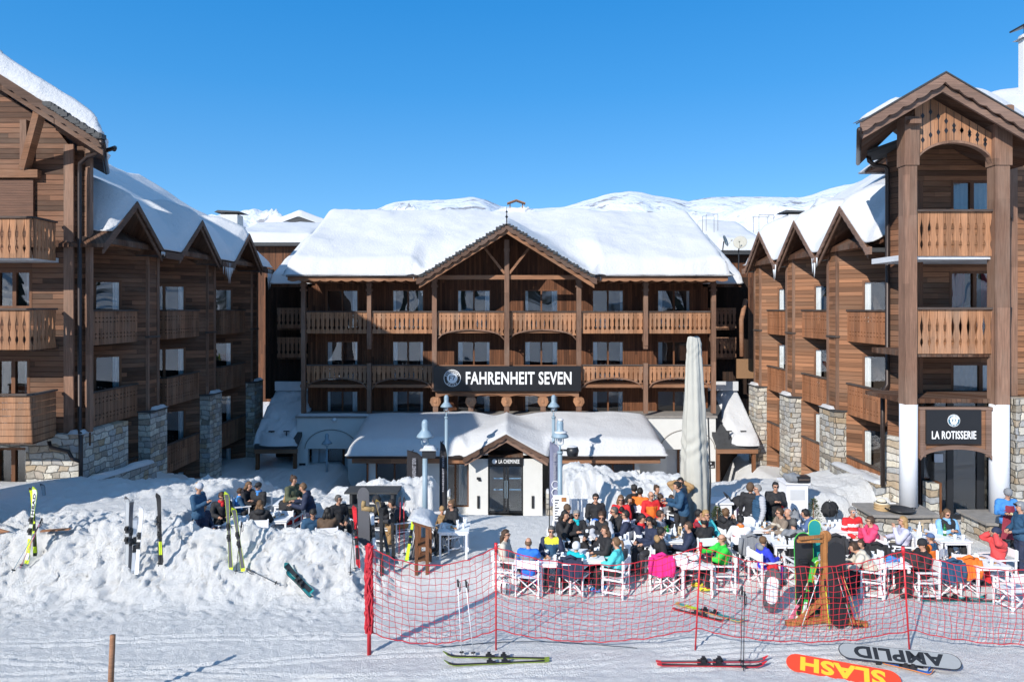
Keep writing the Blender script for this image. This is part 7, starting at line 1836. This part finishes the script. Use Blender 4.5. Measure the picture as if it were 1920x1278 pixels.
P('man with short dark hair and red collar looking down', 1204, 964, -40, seat='under the man with the red hood', jacket='navy', scarf='red', pants='dark', hair='black', arms='table', pitch=20, stripe='white')
P('dark haired woman looking down beside the man with red collar', 1218, 969, 215, seat='under the dark haired woman looking down', jacket='navy', pants='dark', hair='black', style='bob', arms='table', pitch=35)
P('bearded man in grey jacket with bright yellow details', 1239, 957, -25, seat='under the bearded man in grey', jacket='dark', sleeves='grey', yoke='lgrey', stripe='yellow', pants='dark', hair='brown', arms='table')
P('woman with dark hair and beige fur hood on a black jacket', 1241, 989, 0, seat='under the woman with the fur hood', jacket='black', hood='tan', pants='navy', hair='black', style='bun', arms='lap', pitch=8)
P('bald man in black sweater seen from behind', 1319, 968, 100, seat='under the bald man in black', jacket='black', pants='black', hair='black', style='bald', arms='table', skin=1)
P('woman with wavy blond hair in bright turquoise jacket', 1324, 957, -60, seat='under the woman with wavy blond hair', jacket='turq', pants='black', hair='blond', style='wavy', arms='table', glasses=True)
P('dark haired person in red with a hand to the face', 1311, 956, -20, seat='under the dark haired person in red', jacket='red', sleeves='wine', pants='dark', hair='black', arms='mouth')
P('woman with tied brown hair in a black coat right of the parasol', 1362, 953, 20, seat='under the woman in the black coat', jacket='black', pants='black', hood='black', hair='lbrown', style='bun', arms='mouth')
P('dark haired person in red and white striped jacket seen from behind', 1388, 966, 85, seat='with wide backrest under the red and white jacket', jacket='red', sleeves='white', yoke='white', scarf='orange', pants='dark', hair='black', arms='table', stripe='white')
P('bearded man with shaved head in bright green jacket', 1353, 1001, 180, seat='under the man in the bright green jacket', jacket='green', pants='black', hair='lbrown', style='bald', glasses=True, arms='out', boots='yellow')
P('woman with blond hair in purple jacket', 1400, 925, -30, seat='under the woman in purple', jacket='purple', pants='dark', hair='blond', style='bob', arms='lap', pitch=15)
P('woman in grey quilted jacket beside the purple jacket', 1411, 934, 60, seat='under the woman in grey quilted jacket', jacket='lgrey', pants='grey', hair='lbrown', style='bob', puffy=1, arms='lap')
P('person in black hooded coat standing by the pushchair', 1407, 906, 60, 'stand', jacket='black', pants='black', hair='black', hat='hooded', hatc='brown', arms='down')
P('grey haired man in dark blue vest and sunglasses standing', 1421, 909, 185, 'stand', jacket='dblue', sleeves='lgrey', pants='jeans', hair='grey', glasses=True, arms='down', puffy=.4)
P('woman in black sweater and sunglasses standing with folded hands', 1454, 904, -100, 'stand', jacket='black', pants='olive', hair='black', style='bun', glasses=True, arms='phone')
P('woman in dark clothes and sunglasses sitting before the woman in black sweater', 1443, 926, -120, seat='under the woman in dark clothes', jacket='dark', pants='dark', hair='brown', style='bob', glasses=True, arms='mouth')
P('young man in plaid shirt and sunglasses turned left', 1460, 953, 185, seat='under the young man in plaid shirt', jacket='plaid', stripe='cream', pants='dark', hair='brown', glasses=True, arms='table', lean=10)
P('bald man sitting behind the young man in plaid shirt', 1477, 953, 190, seat='under the bald man behind the plaid shirt', jacket='dark', pants='dark', hair='grey', style='bald', arms='table')
P('blond child in royal blue jacket seen from the side', 1432, 1006, 15, seat='under the child in royal blue', jacket='royal', pants='royal', hair='lbrown', arms='table', scale=.9, hood='grey')
# --- right group
P('grey haired man in red jacket and white rimmed sunglasses', 1599, 951, -85, seat='under the man with white rimmed sunglasses', jacket='red', pants='dark', hair='grey', glasses='white', arms='lap', stripe='white')
P('woman with short dark hair in bright pink jacket', 1631, 968, 175, seat='under the woman in bright pink', jacket='pink', pants='pink', hood='pink', hair='brown', glasses=True, arms='mouth')
P('person bending low in a white jacket with black pattern', 1594, 1017, 160, seat='under the patterned white jacket', jacket='cream', pants='black', hood='cream', hair='brown', arms='table', lean=35)
P('brown haired child behind the patterned white jacket', 1612, 1014, 200, seat='beside the patterned white jacket', jacket='black', pants='black', hair='brown', arms='table', scale=.85, lean=15)
P('woman with long straight blond hair in pale lilac top', 1692, 968, 165, seat='under the woman in pale lilac', jacket='lilac', pants='dark', hair='blond', style='long', arms='table', arm2='mouth', pitch=-12, glasses=True)
P('woman with curly hair and sunglasses in black vest over a light blue shirt', 1776, 955, -92, seat='under the woman in black vest', jacket='black', sleeves='sky', pants='black', hair='lbrown', style='bob', glasses=True, arms='phone', scarf='sky', pitch=10)
P('child in blue cap wearing an orange and blue ski suit', 1744, 1000, 130, seat='under the child in blue cap', jacket='orange', pants='orange', hair='lbrown', hat='cap', hatc='jeans', arms='table', scale=.88, yoke='dblue')
P('man in black beanie and black jacket turned left at the right front table', 1729, 1012, 180, seat='under the man in black beanie', jacket='black', pants='black', hair='black', hat='beanie', hatc='black', glasses=True, arms='table', pitch=10)
P('waiter in grey beanie, blue shirt and red checked apron holding a plate', 1889, 917, -100, 'stand', jacket='blight', pants='black', hair='black', hat='beanie', hatc='grey', apron='wine', arms='tray', pitch=30)
P('person in dark blue jacket and grey helmet at the right edge', 1914, 942, 175, 'stand', jacket='dblue', pants='navy', hair='black', hat='helmet', hatc='grey', arms='lap')
P('woman in coral red jacket and navy beanie shading her eyes', 1867, 991, 185, seat='under the woman in coral red', jacket='coral', pants='red', hair='brown', hat='beanie', hatc='navy', arms='shade', lean=4)

# jackets hung over chair backs
def draped(px, py, face, col, lb):
    x, y, z = G(px, py, .88, True); m = MB(); n = 10; rn_ = random.Random(px)
    for sd, xo, zb in ((-1, -.035, .42), (1, .035, .62)):
        for i in range(n):
            y0, y1 = lerp(-.25, .25, i/n), lerp(-.25, .25, (i+1)/n); w0, w1 = .02*math.sin(i*1.7+px), .02*math.sin((i+1)*1.7+px); zb0 = zb+.03*math.sin(i*.9)
            m.hexa([(-.27+xo*2.2+w0, y0, zb0), (-.27+xo*2.2+w1, y1, zb0), (-.27+xo*1.3+w1, y1, zb0), (-.27+xo*1.3+w0, y0, zb0), (-.27+xo*1.2, y0, .905), (-.27+xo*1.2, y1, .905), (-.27, y1, .91), (-.27, y0, .91)])
    o = m.build('jacket', clo(col), None); tag(o, lb, 'jacket'); o.location = (x, y, z); o.rotation_euler = (0, 0, R(face))
    m = MB(); m.tube([(-.33, -.24, .86), (-.36, -.27, .65), (-.35, -.25, .45)], [.06, .055, .045], 8); m.build('sleeve', clo(col), o, True, True)
    m = MB(); m.tube([(-.33, .24, .86), (-.36, .27, .65), (-.34, .26, .47)], [.06, .055, .045], 8); m.build('sleeve', clo(col), o, True, True)
    m = MB(); m.tube([(-.30, -.12, .90), (-.34, 0, .97), (-.30, .12, .90)], .04, 8); m.build('collar', clo(col), o, True, True)
for a_ in ((1112, 985, 80, 'dark', 'dark jacket hung over a chair near the black sweater'), (1185, 985, 90, 'navy', 'navy jacket hung over a chair beside the pale collar'), (1262, 975, 60, 'black', 'black jacket hung over a chair left of the parasol foot'), (1290, 990, 100, 'dark', 'dark jacket hung over a chair below the parasol'),
           (1345, 975, 80, 'black', 'black jacket hung over a chair right of the parasol'), (1405, 1000, 80, 'grey', 'grey jacket hung over a chair beside the royal blue child'), (1480, 1000, 95, 'black', 'black jacket hung over a chair behind the ski rack'), (1500, 1030, 100, 'grey', 'grey jacket hung over a chair close to the ski rack'),
           (1240, 1035, 80, 'magenta', 'bright pink jacket hung over a front row chair'), (1640, 1015, 70, 'black', 'black jacket hung over a chair beside the pink jacket'), (1700, 1030, 60, 'dark', 'dark jacket hung over a chair near the black beanie'), (1800, 1040, 90, 'orange', 'orange and red jacket hung over a front chair at the right'), (1768, 1045, 95, 'dblue', 'blue jacket hung over a front chair at the right'),
           (1072, 1040, 80, 'navy', 'navy jacket hung over a front row chair beside the white helmet'), (1560, 1000, 80, 'dark', 'dark jacket hung over a chair right of the ski rack')):
    px, py, f, c_, l = a_; x, y, z = G(px, py, .88, True); chair(x, y, R(f), 'white folding chair under the '+l.split(' hung')[0]+l.split(' chair')[1]); draped(px, py, f, c_, l)

P('person in a brown hat behind the menu board', 1064, 947, -60, seat='under the person in the brown hat', jacket='dark', pants='dark', hair='brown', hat='beanie', hatc='brown', arms='mouth')
P('small child peeking between the woman in red and the orange jacket', 1181, 931, -70, seat='under the peeking child', jacket='black', pants='black', hair='black', arms='lap', scale=.85)
P('toddler in tan fur hat beside the woman sitting alone', 829, 950, -70, seat='under the toddler in tan', jacket='tan', pants='brown', hair='lbrown', hat='beanie', hatc='tan', arms='lap', scale=.8)
P('person in grey speckled jacket seen from behind, left of the ski rack', 1487, 972, 85, seat='under the grey speckled jacket', jacket='grey', stripe='lgrey', pants='red', hair='dgrey', arms='table')
P('man in blue jacket bending behind the ski rack', 1505, 955, 150, seat='behind the ski rack under the bending man', jacket='jeans', pants='dark', hair='black', arms='table', lean=25)
P('woman in dark coat between the child in white helmet and the navy jacket', 1134, 985, 200, seat='under the woman in dark coat', jacket='black', pants='black', hair='brown', style='bob', arms='table')
P('man in dark blue sweater at the water bottle table', 1290, 978, 170, seat='under the man at the water bottle table', jacket='navy', pants='dark', hair='brown', arms='table')

# ------------------------------------------------------------------ tables and things on them
tb = [(1040, 1046, 'white table between the bald man in blue and the man with yellow shoulders'), (1100, 1040, 'white table beside the child in white helmet'), (1112, 996, 'white table crowded with glasses below the man in black sweater'),
      (1150, 1012, 'white table end with hanging cloth left of the navy jacket'), (1300, 1050, 'grey white table carrying the white helmet in front of the green jacket'), (1265, 1006, 'white table with water bottles left of the bald man in black'),
      (1570, 988, 'white table in front of the man with white rimmed sunglasses'), (1662, 1049, 'white table with blue gloves at the right front'), (1842, 1052, 'white table covered with papers before the coral red jacket'), (1722, 1000, 'white table with menu stand beside the woman in lilac'),
      (455, 975, 'long white table before the curly haired woman'), (520, 968, 'white table in the left group behind the neon edged skis'), (545, 940, 'white table between the two standing people on the left'), (852, 988, 'white table of the woman sitting alone'),
      (1225, 950, 'white table of the people in red'), (1425, 985, 'white table between the red and white jacket and the plaid shirt'), (1470, 1012, 'small white table before the child in royal blue'), (1775, 1006, 'dark edged white table before the woman in black vest'), (1500, 990, 'white table behind the ski rack')]
for px, py, l in tb: table(px, py, l)
# empty chairs
for px, py, f, l in ((1515, 1005, 90, 'empty, behind the ski rack'), (1900, 1070, 100, 'empty, at the right edge of the terrace'),
                     (1660, 1010, 20, 'empty, beside the pink jacket'), (1260, 1040, 80, 'empty, left of the white helmet'), (1800, 1035, 80, 'empty, with small orange bag')):
    x, y, z = G(px, py, .85, True); chair(x, y, R(f), 'white folding chair '+l)
def mk_glass():
    o = None; m = MB(); m.lathe([(.028, 0), (.036, .005), (.04, .13), (.036, .13), (.03, .012)], (0, 0, 0), 10); o = m.build('drinking_glass', M['ice'], None, True)
    tag(o, 'g', 'glass', 'drinking glasses on the terrace tables'); m = MB(); m.lathe([(.027, .008), (.034, .09)], (0, 0, 0), 10); m.build('drink', pm('amber_drink', (.6, .25, .04), .2), o, True, True); return o
def mk_bottle(mat):
    def f():
        m = MB(); m.lathe([(.036, 0), (.04, .01), (.04, .17), (.03, .21), (.014, .24), (.014, .29), (.016, .30)], (0, 0, 0), 12); o = m.build('bottle', mat, None, True); tag(o, 'b', 'bottle', 'bottles on the terrace tables')
        m = MB(); m.lathe([(.0415, .06), (.0415, .13)], (0, 0, 0), 12); m.build('label', M['canvas'], o, True, True); return o
    return f
def mk_plate():
    m = MB(); m.lathe([(.05, 0), (.07, .003), (.125, .018), (.13, .02), (.07, .01)], (0, 0, 0), 16); o = m.build('plate', M['lampglass'], None, True); tag(o, 'p', 'plate', 'plates on the terrace tables')
    m = MB(); rn = random.Random(2)
    for k in range(7): m.ell((rn.uniform(-.05, .05), rn.uniform(-.05, .05), .022), (.025, .02, .016), 6, 5)
    m.build('food', pm('food', (.42, .2, .06), .7, var=.5, vs=20), o, True, True); return o
def mk_menu():
    m = MB(); m.box(-.05, .05, -.012, .012, 0, .22); m.box(-.07, .07, -.04, .04, 0, .015); o = m.build('menu_stand', pm('pale_wood', (.55, .42, .26), .6), None); tag(o, 'm', 'menu stand', 'wooden menu stands')
    m = MB(); m.box(-.015, .015, -.0145, -.0125, .05, .17); m.ell((0, -.0135, .15), (.022, .002, .022)); m.build('emblem', M['black'], o, local=True); return o
rn = random.Random(21)
short = ['before the bald man in blue', 'beside the child in white helmet', 'on the table below the man in black sweater', 'on the table left of the navy jacket', 'before the green jacket', 'on the table left of the bald man in black', 'before the man with white rimmed sunglasses', 'on the right front table',
         'before the coral red jacket', 'beside the woman in lilac', 'before the curly haired woman', 'in the left group', 'between the two standing people', 'of the woman sitting alone', 'of the people in red', 'before the plaid shirt', 'before the child in royal blue', 'before the woman in black vest', 'behind the ski rack']
for ti, ((x, y, z), s_) in enumerate(zip(TABLES, short)):
    busy = {2: 8, 3: 5, 5: 8, 8: 3}.get(ti, 5)
    for k in range(busy):
        xx, yy = x+rn.uniform(-.3, .3), y+rn.uniform(-.3, .3)
        used('glass', mk_glass, (xx, yy, z+.756), 0, 'clear glass with amber drink '+s_)
    for k in range(3 if ti in (2, 5, 6, 15) else 2): used('plate', mk_plate, (x+rn.uniform(-.22, .22), y+rn.uniform(-.22, .22), z+.756), rn.random()*6, 'white plate with food '+s_)
    if ti in (5, 9, 2, 14): used('bc', mk_bottle(M['ice']), (x+rn.uniform(-.15, .15), y+rn.uniform(-.1, .1), z+.756), 0, 'clear water bottle '+s_)
    if ti in (5, 14, 17): used('bg', mk_bottle(pm('green_glass', (.01, .14, .03), .15)), (x+rn.uniform(-.2, .2), y+rn.uniform(-.1, .1), z+.756), 0, 'green bottle '+s_)
    if ti in (5, 9, 15): used('menu', mk_menu, (x+rn.uniform(-.05, .2), y+.1, z+.756), 0, 'pale wooden menu stand '+s_)
# helmets, bags, gloves, papers
def helmet(label, x, y, z, col, s=1.0):
    m = MB(); m.ell((0, 0, .10), (.135*s, .115*s, .12*s), 16, 10); m.v = [(a, b, max(c, .0)) for a, b, c in m.v]; o = m.build('ski_helmet', pm('helmet_'+col, CLO[col], .3, var=.05), None, True); tag(o, label, 'helmet')
    m = MB(); m.ell((.115, 0, .10), (.04, .09, .045)); m.build('goggles', LENS, o, True, True); m = MB(); m.lathe([(.119*s, .07), (.122*s, .075), (.122*s, .095), (.119*s, .1)], (0, 0, 0), 20, 1.14, .97); m.build('strap', M['black'], o, True, True)
    o.location = (x, y, z); o.rotation_euler = (0, 0, random.random()*6); return o
t = TABLES[4]; helmet('white ski helmet lying on the table before the green jacket', t[0]-.05, t[1]-.2, t[2]+.76, 'white'); helmet('black ski helmet with red strap lying beside the white one', t[0]+.28, t[1]-.15, t[2]+.76, 'black')
t = TABLES[13]; x, y, z = G(862, 998, .5); helmet('white and black helmet hanging on the chair of the woman sitting alone', x, y-.1, z+.5, 'white', .95)
t = TABLES[2]; helmet('bright blue helmet before the man in black sweater', t[0]+.1, t[1]+.35, t[2]+.76, 'blue')
def blob(name, label, cat, c, r, mat, seed=0, sub=None, amp=.5):
    m = MB(); m.ell((0, 0, 0), r, 18, 12); v = []
    for p in m.v:
        k = float(fbm(np.array([p[0]*9+seed]), np.array([p[1]*9+p[2]*8]), 1.2, 4, seed)[0]); v.append(tuple(Vector(p)*(1+amp*k)))
    m.v = v; o = m.build(name, mat, None, True); o.location = c; tag(o, label, cat)
    return o
def straps(o, r, mat):
    m = MB()
    for s in (-.4, .4): m.tube([(r[0]*s, -r[1]*1.0, r[2]*.7), (r[0]*s*1.2, -r[1]*1.25, 0), (r[0]*s, -r[1], -r[2]*.7)], .014, 5)
    m.tube([(-.06, 0, r[2]), (0, 0, r[2]+.07), (.06, 0, r[2])], .012, 5); m.build('strap', mat, o, True, True)
t = TABLES[7]; blob('gloves', 'bright blue gloves lying on the right front table', 'gloves', (t[0]+.05, t[1]-.15, t[2]+.81), (.17, .10, .06), clo('blight'), 5, amp=.9)
for (px, py, h, r, cl, lb, nm) in ((945, 1098, .25, (.15, .12, .16), 'white', 'red and white bag hanging on the chair of the speckled jacket', 'bag'), (1450, 1075, .45, (.17, .12, .2), 'red', 'red backpack hanging on the chair behind the royal blue jacket', 'backpack'),
        (1055, 1085, .25, (.17, .16, .3), 'black', 'black and blue backpack standing under the front table', 'backpack'), (1790, 1050, .35, (.14, .09, .14), 'orange', 'small orange bag hanging on an empty chair', 'bag'),
        (1465, 945, .75, (.12, .1, .13), 'red', 'small red bag of the woman in black sweater', 'bag'), (640, 960, .5, (.3, .2, .16), 'tan', 'tan coat heaped beside the man in sunglasses', 'coat'), (745, 985, .45, (.3, .25, .25), 'dark', 'dark heap of jackets behind the ski cluster', 'coat'),
        (1490, 985, .6, (.2, .25, .4), 'grey', 'speckled grey jacket hung over a chair behind the ski rack', 'coat'), (1210, 940, .5, (.25, .2, .25), 'grey', 'grey coat over the chair back near the red jackets', 'coat'), (825, 1000, .3, (.25, .2, .28), 'black', 'black coat on the chair left of the woman sitting alone', 'coat'),
        (1345, 1010, .6, (.2, .15, .18), 'grey', 'dark helmet bag on the chair by the green jacket', 'bag'), (1555, 955, .6, (.25, .2, .22), 'black', 'black bags piled behind the ski rack', 'bag')):
    x, y, z = G(px, py, h, True); o = blob(nm, lb, nm, (x, y, z+h), r, clo(cl), len(lb)); straps(o, r, M['black'])
t = TABLES[8]
for k in range(4):
    m = MB(); m.box(-.15, .15, -.1, .1, 0, .003); o = m.build('paper', M['canvas'], None); o.location = (t[0]+rn.uniform(-.25, .1), t[1]+rn.uniform(-.25, .2), t[2]+.757+k*.006); o.rotation_euler = (0, 0, rn.random()*3); tag(o, 'white paper sheet lying before the coral red jacket', 'paper', 'papers on the right front table')
# waiter's plate
x, y, z = G(1889, 917, 1.755); m = MB(); m.lathe([(.1, 0), (.17, .02), (.175, .025), (.1, .01)], (0, 0, 0), 18); o = m.build('plate', M['black'], None, True); o.location = (x-.1, y-.42, z+1.19); tag(o, 'dark plate of food carried by the waiter in grey beanie', 'plate')
m = MB(); [m.ell((rn.uniform(-.1, .1), rn.uniform(-.1, .1), .04), (.04, .035, .025), 8, 6) for _ in range(9)]; m.build('food', pm('pale_food', (.6, .5, .28), .7, var=.4), o, True, True)
# hats and pan on the plinth
for k in range(5):
    m = MB(); m.lathe([(.20, 0), (.205, .02), (.20, .035), (.03, .04)], (0, 0, 0), 18); o = m.build('basket', pm('straw', (.48, .33, .17), .8, var=.25, vs=30, bs=.5), None, True); o.location = (XP(1653, 19.3)+.015*(k % 2), 19.3, ZP(957, 19.2)+.002+.036*k); tag(o, 'flat straw basket in the stack on the stone plinth, number %s from below' % ('one two three four five'.split()[k]), 'basket', 'stacked straw baskets')
    if k == 0: pass
m = MB(); m.ell((0, 0, .06), (.13, .12, .075)); m.lathe([(.19, 0), (.2, .004), (.12, .02)], (0, 0, 0), 16); o = m.build('hat', pm('cream_hat', (.68, .6, .45), .8), None, True); o.location = (XP(1653, 19.3), 19.3, ZP(957, 19.2)+.19); tag(o, 'cream hat lying on the stack of straw baskets', 'hat'); m = MB(); m.lathe([(.135, .02), (.135, .05)], (0, 0, 0), 16); m.build('hat_band', M['black'], o, local=True)
m = MB(); m.lathe([(.10, 0), (.34, .06), (.37, .10), (.36, .10), (.3, .06), (.05, .02)], (0, 0, 0), 24); o = m.build('pan', M['black'], None, True); o.location = (XP(1688, 19.05), 19.05, ZP(957, 19.2)+.003); tag(o, 'large shallow black pan on the stone plinth', 'pan')
for s in (-1, 1): m = MB(); m.tube([(s*.36, -.08, .1), (s*.43, 0, .12), (s*.36, .08, .1)], .014, 6); m.build('handle', M['black'], o, True, True)
# counter, notice board, pushchair, planters, benches
def counter(label, pxa, pxb, pyt, Y, h=1.15):
    x0, x1 = XP(pxa, Y), XP(pxb, Y); z = ZP(pyt, Y); o = thing('serving_counter', label, 'counter', ((x0+x1)/2, Y, z-h))
    m = MB(); m.box(x0, x1, Y, Y+.6, z-h-.3, z-.05); m.build('body', M['white'], o); m = MB(); m.box(x0-.05, x1+.05, Y-.05, Y+.65, z-.049, z); m.build('counter_top', M['canvas'], o)
    m = MB(); m.box(x0+.1, x1-.1, Y-.012, Y-.001, z-.5, z-.2); m.build('panel', M['band'], o); return o
counter('white serving counter before the snow bank left of the right stone pillars', 1475, 1515, 905, 20.3)
m = MB(); Y_ = 20.2; m.box(XP(1496, Y_), XP(1520, Y_), Y_, Y_+.3, ZP(903, 20.3)+.002, ZP(903, 20.3)+.17); o = m.build('crate', M['black'], None); tag(o, 'black crate of bottles on the white serving counter', 'crate'); m = MB(); m.box(XP(1498, Y_), XP(1518, Y_), Y_-.012, Y_-.001, ZP(903, 20.3)+.06, ZP(903, 20.3)+.12); m.build('handle_slot', M['cap'], o)
blob('coat', 'patterned clothes heaped on the white serving counter', 'coat', (XP(1485, 20.4), 20.4, ZP(905, 20.3)+.13), (.25, .2, .15), clo('grey'), 31)
counter('white counter with grey front right of the parasol foot', 1330, 1372, 942, 19.9, 1.0)
for (px, py, lb) in ((1525, 935, 'young fir tree in a pot behind the ski rack'), (1345, 950, 'small fir tree in a pot right of the parasol'), (1392, 1004, 'tiny potted fir half hidden by guests')):
    Yp = 18.9 if px > 1500 else 19.3 if px < 1380 else 18.2
    if px == 1392: continue
    x = XP(px, Yp); z = GZ(x, Yp); zt_ = ZP(py, Yp); o = thing('potted_fir', lb, 'potted tree', (x, Yp, z))
    m = MB(); m.lathe([(.16, 0), (.2, .3), (.18, .3)], (x, Yp, z), 14); m.build('pot', M['black'], o, True); m = MB(); m.tube([(x, Yp, z+.3), (x, Yp, zt_)], [.025, .006], 6); m.build('trunk', M['beam'], o)
    m = MB(); rr2 = random.Random(px)
    for k in range(900):
        f = rr2.random()**.8; zc = lerp(z+.45, zt_, f); rad = (.26*(1-f)+.05)*math.sqrt(rr2.random()); a = rr2.random()*6.28; c_ = Vector((x+rad*math.cos(a), Yp+rad*math.sin(a), zc)); d = Vector((math.cos(a), math.sin(a), .35)).normalized()*.06; s_2 = Vector((-math.sin(a), math.cos(a), rr2.uniform(-.5, .5)))*.012
        m.add([c_-s_2, c_+s_2, c_+d], [(0, 1, 2)])
    m.build('crown', pm('fir_needles', (.07, .10, .025), .8, var=.6, vs=8), o)
Yn = 19.3; x0, x1 = XP(1037, Yn), XP(1066, Yn); o = thing('notice_board', 'white standing menu board behind the right lamp post', 'notice board', ((x0+x1)/2, Yn, .2))
m = MB(); m.box(x0, x1, Yn, Yn+.04, ZP(985, Yn), ZP(928, Yn)); m.build('board', M['canvas'], o)
m = MB(); m.box(x1-.2, x1-.06, Yn-.006, Yn-.001, ZP(940, Yn), ZP(932, Yn)); m.build('picture', M['rackwood'], o)
for s in (x0+.03, x1-.03): m = MB(); m.box(s-.02, s+.02, Yn+.045, Yn+.08, .1, ZP(930, Yn)); m.build('leg', M['white'], o)
m = MB()
for k in range(9): m.box(x0+.05, x0+.10+.035*((k*7)%3), Yn-.004, Yn-.001, ZP(978, Yn)+.075*k, ZP(978, Yn)+.075*k+.03)
m.build('handwriting', M['black'], o)
# low white windbreak panels behind the guests
for (a, b, pyt, Yw, lb) in ((1085, 1128, 938, 20.5, 'low white windbreak panel behind the man in black sweater'), (1050, 1085, 938, 20.5, 'low white windbreak panel beside the menu board'), (1640, 1680, 945, 19.9, 'white cushioned bench before the stone plinth')):
    o = thing('windbreak', lb, 'windbreak', (XP((a+b)/2, Yw), Yw, .2)); m = MB(); m.box(XP(a, Yw), XP(b, Yw)-.03, Yw, Yw+.04, GZ(XP(a, Yw), Yw), ZP(pyt, Yw)); m.build('panel', M['canvas'], o)
    m = MB(); m.box(XP(a, Yw)-.02, XP(b, Yw), Yw-.01, Yw+.05, ZP(pyt, Yw)+.001, ZP(pyt, Yw)+.04); m.build('rail', M['white'], o)
Yp = 20.0; o = thing('pushchair', 'black pushchair with raised handle beside the woman in purple', 'pushchair', (XP(1388, Yp), Yp, .3))
xp = XP(1388, Yp); m = MB(); m.tube([(xp+.1, Yp, .6), (xp-.3, Yp, 1.25), (xp-.36, Yp, 1.34), (xp-.36, Yp+.4, 1.34), (xp-.3, Yp+.4, 1.25), (xp+.1, Yp+.4, .6)], .022, 6); m.tube([(xp-.3, Yp, .4), (xp+.25, Yp, 1.0)], .018, 6); m.build('frame', M['black'], o, True)
m = MB(); m.ell((xp+.08, Yp+.2, 1.05), (.3, .22, .26)); m.build('hood', clo('black'), o, True); m = MB(); m.box(xp-.1, xp+.3, Yp+.02, Yp+.38, .65, .95); m.build('seat', clo('dark'), o)
for dx in (-.3, .3): m = MB(); m.prism([(xp+dx+.13*math.cos(t), .45+.13*math.sin(t)) for t in np.arange(0, 6.28, .4)], 'y', Yp, Yp+.04); m.build('wheel', M['black'], o)
Yb = 20.2; o = thing('dark_bench_table', 'dark slatted picnic table behind the grey snowboard', 'table', (XP(700, Yb), Yb, .3))
m = MB(); x0, x1 = XP(645, Yb), XP(745, Yb)
for k in range(4): m.box(x0, x1, Yb+.2*k, Yb+.2*k+.18, ZP(926, Yb), ZP(926, Yb)+.05)
m.build('table_top', M['slate'], o)
for s in (x0+.15, x1-.2):
    m = MB(); m.box(s, s+.08, Yb+.05, Yb+.7, .2, ZP(926, Yb)-.001); m.build('leg', M['slate'], o)
m = MB(); m.box(x0+.1, x1-.1, Yb-.4, Yb-.15, ZP(942, Yb)-.05, ZP(942, Yb)); m.build('bench_seat', M['slate'], o)
o = thing('snow_bench', 'dark bench half buried in snow at the far left', 'bench', (XP(15, 18.6), 18.6, 1)); m = MB(); m.box(XP(-40, 18.6), XP(42, 18.6), 18.5, 18.9, ZP(978, 18.6), ZP(952, 18.6)); m.build('backrest', M['slate'], o); m = MB(); m.box(XP(-40, 18.4), XP(38, 18.4), 18.1, 18.5, ZP(978, 18.4)-.05, ZP(978, 18.4)); m.build('seat', M['slate'], o)
o = thing('buried_board', 'brown plank sticking out of the snow near the white lettered ski', 'plank', G(100, 1000)); g = G(100, 1000); m = MB(); m.beam((g[0]-.3, g[1], g[2]+.08), (g[0]+.35, g[1]+.1, g[2]+.10), .12, .03); m.build('board', M['beam'], o)
g = G(10, 1004); m = MB(); m.prism([(g[0]-.6, g[2]+.0), (g[0]+.1, g[2]+.12), (g[0]-.2, g[2]+.2), (g[0]-.6, g[2]+.22)], 'y', g[1], g[1]+.04); o = m.build('board', M['beam'], None); tag(o, 'reddish plank end in the snow at the left edge', 'plank')
